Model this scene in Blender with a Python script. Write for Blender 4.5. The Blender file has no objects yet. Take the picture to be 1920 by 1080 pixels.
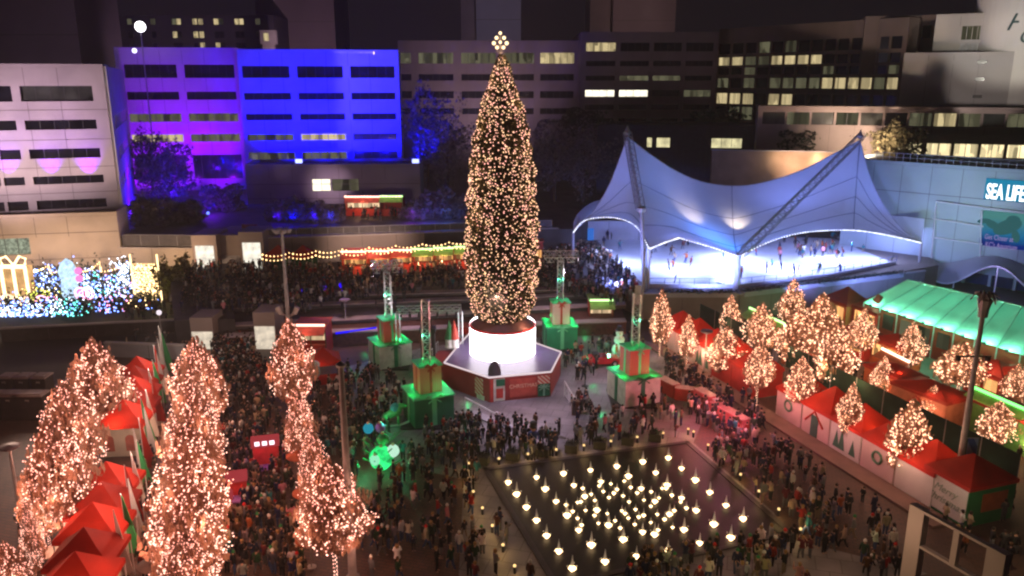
import bpy, math, random
import numpy as np
from mathutils import Vector, Matrix
random.seed(7)
rng = np.random.default_rng(7)
S = bpy.context.scene
COL = S.collection
PI = math.pi
# ------------------------------------------------------------------ camera model (used to measure the place)
FPX = 1500.0; PIT = math.radians(14.57); CAMZ = 29.0
CP, SP = math.cos(PIT), math.sin(PIT)
def ray(px, py):
    u = px-960.0; v = py-540.0
    return Vector((u, FPX*CP-v*SP, -(FPX*SP+v*CP)))
def G(px, py, z=0.0):
    r = ray(px, py); t = (z-CAMZ)/r.z
    return Vector((r.x*t, r.y*t, z))
def P(px, py, D):
    r = ray(px, py); t = D/r.y
    return Vector((r.x*t, D, CAMZ+r.z*t))
def onplane(px, py, A, B):
    r = ray(px, py)
    d = Vector((B.x-A.x, B.y-A.y)); n = Vector((-d.y, d.x))
    t = (n.x*A.x+n.y*A.y)/(n.x*r.x+n.y*r.y)
    p = Vector((r.x*t, r.y*t))
    return (p-Vector((A.x, A.y))).dot(d)/d.length, CAMZ+r.z*t
cam = bpy.data.cameras.new("camera"); camo = bpy.data.objects.new("camera", cam); COL.objects.link(camo)
camo.location = (0, 0, CAMZ); camo.rotation_euler = (PI/2-PIT, 0, 0)
cam.sensor_width = 36; cam.lens = FPX/1920*36; cam.clip_end = 3000; cam.clip_start = .5
S.camera = camo
# ------------------------------------------------------------------ materials
MATS = {}
def _new(name):
    m = bpy.data.materials.new(name); m.use_nodes = True
    nt = m.node_tree; nt.nodes.clear()
    out = nt.nodes.new('ShaderNodeOutputMaterial')
    return m, nt, out
def N(nt, t, **kw):
    n = nt.nodes.new(t)
    for k, v in kw.items():
        if k in n.inputs.keys(): n.inputs[k].default_value = v
        else: setattr(n, k, v)
    return n
def mat(name, col, rough=.7, var=.18, scale=1.5, metal=0, spec=.3, trans=0, bump=0):
    """plain surface: base colour with mottled dirt at two sizes"""
    if name in MATS: return MATS[name]
    m, nt, out = _new(name)
    b = N(nt, 'ShaderNodeBsdfPrincipled', Roughness=rough, Metallic=metal)
    b.inputs['Specular IOR Level'].default_value = spec
    tc = N(nt, 'ShaderNodeTexCoord')
    nz = N(nt, 'ShaderNodeTexNoise', Scale=scale, Detail=6.0); nt.links.new(tc.outputs['Object'], nz.inputs['Vector'])
    rp = N(nt, 'ShaderNodeValToRGB')
    rp.color_ramp.elements[0].position = .3; rp.color_ramp.elements[1].position = .75
    a = [max(0, c*(1-var*1.6)) for c in col]; d = [min(1, c*(1+var)) for c in col]
    rp.color_ramp.elements[0].color = (*a, 1); rp.color_ramp.elements[1].color = (*d, 1)
    nt.links.new(nz.outputs['Fac'], rp.inputs['Fac']); nt.links.new(rp.outputs['Color'], b.inputs['Base Color'])
    if bump:
        bp = N(nt, 'ShaderNodeBump', Strength=bump); nt.links.new(nz.outputs['Fac'], bp.inputs['Height']); nt.links.new(bp.outputs['Normal'], b.inputs['Normal'])
    if trans:
        t = N(nt, 'ShaderNodeBsdfTranslucent'); nt.links.new(rp.outputs['Color'], t.inputs['Color'])
        mx = N(nt, 'ShaderNodeMixShader'); mx.inputs[0].default_value = trans
        nt.links.new(b.outputs[0], mx.inputs[1]); nt.links.new(t.outputs[0], mx.inputs[2]); nt.links.new(mx.outputs[0], out.inputs[0])
    else: nt.links.new(b.outputs[0], out.inputs[0])
    MATS[name] = m; return m
def emit(name, col, s, sample=False, vary=0, scale=3.0, cells=False):
    if name in MATS: return MATS[name]
    m, nt, out = _new(name)
    e = N(nt, 'ShaderNodeEmission', Color=(*col, 1), Strength=s)
    if vary:
        tc = N(nt, 'ShaderNodeTexCoord')
        if cells:
            nz = N(nt, 'ShaderNodeTexVoronoi', Scale=scale, distance='CHEBYCHEV'); o = nz.outputs['Color']
            mp = N(nt, 'ShaderNodeMapping'); mp.inputs['Scale'].default_value = (1.3, 1.3, .25)
            nt.links.new(tc.outputs['Object'], mp.inputs['Vector']); nt.links.new(mp.outputs[0], nz.inputs['Vector'])
        else:
            nz = N(nt, 'ShaderNodeTexNoise', Scale=scale, Detail=4.0); o = nz.outputs['Fac']; nt.links.new(tc.outputs['Object'], nz.inputs['Vector'])
        mr = N(nt, 'ShaderNodeMapRange'); mr.inputs['From Min'].default_value = .25 if not cells else .1; mr.inputs['From Max'].default_value = .75 if not cells else .9
        mr.inputs['To Min'].default_value = s*(1-vary); mr.inputs['To Max'].default_value = s*(1+vary)
        nt.links.new(o, mr.inputs['Value']); nt.links.new(mr.outputs['Result'], e.inputs['Strength'])
    nt.links.new(e.outputs[0], out.inputs[0])
    m.cycles.emission_sampling = 'FRONT_BACK' if sample else 'NONE'
    MATS[name] = m; return m
def bulbmat(name, c1, c2, s):
    """bulbs: colour drifts between two tints from bulb to bulb"""
    m, nt, out = _new(name)
    e = N(nt, 'ShaderNodeEmission', Strength=s)
    tc = N(nt, 'ShaderNodeTexCoord'); nz = N(nt, 'ShaderNodeTexNoise', Scale=1.7, Detail=3.0); nt.links.new(tc.outputs['Object'], nz.inputs['Vector'])
    rp = N(nt, 'ShaderNodeValToRGB'); rp.color_ramp.elements[0].position = .38; rp.color_ramp.elements[1].position = .62
    rp.color_ramp.elements[0].color = (*c1, 1); rp.color_ramp.elements[1].color = (*c2, 1)
    nt.links.new(nz.outputs['Fac'], rp.inputs['Fac']); nt.links.new(rp.outputs['Color'], e.inputs['Color']); nt.links.new(e.outputs[0], out.inputs[0])
    m.cycles.emission_sampling = 'NONE'; MATS[name] = m; return m
def clothmat():
    m, nt, out = _new('clothing cloth')
    b = N(nt, 'ShaderNodeBsdfPrincipled', Roughness=.85); b.inputs['Specular IOR Level'].default_value = .15
    oi = N(nt, 'ShaderNodeObjectInfo'); nt.links.new(oi.outputs['Color'], b.inputs['Base Color']); nt.links.new(b.outputs[0], out.inputs[0]); return m
def paving(name, c1, c2, mortar, bw, bh, ang=0, rough=.6):
    m, nt, out = _new(name)
    b = N(nt, 'ShaderNodeBsdfPrincipled', Roughness=rough); b.inputs['Specular IOR Level'].default_value = .35
    tc = N(nt, 'ShaderNodeTexCoord'); mp = N(nt, 'ShaderNodeMapping'); mp.inputs['Rotation'].default_value = (0, 0, ang)
    br = N(nt, 'ShaderNodeTexBrick', Color1=(*c1, 1), Color2=(*c2, 1), Mortar=(*mortar, 1), Scale=1.0)
    br.inputs['Brick Width'].default_value = bw; br.inputs['Row Height'].default_value = bh; br.inputs['Mortar Size'].default_value = .03
    nz = N(nt, 'ShaderNodeTexNoise', Scale=.35, Detail=8.0)
    nt.links.new(tc.outputs['Object'], mp.inputs[0]); nt.links.new(mp.outputs[0], br.inputs['Vector']); nt.links.new(tc.outputs['Object'], nz.inputs['Vector'])
    mx = N(nt, 'ShaderNodeMix', data_type='RGBA', blend_type='MULTIPLY'); mx.inputs[0].default_value = 1
    mr = N(nt, 'ShaderNodeMapRange'); mr.inputs['From Min'].default_value = .3; mr.inputs['From Max'].default_value = .7; mr.inputs['To Min'].default_value = .6; mr.inputs['To Max'].default_value = 1.25
    nt.links.new(nz.outputs['Fac'], mr.inputs[0]); nt.links.new(br.outputs['Color'], mx.inputs[6]); nt.links.new(mr.outputs[0], mx.inputs[7])
    nt.links.new(mx.outputs[2], b.inputs['Base Color']); nt.links.new(b.outputs[0], out.inputs[0]); MATS[name] = m; return m
CLOTH = clothmat()
concrete = mat('pale concrete', (.42, .37, .36), .8, .12, .25)
creamwall = mat('cream precast', (.50, .41, .33), .8, .1, .3)
taupe = mat('taupe concrete', (.30, .24, .22), .8, .15, .2)
greyc = mat('grey concrete', (.33, .31, .33), .85, .15, .3)
joint = mat('panel joint', (.12, .10, .10), .9)
brickw = mat('brown brick', (.12, .05, .04), .85, .25, 3)
darkroof = mat('dark roof', (.03, .028, .03), .9, .3, .2)
glassd = mat('dark glass', (.012, .012, .018), .12, .5, .4, spec=.6)
glassg = mat('grey glass', (.05, .055, .05), .2, .5, .35, spec=.6)
mull = mat('window bar', (.05, .05, .055), .5)
steel = mat('painted steel', (.38, .36, .37), .45, .1, 3, metal=.2)
whitem = mat('white metal', (.62, .6, .6), .45, .08, 3)
alum = mat('aluminium truss', (.6, .6, .62), .3, .1, 4, metal=.7)
blackm = mat('black metal', (.02, .02, .022), .5)
redfab = mat('red canvas', (.50, .028, .014), .7, .15, .8, trans=.35)
redwall = mat('red painted board', (.42, .03, .02), .6, .15, 1)
whitefab = mat('white canvas', (.75, .70, .66), .75, .06, .8, trans=.3)
greenfab = mat('green painted board', (.03, .17, .06), .6, .15, 1)
dkgreen = mat('dark green mesh', (.012, .04, .028), .8, .25, 1)
cream = mat('cream board', (.60, .52, .40), .6, .1, 1)
wood = mat('timber', (.14, .08, .045), .7, .2, 2)
skin = mat('skin', (.42, .24, .17), .6, .1, 5)
hairm = mat('dark hair', (.02, .014, .01), .7)
bark = mat('bark', (.09, .055, .035), .9, .3, 6, bump=.4)
leafw = mat('glow brown leaf', (.44, .25, .17), .8, .3, 2, trans=.45)  # brown leaf colour lightened to imitate the glow between the bulbs
leafg = mat('needle', (.10, .085, .04), .85, .35, 2, trans=.3)
leafd = mat('dark leaf', (.04, .05, .035), .85, .4, 1, trans=.3)
leafb = mat('bare twig leaf', (.20, .16, .18), .85, .4, 1, trans=.3)
winwarm = emit('lit window', (1, .80, .42), .5, vary=.6, scale=.9, cells=True)
windim = emit('dim window', (.75, .72, .42), .10, vary=.8, scale=.7, cells=True)
winhot = emit('bright window', (1, .93, .72), 1.7, vary=.3, scale=.6)
winshop = emit('shop window', (1, .82, .45), 1.1, vary=.7, scale=1.2, cells=True)
# ------------------------------------------------------------------ mesh builder
class MB:
    def __init__(s): s.v = []; s.f = []; s.m = []
    def add(s, vs, fs, mi=0):
        o = len(s.v); s.v += [Vector(p) for p in vs]
        for f in fs: s.f.append([i+o for i in f]); s.m.append(mi)
    def box(s, x0, x1, y0, y1, z0, z1, mi=0, T=None):
        vs = [Vector((x, y, z)) for z in (z0, z1) for y in (y0, y1) for x in (x0, x1)]
        if T: vs = [T(p) for p in vs]
        s.add(vs, [(0, 2, 3, 1), (4, 5, 7, 6), (0, 1, 5, 4), (2, 6, 7, 3), (0, 4, 6, 2), (1, 3, 7, 5)], mi); return s
    def prism(s, pts, z0, z1, mi=0, cap=True):
        n = len(pts)
        vs = [(p[0], p[1], z0) for p in pts]+[(p[0], p[1], z1) for p in pts]
        fs = [(i, (i+1) % n, n+(i+1) % n, n+i) for i in range(n)]
        if cap: fs += [tuple(range(n-1, -1, -1)), tuple(range(n, 2*n))]
        s.add(vs, fs, mi); return s
    def tube(s, pts, r, n=6, mi=0, cap=True):
        pts = [Vector(p) for p in pts]
        rs = r if isinstance(r, (list, tuple)) else [r]*len(pts)
        vs = []
        for i, p in enumerate(pts):
            a = pts[max(0, i-1)]; b = pts[min(len(pts)-1, i+1)]
            d = (b-a); d = d.normalized() if d.length > 1e-9 else Vector((0, 0, 1))
            u = d.orthogonal().normalized() if abs(d.z) < .95 else Vector((1, 0, 0)); u = (u-d*u.dot(d)).normalized(); w = d.cross(u)
            for k in range(n):
                t = 2*PI*k/n; vs.append(p+(u*math.cos(t)+w*math.sin(t))*rs[i])
        fs = []
        for i in range(len(pts)-1):
            for k in range(n): fs.append((i*n+k, i*n+(k+1) % n, (i+1)*n+(k+1) % n, (i+1)*n+k))
        if cap: fs += [tuple(range(n-1, -1, -1)), tuple((len(pts)-1)*n+k for k in range(n))]
        s.add(vs, fs, mi); return s
    def lathe(s, prof, c=(0, 0, 0), n=16, mi=0):
        vs = []; c = Vector(c)
        for r, z in prof:
            for k in range(n): t = 2*PI*k/n; vs.append(c+Vector((r*math.cos(t), r*math.sin(t), z)))
        fs = []
        for i in range(len(prof)-1):
            for k in range(n): fs.append((i*n+k, i*n+(k+1) % n, (i+1)*n+(k+1) % n, (i+1)*n+k))
        fs += [tuple(range(n-1, -1, -1)), tuple((len(prof)-1)*n+k for k in range(n))]
        s.add(vs, fs, mi); return s
    def ball(s, c, r, mi=0, n=10, sq=1.0):
        pr = [(max(.001, r*math.sin(PI*i/6)), -r*sq*math.cos(PI*i/6)) for i in range(7)]
        return s.lathe(pr, c, n, mi)
    def octa(s, c, r, mi=0):
        c = Vector(c); vs = [c+Vector(d)*r for d in ((1, 0, 0), (-1, 0, 0), (0, 1, 0), (0, -1, 0), (0, 0, 1), (0, 0, -1))]
        s.add(vs, [(0, 2, 4), (2, 1, 4), (1, 3, 4), (3, 0, 4), (2, 0, 5), (1, 2, 5), (3, 1, 5), (0, 3, 5)], mi); return s
    def truss(s, p, q, w, seg=8, r=.05, mi=0):
        p = Vector(p); q = Vector(q); d = (q-p).normalized()
        u = d.orthogonal().normalized() if abs(d.z) < .9 else Vector((1, 0, 0)); u = (u-d*u.dot(d)).normalized(); v = d.cross(u)
        cs = [(u*a+v*b)*(w/2) for a, b in ((1, 1), (-1, 1), (-1, -1), (1, -1))]
        for c in cs: s.tube([p+c, q+c], r, 4, mi)
        for i in range(seg):
            a = p.lerp(q, i/seg); b = p.lerp(q, (i+1)/seg)
            for k in range(4):
                s.tube([a+cs[k], b+cs[(k+1) % 4]], r*.6, 3, mi)
                s.tube([b+cs[k], b+cs[(k+1) % 4]], r*.6, 3, mi)
        return s
    def build(s, name, mats, parent=None, base=None, smooth=False, local=False):
        if not isinstance(mats, (list, tuple)): mats = [mats]
        off = Vector((0, 0, 0))
        if parent is not None and not local: off = parent_loc(parent)
        elif parent is None and base is not None: off = Vector(base)
        elif parent is None and not local and s.v:
            off = Vector((sum(p.x for p in s.v)/len(s.v), sum(p.y for p in s.v)/len(s.v), min(p.z for p in s.v)))
        me = bpy.data.meshes.new(name); me.from_pydata([tuple(p-off) for p in s.v], [], s.f)
        for m in mats: me.materials.append(m)
        me.polygons.foreach_set('material_index', s.m)
        if smooth: me.polygons.foreach_set('use_smooth', [True]*len(s.f))
        me.update()
        o = bpy.data.objects.new(name, me); COL.objects.link(o)
        if parent is not None: o.parent = parent
        elif not local: o.location = off
        return o
def parent_loc(o):
    l = Vector((0, 0, 0))
    while o is not None: l += o.location; o = o.parent
    return l
def tag(o, label=None, cat=None, group=None, kind=None):
    if label: o['label'] = label
    if cat: o['category'] = cat
    if group: o['group'] = group
    if kind: o['kind'] = kind
    return o
def thing(name, label, cat, loc=(0, 0, 0), rz=0, group=None):
    o = bpy.data.objects.new(name, None); COL.objects.link(o); o.location = loc; o.rotation_euler = (0, 0, rz); o.empty_display_size = .3
    return tag(o, label, cat, group)
def copy_tree(o, parent=None):
    c = o.copy(); COL.objects.link(c); c.parent = parent
    for ch in list(o.children): copy_tree(ch, c)
    return c
def lamp(kind, loc, energy, col, size=.1, target=None, angle=None, blend=.6, sx=None, sy=None):
    l = bpy.data.lights.new(kind.lower()+'_lamp', kind); l.energy = energy; l.color = col
    if kind == 'AREA':
        l.shape = 'RECTANGLE'; l.size = sx or size; l.size_y = sy or size
    else: l.shadow_soft_size = size
    if kind == 'SPOT': l.spot_size = math.radians(angle); l.spot_blend = blend
    o = bpy.data.objects.new(kind.lower()+'_lamp', l); COL.objects.link(o); o.location = loc
    if target is not None: o.rotation_euler = (Vector(target)-Vector(loc)).to_track_quat('-Z', 'Y').to_euler()
    return o
def text(body, size, m, parent, mw, depth=.05, name='lettering', offset=0, shear=0):
    c = bpy.data.curves.new(name, 'FONT'); c.body = body; c.size = size; c.extrude = depth; c.align_x = 'CENTER'; c.align_y = 'CENTER'; c.offset = offset; c.shear = shear
    c.materials.append(m); return textmesh(c, name, parent, Matrix.Translation(-parent_loc(parent)) @ mw)
def textmesh(c, name, parent, ml):
    o = bpy.data.objects.new(name, c); COL.objects.link(o); me = bpy.data.meshes.new_from_object(o.evaluated_get(bpy.context.evaluated_depsgraph_get())); bpy.data.objects.remove(o)
    o = bpy.data.objects.new(name, me); COL.objects.link(o); o.parent = parent; o.matrix_local = ml; return o
def facing(loc, n, tilt=0):
    """matrix for text standing upright at loc, reading from the side n points to"""
    n = Vector((n[0], n[1], 0)).normalized(); x = Vector((-n.y, n.x, 0)); z = Vector((0, 0, 1))
    M = Matrix((x, z, n)).transposed().to_4x4(); return Matrix.Translation(loc) @ M
def struct(o): o['kind'] = 'structure'; return o
# ------------------------------------------------------------------ facade with real recessed openings
def facade(root, A, B, z0, z1, rows, cols, wallm, pane, refx=None, refy=None, thick=.45, back=12, px=True, joints=(), skip=(), wname='wall', roofm=None):
    A = Vector((A[0], A[1])); B = Vector((B[0], B[1])); L = (B-A).length; ux = (B-A)/L; n = Vector((ux.y, -ux.x))   # n looks at the camera side
    if px:
        cs = [(onplane(a, refy, A, B)[0], onplane(b, refy, A, B)[0]) for a, b in cols]
        rs = [(onplane(refx, b, A, B)[1], onplane(refx, a, A, B)[1]) for a, b in rows]
    else: cs, rs = cols, rows
    cs = [(max(0.05, a), min(L-.05, b)) for a, b in cs]
    T = lambda s, d, z: Vector((A.x+ux.x*s-n.x*d, A.y+ux.y*s-n.y*d, z))
    xs = sorted({0, L, *[round(t, 3) for c in cs for t in c]}); zs = sorted({z0, z1, *[round(t, 3) for r in rs for t in r]})
    w = MB()
    def iswin(s, z): 
        for j, (a, b) in enumerate(rs):
            for i, (c, d) in enumerate(cs):
                if c < s < d and a < z < b and (i, j) not in skip: return True
        return False
    for i in range(len(xs)-1):
        for j in range(len(zs)-1):
            a, b, c, d = xs[i], xs[i+1], zs[j], zs[j+1]
            if b-a < 1e-3 or d-c < 1e-3: continue
            if not iswin((a+b)/2, (c+d)/2): w.add([T(a, 0, c), T(b, 0, c), T(b, 0, d), T(a, 0, d)], [(0, 1, 2, 3)])
            else:
                w.add([T(a, 0, c), T(b, 0, c), T(b, thick, c), T(a, thick, c)], [(0, 3, 2, 1)]); w.add([T(a, 0, d), T(b, 0, d), T(b, thick, d), T(a, thick, d)], [(0, 1, 2, 3)])
                w.add([T(a, 0, c), T(a, thick, c), T(a, thick, d), T(a, 0, d)], [(0, 1, 2, 3)]); w.add([T(b, 0, c), T(b, thick, c), T(b, thick, d), T(b, 0, d)], [(0, 3, 2, 1)])
    # sides, back, roof and a dark inner wall
    w.add([T(0, 0, z0), T(0, back, z0), T(0, back, z1), T(0, 0, z1)], [(0, 3, 2, 1)]); w.add([T(L, 0, z0), T(L, back, z0), T(L, back, z1), T(L, 0, z1)], [(0, 1, 2, 3)])
    w.add([T(0, back, z0), T(L, back, z0), T(L, back, z1), T(0, back, z1)], [(0, 3, 2, 1)])
    w.add([T(.02, thick+.08, z0), T(L-.02, thick+.08, z0), T(L-.02, thick+.08, z1-.1), T(.02, thick+.08, z1-.1)], [(0, 1, 2, 3)], 2)
    for z in joints: 
        zz = onplane(refx, z, A, B)[1] if px else z
        w.add([T(0, -.015, zz-.04), T(L, -.015, zz-.04), T(L, -.015, zz+.04), T(0, -.015, zz+.04)], [(0, 1, 2, 3)], 1)
    for k in range(1, int(L/4.2)):
        sx = k*4.2
        for a, b in zip([z0]+[r[1] for r in sorted(rs)], [r[0] for r in sorted(rs)]+[z1]):
            if b-a > .6: w.add([T(sx-.03, -.012, a), T(sx+.03, -.012, a), T(sx+.03, -.012, b), T(sx-.03, -.012, b)], [(0, 1, 2, 3)], 1)
    w.build(wname, [wallm, joint, blackm], root)
    r = MB(); r.add([T(0, .0, z1), T(L, .0, z1), T(L, back, z1), T(0, back, z1)], [(0, 1, 2, 3)])
    for (s0, s1, d0, d1) in ((0, L, 0, .3), (0, L, back-.3, back), (0, .3, .3, back-.3), (L-.3, L, .3, back-.3)):
        r.add([T(s0, d0, z1+.02), T(s1, d0, z1+.02), T(s1, d1, z1+.02), T(s0, d1, z1+.02), T(s0, d0, z1+.5), T(s1, d0, z1+.5), T(s1, d1, z1+.5), T(s0, d1, z1+.5)],
              [(4, 5, 6, 7), (0, 1, 5, 4), (1, 2, 6, 5), (2, 3, 7, 6), (3, 0, 4, 7)], 1)
    r.build('roof', [roofm or darkroof, wallm], root)
    for j, (a, b) in enumerate(rs):
        for i, (c, d) in enumerate(cs):
            if (i, j) in skip or d-c < .2: continue
            m = pane(i, j) if callable(pane) else pane
            p = MB(); p.add([T(c, thick-.03, a), T(d, thick-.03, a), T(d, thick-.03, b), T(c, thick-.03, b)], [(0, 1, 2, 3)])
            k = max(1, int((d-c)/1.6))
            for q in range(1, k):
                s = c+(d-c)*q/k
                p.add([T(s-.04, thick-.1, a), T(s+.04, thick-.1, a), T(s+.04, thick-.1, b), T(s-.04, thick-.1, b)], [(0, 1, 2, 3)], 1)
            p.build('window', [m, mull], root)
    return T, L
# ------------------------------------------------------------------ world
W = bpy.data.worlds.new("World"); S.world = W; W.use_nodes = True
nt = W.node_tree; bg = nt.nodes['Background']
sky = N(nt, 'ShaderNodeTexSky', sky_type='NISHITA'); sky.sun_disc = False; sky.sun_elevation = math.radians(-6); sky.sun_rotation = math.radians(200)
mx = N(nt, 'ShaderNodeMix', data_type='RGBA', blend_type='ADD'); mx.inputs[0].default_value = 1; mx.inputs[7].default_value = (.06, .042, .06, 1)
nt.links.new(sky.outputs[0], mx.inputs[6]); nt.links.new(mx.outputs[2], bg.inputs['Color']); bg.inputs['Strength'].default_value = .12
S.view_settings.view_transform = 'Standard'; S.view_settings.look = 'None'; S.view_settings.exposure = 0; S.view_settings.gamma = 1
S.render.engine = 'CYCLES'; cy = S.cycles
cy.max_bounces = 5; cy.diffuse_bounces = 3; cy.glossy_bounces = 2; cy.transmission_bounces = 4; cy.transparent_max_bounces = 6
cy.sample_clamp_indirect = 2.5; cy.use_denoising = True; cy.use_light_tree = True; cy.filter_width = 2.3; cy.caustics_reflective = False; cy.caustics_refractive = False
# ================================================================== SETTING: ground, terraces
gb = MB(); gb.add([(-1500, -200, 0), (1500, -200, 0), (1500, 2500, 0), (-1500, 2500, 0)], [(0, 1, 2, 3)])
struct(gb.build('ground', mat('asphalt', (.05, .045, .045), .8, .3, .1), local=True))
def sheet(name, pts, z, m, base=None):
    b = MB(); b.add([(p[0], p[1], z) for p in pts], [tuple(range(len(pts)))]); return struct(b.build(name, m, local=True))
brickpave = paving('red brick paving', (.115, .055, .04), (.085, .045, .035), (.05, .035, .03), .6, .3, .3)
greypave = paving('grey stone paving', (.23, .20, .21), (.19, .17, .18), (.10, .09, .09), 1.5, 1.5, .28, .5)
sheet('plaza_pavement', [(-45, 20), (60, 20), (60, 86), (30, 98), (-45, 84)], .004, brickpave)
ctr = [G(870, 900), G(700, 860), G(640, 760), G(640, 690), G(800, 650), G(1150, 615), G(1240, 650), G(1330, 760), G(1300, 830), G(1450, 960), G(1480, 1010), G(1740, 1075), G(1500, 1150), G(1000, 1200), G(860, 1080)]
sheet('plaza_floor', ctr, .009, greypave)
# terraces behind the stage: brick wall, stepped ledges, crowd terrace at z=3
def edge(y0, y1, z): 
    a = G(500, y0, z); b = G(1150, y1, z); d = (b-a); return a-d*.12, b+d*.04
steps = MB()
lv = [(628, 603, 1.6), (607, 572, 2.1), (575, 551, 2.6), (557, 540, 3.0)]
for k, (y0, y1, z) in enumerate(lv):
    a, b = edge(y0, y1, z)
    back = [(b.x+2, 170), (a.x-2, 170)]
    z0 = 0 if k == 0 else lv[k-1][2]
    steps.prism([(a.x, a.y), (b.x, b.y)]+back, z0, z-.12, 0 if k else 1)
    steps.prism([(a.x-.0, a.y-.12), (b.x+.0, b.y-.12), (b.x, b.y+1.3), (a.x, a.y+1.3)], z-.115, z+.012, 2)
struct(steps.build('terrace_steps', [mat('terrace paving', (.10, .085, .09), .7, .25, .5), brickw, mat('pink granite ledge', (.42, .33, .34), .6, .15, 1)], local=True))
tb = MB(); a, b = edge(557, 540, 3.0)
q_ = [G(326, 600, 3), G(440, 598, 3), P(330, 500, 113)]
tb.prism([q_[0].xy, q_[1].xy, (a.x+1, a.y+.5), (a.x+1, 150), (-60, 150), (q_[2].x-1, q_[2].y)], 0, 2.985)
# upper terrace behind the cream retaining wall
WA, WB = P(484, 500, 113), P(900, 480, 119)
WL = P(222, 500, 113.5)
tb2 = MB(); tb2.prism([(WA.x, WA.y+.5), (WB.x+14, WB.y+2), (16, 142), (30, 230), (-110, 230), (-100, 118), (WL.x, WL.y+.6)], 2.9, 6.9)
struct(tb.build('terrace', mat('terrace slabs', (.07, .06, .065), .75, .3, .4), local=True)); struct(tb2.build('upper_terrace', MATS['terrace slabs'], local=True))
# slope / planted bank towards the far streets
b = MB(); b.prism([(10, 142), (130, 118), (200, 230), (0, 240)], 0, 6.6); struct(b.build('embankment', mat('planted bank', (.03, .028, .022), .95, .4, .15), local=True))

def wall_run(name, A, B, z0, z1, th, m, label, capm=None, joints=True):
    A = Vector((A[0], A[1])); B = Vector((B[0], B[1])); ux = (B-A).normalized(); L = (B-A).length; nn = Vector((-ux.y, ux.x))
    t = thing(name, label, 'wall', (*((A+B)/2), z0)); w = MB()
    q = lambda s, d: A+ux*s+nn*d
    pr = [q(0, 0), q(L, 0), q(L, th), q(0, th)]
    w.prism(pr, z0, z1)
    k = 5.0; s = k
    while s < L: w.prism([q(s-.03, -.01), q(s+.03, -.01), q(s+.03, .02), q(s-.03, .02)], z0+.05, z1-.02, 1); s += k
    w.build('panel', [m, joint], t)
    c = MB(); c.prism([q(-.05, -.08), q(L+.05, -.08), q(L+.05, th+.05), q(-.05, th+.05)], z1+.003, z1+.16); c.build('coping', capm or concrete, t)
    return t
def railing(name, A, B, z, h, label, glass=True):
    A = Vector((A[0], A[1], z)); B = Vector((B[0], B[1], z)); L = (B-A).length; t = thing(name, label, 'railing', (A+B)/2)
    m = MB(); k = max(2, int(L/2.2))
    for i in range(k+1): p = A.lerp(B, i/k); m.tube([p, p+Vector((0, 0, h))], .04, 5)
    m.tube([A+Vector((0, 0, h)), B+Vector((0, 0, h))], .05, 5); m.tube([A+Vector((0, 0, .12)), B+Vector((0, 0, .12))], .035, 5)
    m.build('frame', steel, t)
    if glass:
        g = MB(); n = (B-A).normalized().cross(Vector((0, 0, 1)))*.012
        g.add([A+n+Vector((0, 0, .18)), B+n+Vector((0, 0, .18)), B+n+Vector((0, 0, h-.08)), A+n+Vector((0, 0, h-.08)), A-n+Vector((0, 0, .18)), B-n+Vector((0, 0, .18)), B-n+Vector((0, 0, h-.08)), A-n+Vector((0, 0, h-.08))],
              [(0, 1, 2, 3), (7, 6, 5, 4), (3, 2, 6, 7), (0, 4, 5, 1)]); g.build('mesh_panel', mat('rail infill', (.09, .08, .085), .6), t)
    return t
zW = P(600, 448, 115).z
wall_run('retaining_wall', WA, (WB.x+12, WB.y+2.1), 3.0, 6.9, .5, taupe, 'long beige retaining wall behind the terrace food stalls')
railing('railing', (WA.x+1, WA.y+.8), (WB.x+11, WB.y+2.6), 7.06, 1.1, 'long dark railing on the beige wall above the food stalls')
# podium of the white office block + lower wall running to the passage
PA, PB = P(-60, 430, 109), P(222, 430, 113)
pt = thing('retaining_wall', 'tall cream podium wall under the white office block with one display window', 'wall', (*(PA.xy+PB.xy)/2, 0))
zt = onplane(200, 404, PA, PB)[1]
facade(pt, PA, PB, 0, zt, [(447, 478)], [(-40, 56)], creamwall, emit('garland window', (.55, .62, .45), .5, vary=.9, scale=2.5), refx=30, refy=460, thick=.4, back=6, joints=(440, 489))
wl0, wl1 = P(222, 480, 113), P(370, 480, 112.5)
wall_run('retaining_wall', wl0, wl1, 0, onplane(300, 466, wl0, wl1)[1], .6, creamwall, 'cream low wall beside the lit-up ladder display')
railing('railing', (wl0.x+.6, wl0.y+.6), (wl1.x-.3, wl1.y+.6), onplane(300, 466, wl0, wl1)[1]+.17, 1.7, 'grey mesh railing on the cream wall at the foot of the purple facade')
# passage with two lit piers
for i, (x0, x1, y0, y1, D, lab) in enumerate([(370, 398, 441, 505, 111, 'stair pier with a lit white doorway beside the cream wall'), (458, 486, 435, 500, 111, 'stair pier with a lit white doorway where the stall row begins')]):
    a = P(x0-2, y1, D); c = P(x1+2, y0, D); t = thing('stair_pier', lab, 'stair pier', (a.x, D, 3))
    MB().box(a.x-.3, c.x+.3, D, D+5, 3, c.z).build('wall', taupe, t)
    lo, hi = P((x0+x1)/2, y1-4, D).z, P((x0+x1)/2, y0+20, D).z
    MB().box(a.x+.15, c.x-.15, D-.06, D-.004, 3.02, hi).build('doorway', emit('doorway light', (1, .93, .78), 1.1, vary=.4, scale=1.1), t)
t = thing('stair_block', 'brown stair block between the two lit doorways under an orange sign', 'stair', (*P(428, 480, 112.5).xy, 3))
a = P(401, 470, 112.5); c = P(456, 441, 112.5); b = MB(); b.box(a.x, c.x, 112.5, 120, 3, c.z)
for k in range(10): b.box(a.x+.02, c.x-.02, 112.5-2.4+k*.24, 112.49, 3+k*.16, 3.155+k*.16, 1)
b.build('treads', [taupe, greyc], t)
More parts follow.
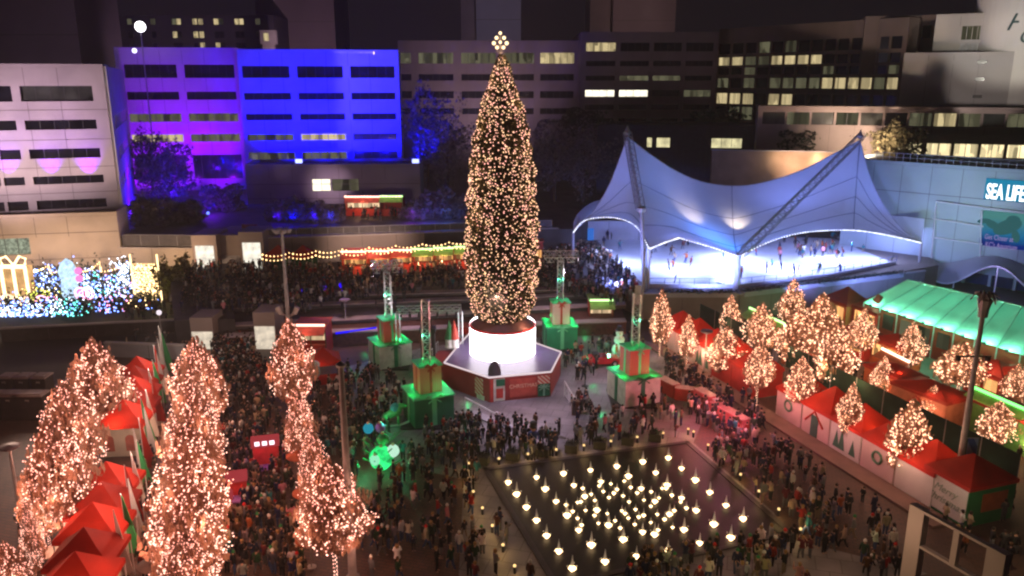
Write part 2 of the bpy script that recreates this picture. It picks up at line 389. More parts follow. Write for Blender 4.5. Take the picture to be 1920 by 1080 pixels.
a = P(453, 421, 118); c = P(483, 436, 118); b = MB(); b.box(a.x, c.x, 118, 118.2, c.z, a.z); b.box(a.x+.1, a.x+.25, 118.05, 118.2, 6.9, c.z, 1); b.box(c.x-.25, c.x-.1, 118.05, 118.2, 6.9, c.z, 1)
tag(b.build('sign_board', [mat('orange board', (.5, .14, .06), .6), steel]), 'plain orange sign board above the stair block', 'sign')
# lower stair piers (nearer) at 361-397 and 479-514
for x0, x1, y0, ym, y1, z, lab in [(361, 397, 596, 622, 655, 0, 'brown gate pier with a white lit panel behind the second row of glowing trees'), (479, 514, 586, 612, 655, 0, 'brown gate pier with a cream lit doorway beside the red snack stall')]:
    p = G((x0+x1)/2, y1, z); D = p.y; a = P(x0, y1, D); c = P(x1, y0, D); t = thing('gate_pier', lab, 'gate pier', (p.x, D, z))
    MB().box(a.x, c.x, D, D+3.5, z, c.z).build('wall', taupe, t)
    MB().box(a.x+.1, c.x-.1, D-.06, D-.004, z+.05, P(380, ym, D).z).build('doorway', emit('doorway light2', (1, .85, .66), .75, vary=.4, scale=1.3), t)
a, c = P(200, 680, 82), P(352, 655, 82)
wall_run('low_wall', (a.x, 82), (c.x, 81), 0, 1.5, .4, greyc, 'low grey wall behind the far end of the red tent row')
a, c = G(0, 618, 1.5), G(345, 600, 1.5); 
wall_run('low_wall', (a.x, a.y), (c.x, c.y), 0, 1.5, .4, mat('dark granite', (.06, .045, .04), .7), 'dark low wall in front of the illuminated garden')
# ================================================================== BUILDINGS
def block(name, label, cat='building', loc=None): return thing(name, label, cat, loc or (0, 0, 0))
def pick(*w):
    return lambda i, j: random.choices([glassd, glassg, windim, winwarm], w)[0]
# white office block at the far left
A, B = P(-70, 250, 112.2), P(208, 250, 118)
o = block('office_building', 'pale concrete office block with ribbon windows above the cream podium wall', loc=(A.x, A.y, 0))
T, L = facade(o, A, B, zt-.2, onplane(150, 127, A, B)[1], [(161, 190), (225, 243), (279, 297), (330, 345), (375, 392)], [(-66, -10), (-4, 40-4), (52, 186)], concrete,
    lambda i, j: glassg if (i, j) == (2, 0) else glassd, refx=110, refy=270, back=5, joints=(206, 262, 314, 362))
WBA, WBB = A.copy(), B.copy()
# its side wall meeting the purple building
D2 = P(236, 200, 163)
o = block('office_building', 'violet-lit side wing with small windows joining the pale office block', loc=(B.x, B.y, 0))
zt2 = onplane(150, 127, A, B)[1]-.3
d = (Vector((D2.x, D2.y))-Vector((B.x, B.y)))
side = facade(o, (B.x+.3, B.y+.3), (B.x+.3+d.x*.96, B.y+.3+d.y*.96), 6.9, zt2, [(zt2-8.6, zt2-6.6), (zt2-13.2, zt2-11.4), (zt2-17.4, zt2-15.8)], [(k*4.6+1.5, k*4.6+4.6) for k in range(9)], mat('smooth concrete', (.46, .44, .46), .8, .1, .3), pick(8, 2, 1, 0), px=False, back=2.0, thick=.3)
# purple / blue building
bluec = mat('blue building concrete', (.50, .50, .52), .8, .06, .3)
A, B = P(226, 200, 163.5), P(456, 200, 167)
o = block('office_building', 'purple-lit office wing with ribbon windows and dark lobby glass', loc=(A.x, A.y, 6.9))
facade(o, A, B, 6.9, onplane(340, 94, A, B)[1], [(121, 146), (172, 187), (213, 228), (252, 266), (291, 336)], [(240, 338), (352, 445)], bluec,
    lambda i, j: {(0, 2): windim, (1, 2): windim, (0, 3): winwarm, (1, 3): windim, (0, 4): glassg}.get((i, j), glassd), refx=345, refy=200, back=20)
A2, B2 = P(452, 200, 160.5), P(750, 200, 164)
o = block('office_building', 'vivid blue floodlit office block with five rows of ribbon windows', loc=(A2.x, A2.y, 6.9))
facade(o, A2, B2, 6.9, onplane(600, 98, A2, B2)[1], [(124, 146), (174, 187), (213, 225), (251, 263), (285, 298)], [(459, 547), (561, 646), (660, 742)], bluec,
    lambda i, j: {(0, 3): windim, (1, 3): winwarm, (0, 4): windim, (1, 4): windim}.get((i, j), glassd), refx=600, refy=200, back=20)
a, c = P(624, 97, 163), P(702, 94, 163)
b = MB(); b.box(a.x, c.x, 163.5, 165, a.z-.5, a.z+.1); b.box(a.x+.1, c.x-.1, 163.45, 163.49, a.z-.45, a.z+.05, 1)
tag(b.build('roof_lantern', [greyc, emit('roof light', (1, .72, .62), 2.2, vary=.5, scale=1)]), 'long glowing roof light on top of the blue floodlit block', 'roof light')
# low concrete building in front
A, B = P(463, 360, 146), P(789, 360, 147.5)
o = block('low_building', 'low mauve concrete pavilion with one bright window under the blue block', loc=(A.x, A.y, 6.9))
facade(o, A, B, 6.9, onplane(620, 313, A, B)[1], [(336, 358)], [(585, 619), (622, 672)], mat('mauve concrete', (.34, .29, .31), .8, .08, .25), lambda i, j: winhot if i == 0 else windim, refx=620, refy=340, back=10, joints=(345, 372))
# mid distance hotels and offices
A, B = P(748, 150, 205), P(1084, 150, 205)
o = block('office_building', 'taupe office block with yellow top floor behind the giant tree', loc=(A.x, A.y, 6))
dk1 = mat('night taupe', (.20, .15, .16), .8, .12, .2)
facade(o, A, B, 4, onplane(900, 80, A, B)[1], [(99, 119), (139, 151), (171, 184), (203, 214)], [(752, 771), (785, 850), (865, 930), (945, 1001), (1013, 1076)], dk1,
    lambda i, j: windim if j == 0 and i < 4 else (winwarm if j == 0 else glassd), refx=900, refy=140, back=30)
A, B = P(1088, 150, 198), P(1343, 150, 198)
o = block('office_building', 'taupe office block with two bright windows on its fourth floor', loc=(A.x, A.y, 6))
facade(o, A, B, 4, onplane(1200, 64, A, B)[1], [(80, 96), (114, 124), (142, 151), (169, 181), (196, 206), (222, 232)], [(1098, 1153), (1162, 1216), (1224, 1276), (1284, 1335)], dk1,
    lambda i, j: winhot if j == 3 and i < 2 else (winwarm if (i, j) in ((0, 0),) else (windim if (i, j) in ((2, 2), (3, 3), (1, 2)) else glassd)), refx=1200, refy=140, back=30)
for x0, x1, y1, D, lab in [(518, 622, 92, 250, 'dark pink-grey tower slab rising behind the blue block'), (893, 977, 58, 260, 'dim grey tower slab directly behind the tree star'), (1148, 1271, 66, 255, 'dim brown tower slab above the taupe block with bright windows'), (-60, 130, 95, 200, 'unlit tower slab above the pale office block')]:
    a, c = P(x0, y1, D), P(x1, -60, D); o = block('tower_block', lab, loc=(a.x, D, 4))
    tm = mat('tower concrete %d' % x0, (.19, .14, .16) if x0 != 893 else (.22, .20, .24), .8, .1, .1)
    MB().box(a.x, c.x, D, D+22, 4, c.z+8).build('wall', tm, o)
    b = MB()
    for k in range(3): b.box(a.x-.05, c.x+.05, D-.05, D-.005, c.z-6-k*9, c.z-5.8-k*9)
    b.build('band', joint, o)
    b = MB(); w = (c.x-a.x)
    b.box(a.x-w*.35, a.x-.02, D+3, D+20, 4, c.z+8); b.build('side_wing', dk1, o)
A, B = P(130, 70, 235), P(515, 70, 235)
o = block('apartment_building', 'dark distant block with scattered small lit windows at top of the skyline', loc=(A.x, A.y, 6))
facade(o, A, B, 4, onplane(300, 32, A, B)[1], [(33+2, 46), (59, 71), (80, 89)], [(x, x+9) for x in (160, 199, 208, 240, 284, 323, 332, 362, 373, 402, 411, 441, 449, 480)], mat('far wall', (.045, .035, .05), .8, .3, .1),
    lambda i, j: {0: winwarm if i in (1, 2, 6, 7, 8, 9, 11, 12) else windim, 1: winwarm if i in (5, 7, 8) else glassd, 2: winwarm if i in (9, 8) else glassd}[j], refx=300, refy=60, back=20, thick=.3)
a = P(494, 68, 228); b = MB(); b.box(a.x-1, a.x+3.2, 228, 230, a.z-2, a.z+1.6); b.box(a.x, a.x+1.4, 227.9, 227.99, a.z-1.2, a.z+.8, 1); b.box(a.x-.5, a.x+2.5, 228.2, 230, 6, a.z-2.02)
tag(b.build('stair_tower', [concrete, winwarm]), 'small pale stair tower with one lit window beside the dark distant block', 'tower')
# hotel wing (oblique)
htl = mat('hotel concrete', (.22, .17, .15), .8, .12, .2); curtain = mat('curtain glass', (.05, .045, .04), .25, .5, .3, spec=.5)
A, B = P(1343, 150, 205), P(1692, 150, 166)
o = block('hotel', 'long stepped hotel wing with glowing glazed corridors', loc=(A.x, A.y, 4))
facade(o, A, B, 4, onplane(1620, 42, A, B)[1], [(73, 95), (102, 119), (124, 139), (146, 166), (178, 200), (206, 232)], [(1345+k*24.5, 1345+k*24.5+21) for k in range(14)], htl,
    lambda i, j: {0: glassd if i not in (3, 5) else windim, 1: random.choice([winwarm, winwarm, windim]) if i < 8 else glassd, 2: random.choice([glassd, glassd, windim, glassg]), 3: random.choice([winwarm, windim]) if i > 5 else random.choice([windim, glassg]), 4: winwarm if i in (0, 1, 2, 4, 5) else glassg, 5: random.choice([glassg, windim, glassg])}[j], refx=1560, refy=140, back=16)
A, B = P(1620, 60, 172), P(1754, 60, 168)
o = block('hotel', 'dark upper hotel storey with two unlit windows', loc=(A.x, A.y, 20))
facade(o, A, B, 30, onplane(1690, 34, A, B)[1], [(48, 72)], [(1664, 1688), (1704, 1746)], htl, glassd, refx=1700, refy=60, back=10)
A, B = P(1752, 60, 160), P(1893, 60, 154)
o = block('hotel', 'pale hotel lift block with a tall glazed bay beside the floodlit tower', loc=(A.x, A.y, 20))
facade(o, A, B, onplane(1800, 104, A, B)[1], onplane(1800, 31, A, B)[1], [(48, 74), (80, 102)], [(1802+k*10, 1811+k*10) for k in range(8)], mat('pale hotel concrete', (.40, .37, .34), .8, .08, .2), lambda i, j: windim if j == 0 else mat('whitish glass', (.4, .4, .42), .4), refx=1840, refy=70, back=10)
A, B = P(1690, 150, 158), P(1900, 150, 150)
o = block('hotel', 'windowless hotel ballroom block half caught by a floodlight', loc=(A.x, A.y, 4))
zb = onplane(1800, 103, A, B)[1]
facade(o, A, B, 8, zb, [(113, 120), (145, 152), (178, 184)], [(1828, 1846)], mat('ballroom concrete', (.40, .38, .37), .8, .05, .2), glassg, refx=1838, refy=150, back=18)
c = P(1978, 100, 148); o = block('hotel_tower', 'floodlit white round hotel tower with dark green script lettering', loc=(c.x, c.y, 4))
MB().lathe([(9.0, 4), (9.0, 75)], (c.x, c.y+9, 0), 48).build('wall', mat('white tower render', (.62, .60, .56), .8, .04, .2), o, smooth=False)
n = Vector((-.35, -1, 0)).normalized()
for txt, px_, py_, sz in [('H', 1911, 42, 4.2), ('C', 1922, 68, 3.6)]:
    p = P(px_, py_, 149.5); text(txt, sz, mat('dark green letter', (.01, .06, .06), .5), o, facing(Vector((p.x, c.y+9, p.z))+Vector(((p.x-c.x)*0, -math.sqrt(max(1, 81-(p.x-c.x)**2))-.05, 0)), (-.5, -1)), depth=.08, name='letter', shear=.35)
# hotel podium and shops
A, B = P(1420, 230, 150), P(2000, 230, 138)
o = block('hotel_podium', 'brown two-storey hotel podium with dim glazing', loc=(A.x, A.y, 4))
facade(o, A, B, 3, onplane(1700, 206, A, B)[1], [(212, 236)], [(1430+k*46, 1472+k*46) for k in range(11)], taupe, lambda i, j: [glassg, windim, glassg, windim, glassg, glassd, windim, winwarm, windim, glassg, windim][i], refx=1700, refy=220, back=8)
A, B = P(1655, 280, 139), P(2000, 280, 131)
o = block('shop_row', 'row of bright shop windows above the aquarium roof', 'shops', loc=(A.x, A.y, 4))
facade(o, A, B, 3, onplane(1800, 262, A, B)[1], [(270, 294)], [(1680, 1728), (1737, 1783), (1789, 1834), (1839, 1883), (1889, 1940)], taupe, winshop, refx=1800, refy=280, back=5)
# dark house with lit windows behind the rink, and lit garden wall
A, B = P(1120, 270, 160), P(1500, 270, 154)
o = block('club_house', 'dark low hall with three yellow windows behind the ice rink canopy', loc=(A.x, A.y, 4))
facade(o, A, B, 3, onplane(1300, 240, A, B)[1], [(259, 277)], [(1213, 1222), (1231, 1256), (1334, 1391)], mat('dark hall wall', (.05, .05, .075), .8), emit('hall window', (1, .9, .5), .75, vary=.5, scale=.8), refx=1300, refy=270, back=14)
A, B = P(1335, 300, 143), P(1560, 295, 139)
t = thing('garden_wall', 'warmly lit garden wall behind the saddle of the white canopy', 'wall', (A.x, A.y, 6.6))
z0 = P(1440, 318, 141).z; z1 = P(1440, 284, 141).z
b = MB(); b.prism([(A.x, A.y), (B.x, B.y), (B.x, B.y+.6), (A.x, A.y+.6)], 6.6, z1); b.build('panel', mat('garden render', (.34, .24, .17), .8, .2, .4), t)
b = MB(); b.prism([(A.x-.2, A.y-.1), (B.x+.2, B.y-.1), (B.x+.2, B.y+.7), (A.x-.2, A.y+.7)], z1+.003, z1+.2); b.build('coping', greyc, t)
for px_ in (1455, 1530): p = P(px_, 300, 139.6); lamp('POINT', (p.x, p.y-1.2, z1-1), 260, (1, .75, .45), .25)
# ================================================================== GIANT TREE, STAGE
SC = Vector((-.95, 76.6, 0)); ZS = 2.4
stg = thing('stage', 'octagonal red stage with gift graphics and a white edge light under the giant tree', 'stage', (SC.x, SC.y, 0))
poly = [G(833, 681, ZS), G(917, 709, ZS), G(1033, 698, ZS), G(1052, 661, ZS), G(1006, 648, ZS)+Vector((0, .6, 0)), Vector((.5, 83.5, ZS)), Vector((-4.5, 83, ZS)), G(860, 648, ZS)]
MB().prism([(p.x, p.y) for p in poly], 0, ZS-.02).build('skirt', mat('stage red skirt', (.26, .035, .03), .6, .12, .8), stg)
b = MB(); b.prism([(p.x*1.0, p.y) for p in poly], ZS-.016, ZS+.02); b.build('deck', mat('stage deck', (.10, .07, .16), .35, .12, 1.5), stg)
b = MB()
for i in range(len(poly)): b.tube([poly[i]+Vector((0, 0, .05)), poly[(i+1) % len(poly)]+Vector((0, 0, .05))], .09, 5)
b.build('edge_trim', emit('edge light', (1, .80, .84), .85), stg)
def panel(i, s0, s1, z0, z1, m, name='banner', off=.05):
    a, c = poly[i], poly[i+1]; d = (c-a); n = Vector((d.y, -d.x, 0)).normalized()
    p0 = a+d*s0+n*off; p1 = a+d*s1+n*off; q = n*.04
    MB().add
    b = MB(); b.add([(p0.x, p0.y, z0), (p1.x, p1.y, z0), (p1.x, p1.y, z1), (p0.x, p0.y, z1), (p0.x-q.x, p0.y-q.y, z0), (p1.x-q.x, p1.y-q.y, z0), (p1.x-q.x, p1.y-q.y, z1), (p0.x-q.x, p0.y-q.y, z1)],
        [(0, 1, 2, 3), (0, 4, 5, 1), (3, 2, 6, 7), (0, 3, 7, 4), (1, 5, 6, 2)]); return b.build(name, m, stg), (p0+p1)/2, n
def stripes(name, c1, c2, sc, rot=.8):
    m, nt, out = _new(name); b = N(nt, 'ShaderNodeBsdfPrincipled', Roughness=.6); tc = N(nt, 'ShaderNodeTexCoord'); mp = N(nt, 'ShaderNodeMapping'); mp.inputs['Rotation'].default_value = (0, rot, 0)
    w = N(nt, 'ShaderNodeTexWave', Scale=sc, wave_profile='SIN'); rp = N(nt, 'ShaderNodeValToRGB'); rp.color_ramp.interpolation = 'CONSTANT'
    rp.color_ramp.elements[0].color = (*c1, 1); rp.color_ramp.elements[1].position = .5; rp.color_ramp.elements[1].color = (*c2, 1)
    nt.links.new(tc.outputs['Object'], mp.inputs[0]); nt.links.new(mp.outputs[0], w.inputs[0]); nt.links.new(w.outputs['Fac'], rp.inputs[0]); nt.links.new(rp.outputs[0], b.inputs['Base Color']); nt.links.new(b.outputs[0], out.inputs[0]); MATS[name] = m; return m
candy = stripes('candy stripe paper', (.45, .05, .03), (.55, .50, .36), 1.1)
whitep = mat('cream gift paper', (.55, .52, .42), .6); redp = mat('red gift paper', (.45, .05, .035), .55); grnp = mat('green gift paper', (.02, .13, .06), .5)
panel(0, .70, .87, .45, 2.1, candy); panel(0, .74, .9, .0, .45, whitep, 'banner', .06)
panel(1, .02, .06, 0, 2.2, redp); panel(1, .07, .25, .05, 2.25, whitep); panel(1, .11, .25, 1.55, 2.2, grnp, 'banner', .1); panel(1, .11, .22, .35, 1.3, redp, 'banner', .1)
_, c, n = panel(1, .33, .76, .30, 2.1, mat('stage sign red', (.42, .075, .05), .5), 'sign_panel', .09)
gold = mat('pale gold letter', (.62, .40, .26), .5)
text('CHRISTMAS', .52, gold, stg, facing(Vector((c.x, c.y, 1.35))+n*.02, n), .02, 'sign_lettering'); 
panel(1, .785, .985, 1.35, 2.15, candy); panel(1, .785, .985, .1, 1.33, grnp, 'banner', .06)
_, c2, n2 = panel(1, .87, .90, .12, 1.3, mat('pale green ribbon', (.20, .42, .26), .5), 'ribbon', .1)
b = MB()
for sx in (-1, 1):
    dx = Vector((n.y*-1, n.x, 0)); cc = Vector((c2.x, c2.y, 1.05))+n*.06
    b.tube([cc, cc+dx*sx*.35+Vector((0, 0, .22)), cc+dx*sx*.55+Vector((0, 0, .02)), cc], .05, 5); b.tube([cc, cc+dx*sx*.5+Vector((0, 0, -.3))], .045, 5)
b.build('bow', MATS['pale green ribbon'], stg)
# left landing with steps and rail
a = G(804, 680, ZS-.4); b = MB(); b.prism([(a.x, a.y), (poly[0].x+.3, poly[0].y-.2), (poly[7].x+.2, poly[7].y), (a.x+.6, poly[7].y-.4)], 0, 1.99); b.build('side_landing', MATS['stage red skirt'], stg)
b = MB(); r0 = [Vector((a.x, a.y, 2)), Vector((a.x+.6, poly[7].y-.4, 2))]
for k in range(6): p = r0[0].lerp(r0[1], k/5); b.tube([p, p+Vector((0, 0, 1.0))], .035, 5)
b.tube([r0[0]+Vector((0, 0, 1)), r0[1]+Vector((0, 0, 1))], .04, 5); b.build('handrail', alum, stg)
# front ramps rails
for x0, y0, x1, y1, lab in [(872, 762, 949, 792, 'white sloping handrail at the corner of the red stage front'), (1058, 730, 1083, 762, 'white sloping handrail beside the green gift panel of the stage')]:
    p, q = G(x0, y0+14), G(x1, y1+16); t = thing('handrail', lab, 'handrail', (p+q)/2); b = MB()
    for k in range(4): r = p.lerp(q, k/3); b.tube([r, r+Vector((0, 0, 1.6-.55*k/3))], .045, 5)
    b.tube([p+Vector((0, 0, 1.6)), q+Vector((0, 0, 1.05))], .06, 5); b.build('rail', whitem, t)
    b = MB(); b.prism([(p.x, p.y), (q.x, q.y), (q.x+.9, q.y+.5), (p.x+.9, p.y+.5)], .02, .16); b.build('ramp_base', greyc, t)
# LED drum and tree
tr = thing('christmas_tree', 'giant slender fairy-lit evergreen standing on a glowing white drum, star on top', 'christmas tree', (SC.x, SC.y, ZS+.02))
DR = 3.3; ztop = 5.35
b = MB(); b.lathe([(DR-.05, ZS+.03), (DR-.05, ztop-.4)], (SC.x, SC.y, 0), 48); b.build('drum', blackm, tr)
b = MB()
n_ = 64
vs = []; fs = []
for k in range(n_+1):
    t = PI*.5+2*PI*k/n_*.92+PI*.08
    for z in (ZS+.05, ztop+.35*abs(math.sin((k/n_-.5)*PI))**6): vs.append((SC.x+DR*math.cos(t), SC.y+DR*math.sin(t), z))
fs = [(2*k, 2*k+2, 2*k+3, 2*k+1) for k in range(n_)]; b.add(vs, fs)
b.build('led_screen', emit('led white', (1, .93, .97), 7.0, sample=True), tr)
b = MB(); b.lathe([(DR+.02, ztop-.10), (DR+.06, ztop+.02), (DR-.1, ztop+.03)], (SC.x, SC.y, 0), 48); b.build('drum_rim', mat('red rim', (.55, .04, .05), .5), tr)
b = MB(); b.lathe([(DR-.2, ztop-.5), (3.1, ztop+.1), (2.2, ztop+.7), (1.0, ztop+1.3)], (SC.x, SC.y, 0), 32); b.build('skirt', mat('dark maroon skirt', (.07, .03, .035), .7), tr)
prof_px = [(105, 4), (125, 14), (151, 21), (180, 31), (207, 40), (235, 46), (262, 51), (318, 58), (373, 61), (429, 64.5), (484, 65.5), (540, 62), (573, 56), (592, 44), (603, 26)]
Zc = lambda py: P(942, py, SC.y).z
mpp = SC.y/FPX*1.0
prof = [(Zc(y), w*SC.y/(FPX*CP-(y-540)*SP)) for y, w in prof_px]
prof.sort()
pz = np.array([p[0] for p in prof]); pr = np.array([p[1] for p in prof])
def leafcloud(n, fn, size, jit=1.0):
    """n small leaf cards; fn(rng)->(pos Nx3)"""
    c = fn(n); a = rng.normal(size=(n, 3)); a /= np.linalg.norm(a, axis=1)[:, None]; bb = rng.normal(size=(n, 3)); bb = np.cross(a, bb); bb /= np.linalg.norm(bb, axis=1)[:, None]
    s = size*(.6+.8*rng.random((n, 1))); v = np.stack([c-a*s, c+bb*s*.6, c+a*s, c-bb*s*.6], 1).reshape(-1, 3)
    return v
def mesh_np(name, v, faces, mats, parent, off, local=False, matidx=None):
    me = bpy.data.meshes.new(name); off = np.array(off)
    me.vertices.add(len(v)); me.vertices.foreach_set('co', (v-off).astype(np.float32).ravel())
    nf, k = faces.shape; me.loops.add(nf*k); me.loops.foreach_set('vertex_index', faces.astype(np.int32).ravel()); me.polygons.add(nf)
    me.polygons.foreach_set('loop_start', np.arange(0, nf*k, k, dtype=np.int32)); me.polygons.foreach_set('loop_total', np.full(nf, k, dtype=np.int32))
    for m in (mats if isinstance(mats, (list, tuple)) else [mats]): me.materials.append(m)
    if matidx is not None: me.polygons.foreach_set('material_index', matidx.astype(np.int32))
    me.update(calc_edges=True); o = bpy.data.objects.new(name, me); COL.objects.link(o)
    if parent is not None: o.parent = parent
    return o
OV = np.array([(1, 0, 0), (-1, 0, 0), (0, 1, 0), (0, -1, 0), (0, 0, 1), (0, 0, -1)], float)
OF = np.array([(0, 2, 4), (2, 1, 4), (1, 3, 4), (3, 0, 4), (2, 0, 5), (1, 2, 5), (3, 1, 5), (0, 3, 5)])
def bulbs_np(c, r):
    n = len(c); rr = r*(.75+.6*rng.random((n, 1, 1))); v = (c[:, None, :]+OV[None]*rr).reshape(-1, 3)
    f = (OF[None]+6*np.arange(n)[:, None, None]).reshape(-1, 3); return v, f
def quads(n): return np.arange(n*4).reshape(-1, 4)
def treepts(n, shell):
    z = pz[0]+(pz[-1]-pz[0])*rng.random(n*2); R = np.interp(z, pz, pr); keep = rng.random(n*2) < R/pr.max()*.8+.2; z = z[keep][:n]; R = R[keep][:n]
    while len(z) < n: z = np.concatenate([z, z])[:n]; R = np.concatenate([R, R])[:n]
    th = rng.random(n)*2*PI; lump = 1+.05*np.sin(th*7+z*1.3)+.045*np.sin(z*3.4+th*3)+.03*np.sin(z*9+th*11)
    q = shell+(1-shell)*rng.random(n)**.5; 
    return np.stack([SC.x+np.cos(th)*R*q*lump, SC.y+np.sin(th)*R*q*lump, z], 1)
v = leafcloud(56000, lambda n: treepts(n, .72), .19); mesh_np('crown', v, quads(56000), leafg, tr, parent_loc(tr))
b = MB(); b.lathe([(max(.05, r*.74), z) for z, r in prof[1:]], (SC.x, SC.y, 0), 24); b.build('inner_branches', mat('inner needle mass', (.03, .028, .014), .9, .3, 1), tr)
# strings of bulbs: vertical swags + random
pts = []
for k in range(150):
    th = k/150*2*PI+rng.normal()*.03; z = pz[0]+rng.random()*2; top = pz[-1]-rng.random()*12 if k % 3 else pz[-1]
    while z < top:
        R = np.interp(z, pz, pr)*(1.0+.05*rng.random()+.05*np.sin(th*7+z*1.3)+.045*np.sin(z*3.4+th*3)); pts.append((SC.x+math.cos(th)*R, SC.y+math.sin(th)*R, z)); z += (.22+rng.random()*.7)*(1 if rng.random() < .85 else 3); th += rng.normal()*.05
pts = np.array(pts); top = treepts(3600, 1.0)*1.0
top = top[(top[:, 2] > Zc(210)) | (rng.random(len(top)) < .30)]
c = np.concatenate([pts, top]); vb, fb = bulbs_np(c, .052)
mesh_np('string_lights', vb, fb, bulbmat('tree bulb', (1, .42, .34), (1, .60, .30), 3.0), tr, parent_loc(tr))['kind'] = 'stuff'
# star of glowing balls
b = MB(); zs = P(938, 78, SC.y)
for px_, py_, r in [(938, 62, .15), (931, 71, .17), (945, 71, .17), (926, 81, .18), (938, 79, .15), (950, 81, .18), (932, 89, .17), (944, 89, .17)]:
    b.ball(P(px_, py_, SC.y), r)
b.build('star', emit('star glow', (1, .72, .40), 2.4), tr)
b = MB()
for px_, py_ in [(938, 62), (926, 83), (950, 83), (931, 89), (945, 89)]: b.tube([P(938, 104, SC.y), P(px_, py_, SC.y)], .05, 4)
b.build('star_frame', steel, tr)
for k in range(14):
    z = pz[0]+.5+k*2.1; R = np.interp(z, pz, pr)+1.2; th = -PI/2+(-1)**k*.85
    lamp('POINT', (SC.x+math.cos(th)*R, SC.y+math.sin(th)*R, z), 200, (1, .55, .3), .12)
# ------------------------------------------------------------------ gift box towers with light trusses
def gift(bm_root, cx, cy, z0, w, d, h, body, rib, rz, stripe=None):
    ca, sa = math.cos(rz), math.sin(rz); T = lambda p: Vector((cx+p.x*ca-p.y*sa, cy+p.x*sa+p.y*ca, p.z))
    b = MB(); b.box(-w/2, w/2, -d/2, d/2, z0, z0+h-.12, 0, T); bo = b.build('gift_box', body, bm_root)
    b = MB(); b.box(-w/2-.1, w/2+.1, -d/2-.1, d/2+.1, z0+h-.115, z0+h+.02, 0, T); b.build('lid', rib if stripe is None else stripe, bo).location
    b = MB(); r = w*.06
    b.box(-r, r, -d/2-.03, d/2+.03, z0+.02, z0+h-.13, 0, T); b.box(-w/2-.03, w/2+.03, -r*1.2, r*1.2, z0+.02, z0+h-.13, 0, T); b.build('ribbon', rib, bo)
    b = MB()
    for k, (sx, sy) in enumerate(((-1, 0), (1, 0))):
        cc = T(Vector((0, -d/2-.12, z0+h-.05))); 
        pp = [T(Vector((0, -d/2-.14, z0+h-.1))), T(Vector((sx*w*.18, -d/2-.22, z0+h+.18))), T(Vector((sx*w*.28, -d/2-.2, z0+h))), T(Vector((0, -d/2-.14, z0+h-.12)))]
        b.tube(pp, .07, 5); b.tube([pp[0], T(Vector((sx*w*.16, -d/2-.16, z0+h-.5)))], .06, 5)
    b.build('bow', rib, bo); return T
green_rib = mat('mint ribbon', (.16, .62, .32), .5, .05); dark_rib = mat('dark green ribbon', (.02, .16, .08), .5)
lidm = mat('mint lid', (.10, .62, .30), .45, .05)
def tower(label, base, w1, h1, w2, h2, m1, m2, r1, r2, rz, ztop, barw, bar_rz, ofs=(0, 0)):
    t = thing('gift_tower', label, 'gift box tower', (base[0], base[1], 0)); x, y = base[0], base[1]
    b = MB(); b.box(x-w1*.62, x+w1*.62, y-w1*.62, y+w1*.62, .012, .14); b.build('plinth', blackm, t)
    gift(t, x, y, .16, w1, w1, h1, m1, r1, rz, lidm); gift(t, x+ofs[0], y+ofs[1], .18+h1+.03, w2, w2, h2, m2, r2, rz, lidm)
    z = .18+h1+.03+h2+.03; b = MB(); b.truss((x, y, z), (x, y, ztop), .62, 9, .05); b.build('truss', alum, t)
    if barw:
        d = Vector((math.cos(bar_rz), math.sin(bar_rz), 0)); c = Vector((x, y, ztop+.5)); b = MB(); b.truss(c-d*barw/2, c+d*barw/2, .9, 6, .055); b.build('cross_truss', alum, t)
        for k in range(4):
            q = c+d*(barw*(k/3-.5)*.9)+Vector((0, -.2, -.7)); b = MB(); b.tube([q+Vector((0, 0, .35)), q+Vector((0, -.15, -.15))], [.12, .17], 8); b.tube([q+Vector((0, 0, .3)), q+Vector((0, .1, .6))], .03, 4); b.build('spotlight', blackm, t)
    # green washes sitting on the lids
    for zz, rr, e in ((.18+h1+.40, w1*.43, 30), (z+.4, .34, 12), (.30, w1*.95, 14)):
        for sx, sy in ((-1, -1), (1, -1), (1, 1), (-1, 1)) if rr > 1 else ((-1, -1), (1, .4)):
            lamp('POINT', (x+sx*rr*.98, y+sy*rr*.98, zz), e, (.0, 1, .25), .06)
    lamp('POINT', (x-.1, y-.4, z+2.4), 22, (.1, 1, .5), .06)
    return t
T1 = G(803, 806); T2 = G(727, 694); T3 = G(1050, 655); T4 = G(1192, 763)
cr = mat('gift cream paper', (.50, .50, .46), .6); gr = mat('gift green paper', (.025, .26, .13), .5, .08); 
redst = stripes('red striped paper', (.50, .05, .035), (.56, .14, .10), 3.0, 0); pinkst = stripes('white red striped paper', (.62, .55, .52), (.60, .20, .18), 2.0, 0)
tower('gift tower with dark green box under a salmon striped box, nearest the green ornament heap', (T1.x-.2, T1.y+2.2), 3.55, 2.65, 1.95, 2.5, mat('gift deep green paper', (.02, .15, .08), .5, .08), stripes('salmon striped paper', (.55, .17, .10), (.58, .26, .17), 2.0, 0), green_rib, redp, .42, 10.9, 0, 0)
tower('gift tower with cream box under a red box beside the brown brick wall', (T2.x, T2.y+2.0), 3.5, 2.5, 1.9, 2.4, cr, redst, dark_rib, green_rib, .5, 10.0, 3.2, .25)
tower('gift tower with green box under a white striped box carrying the widest truss', (T3.x, T3.y+1.2), 3.4, 2.6, 1.9, 2.5, gr, pinkst, green_rib, redp, .12, 9.8, 3.8, .05)
tower('gift tower with cream box under a red striped box beside the pink-lit counters', (T4.x, T4.y+1.8), 3.6, 2.6, 2.0, 2.5, cr, redst, dark_rib, green_rib, .35, 10.2, 0, 0)
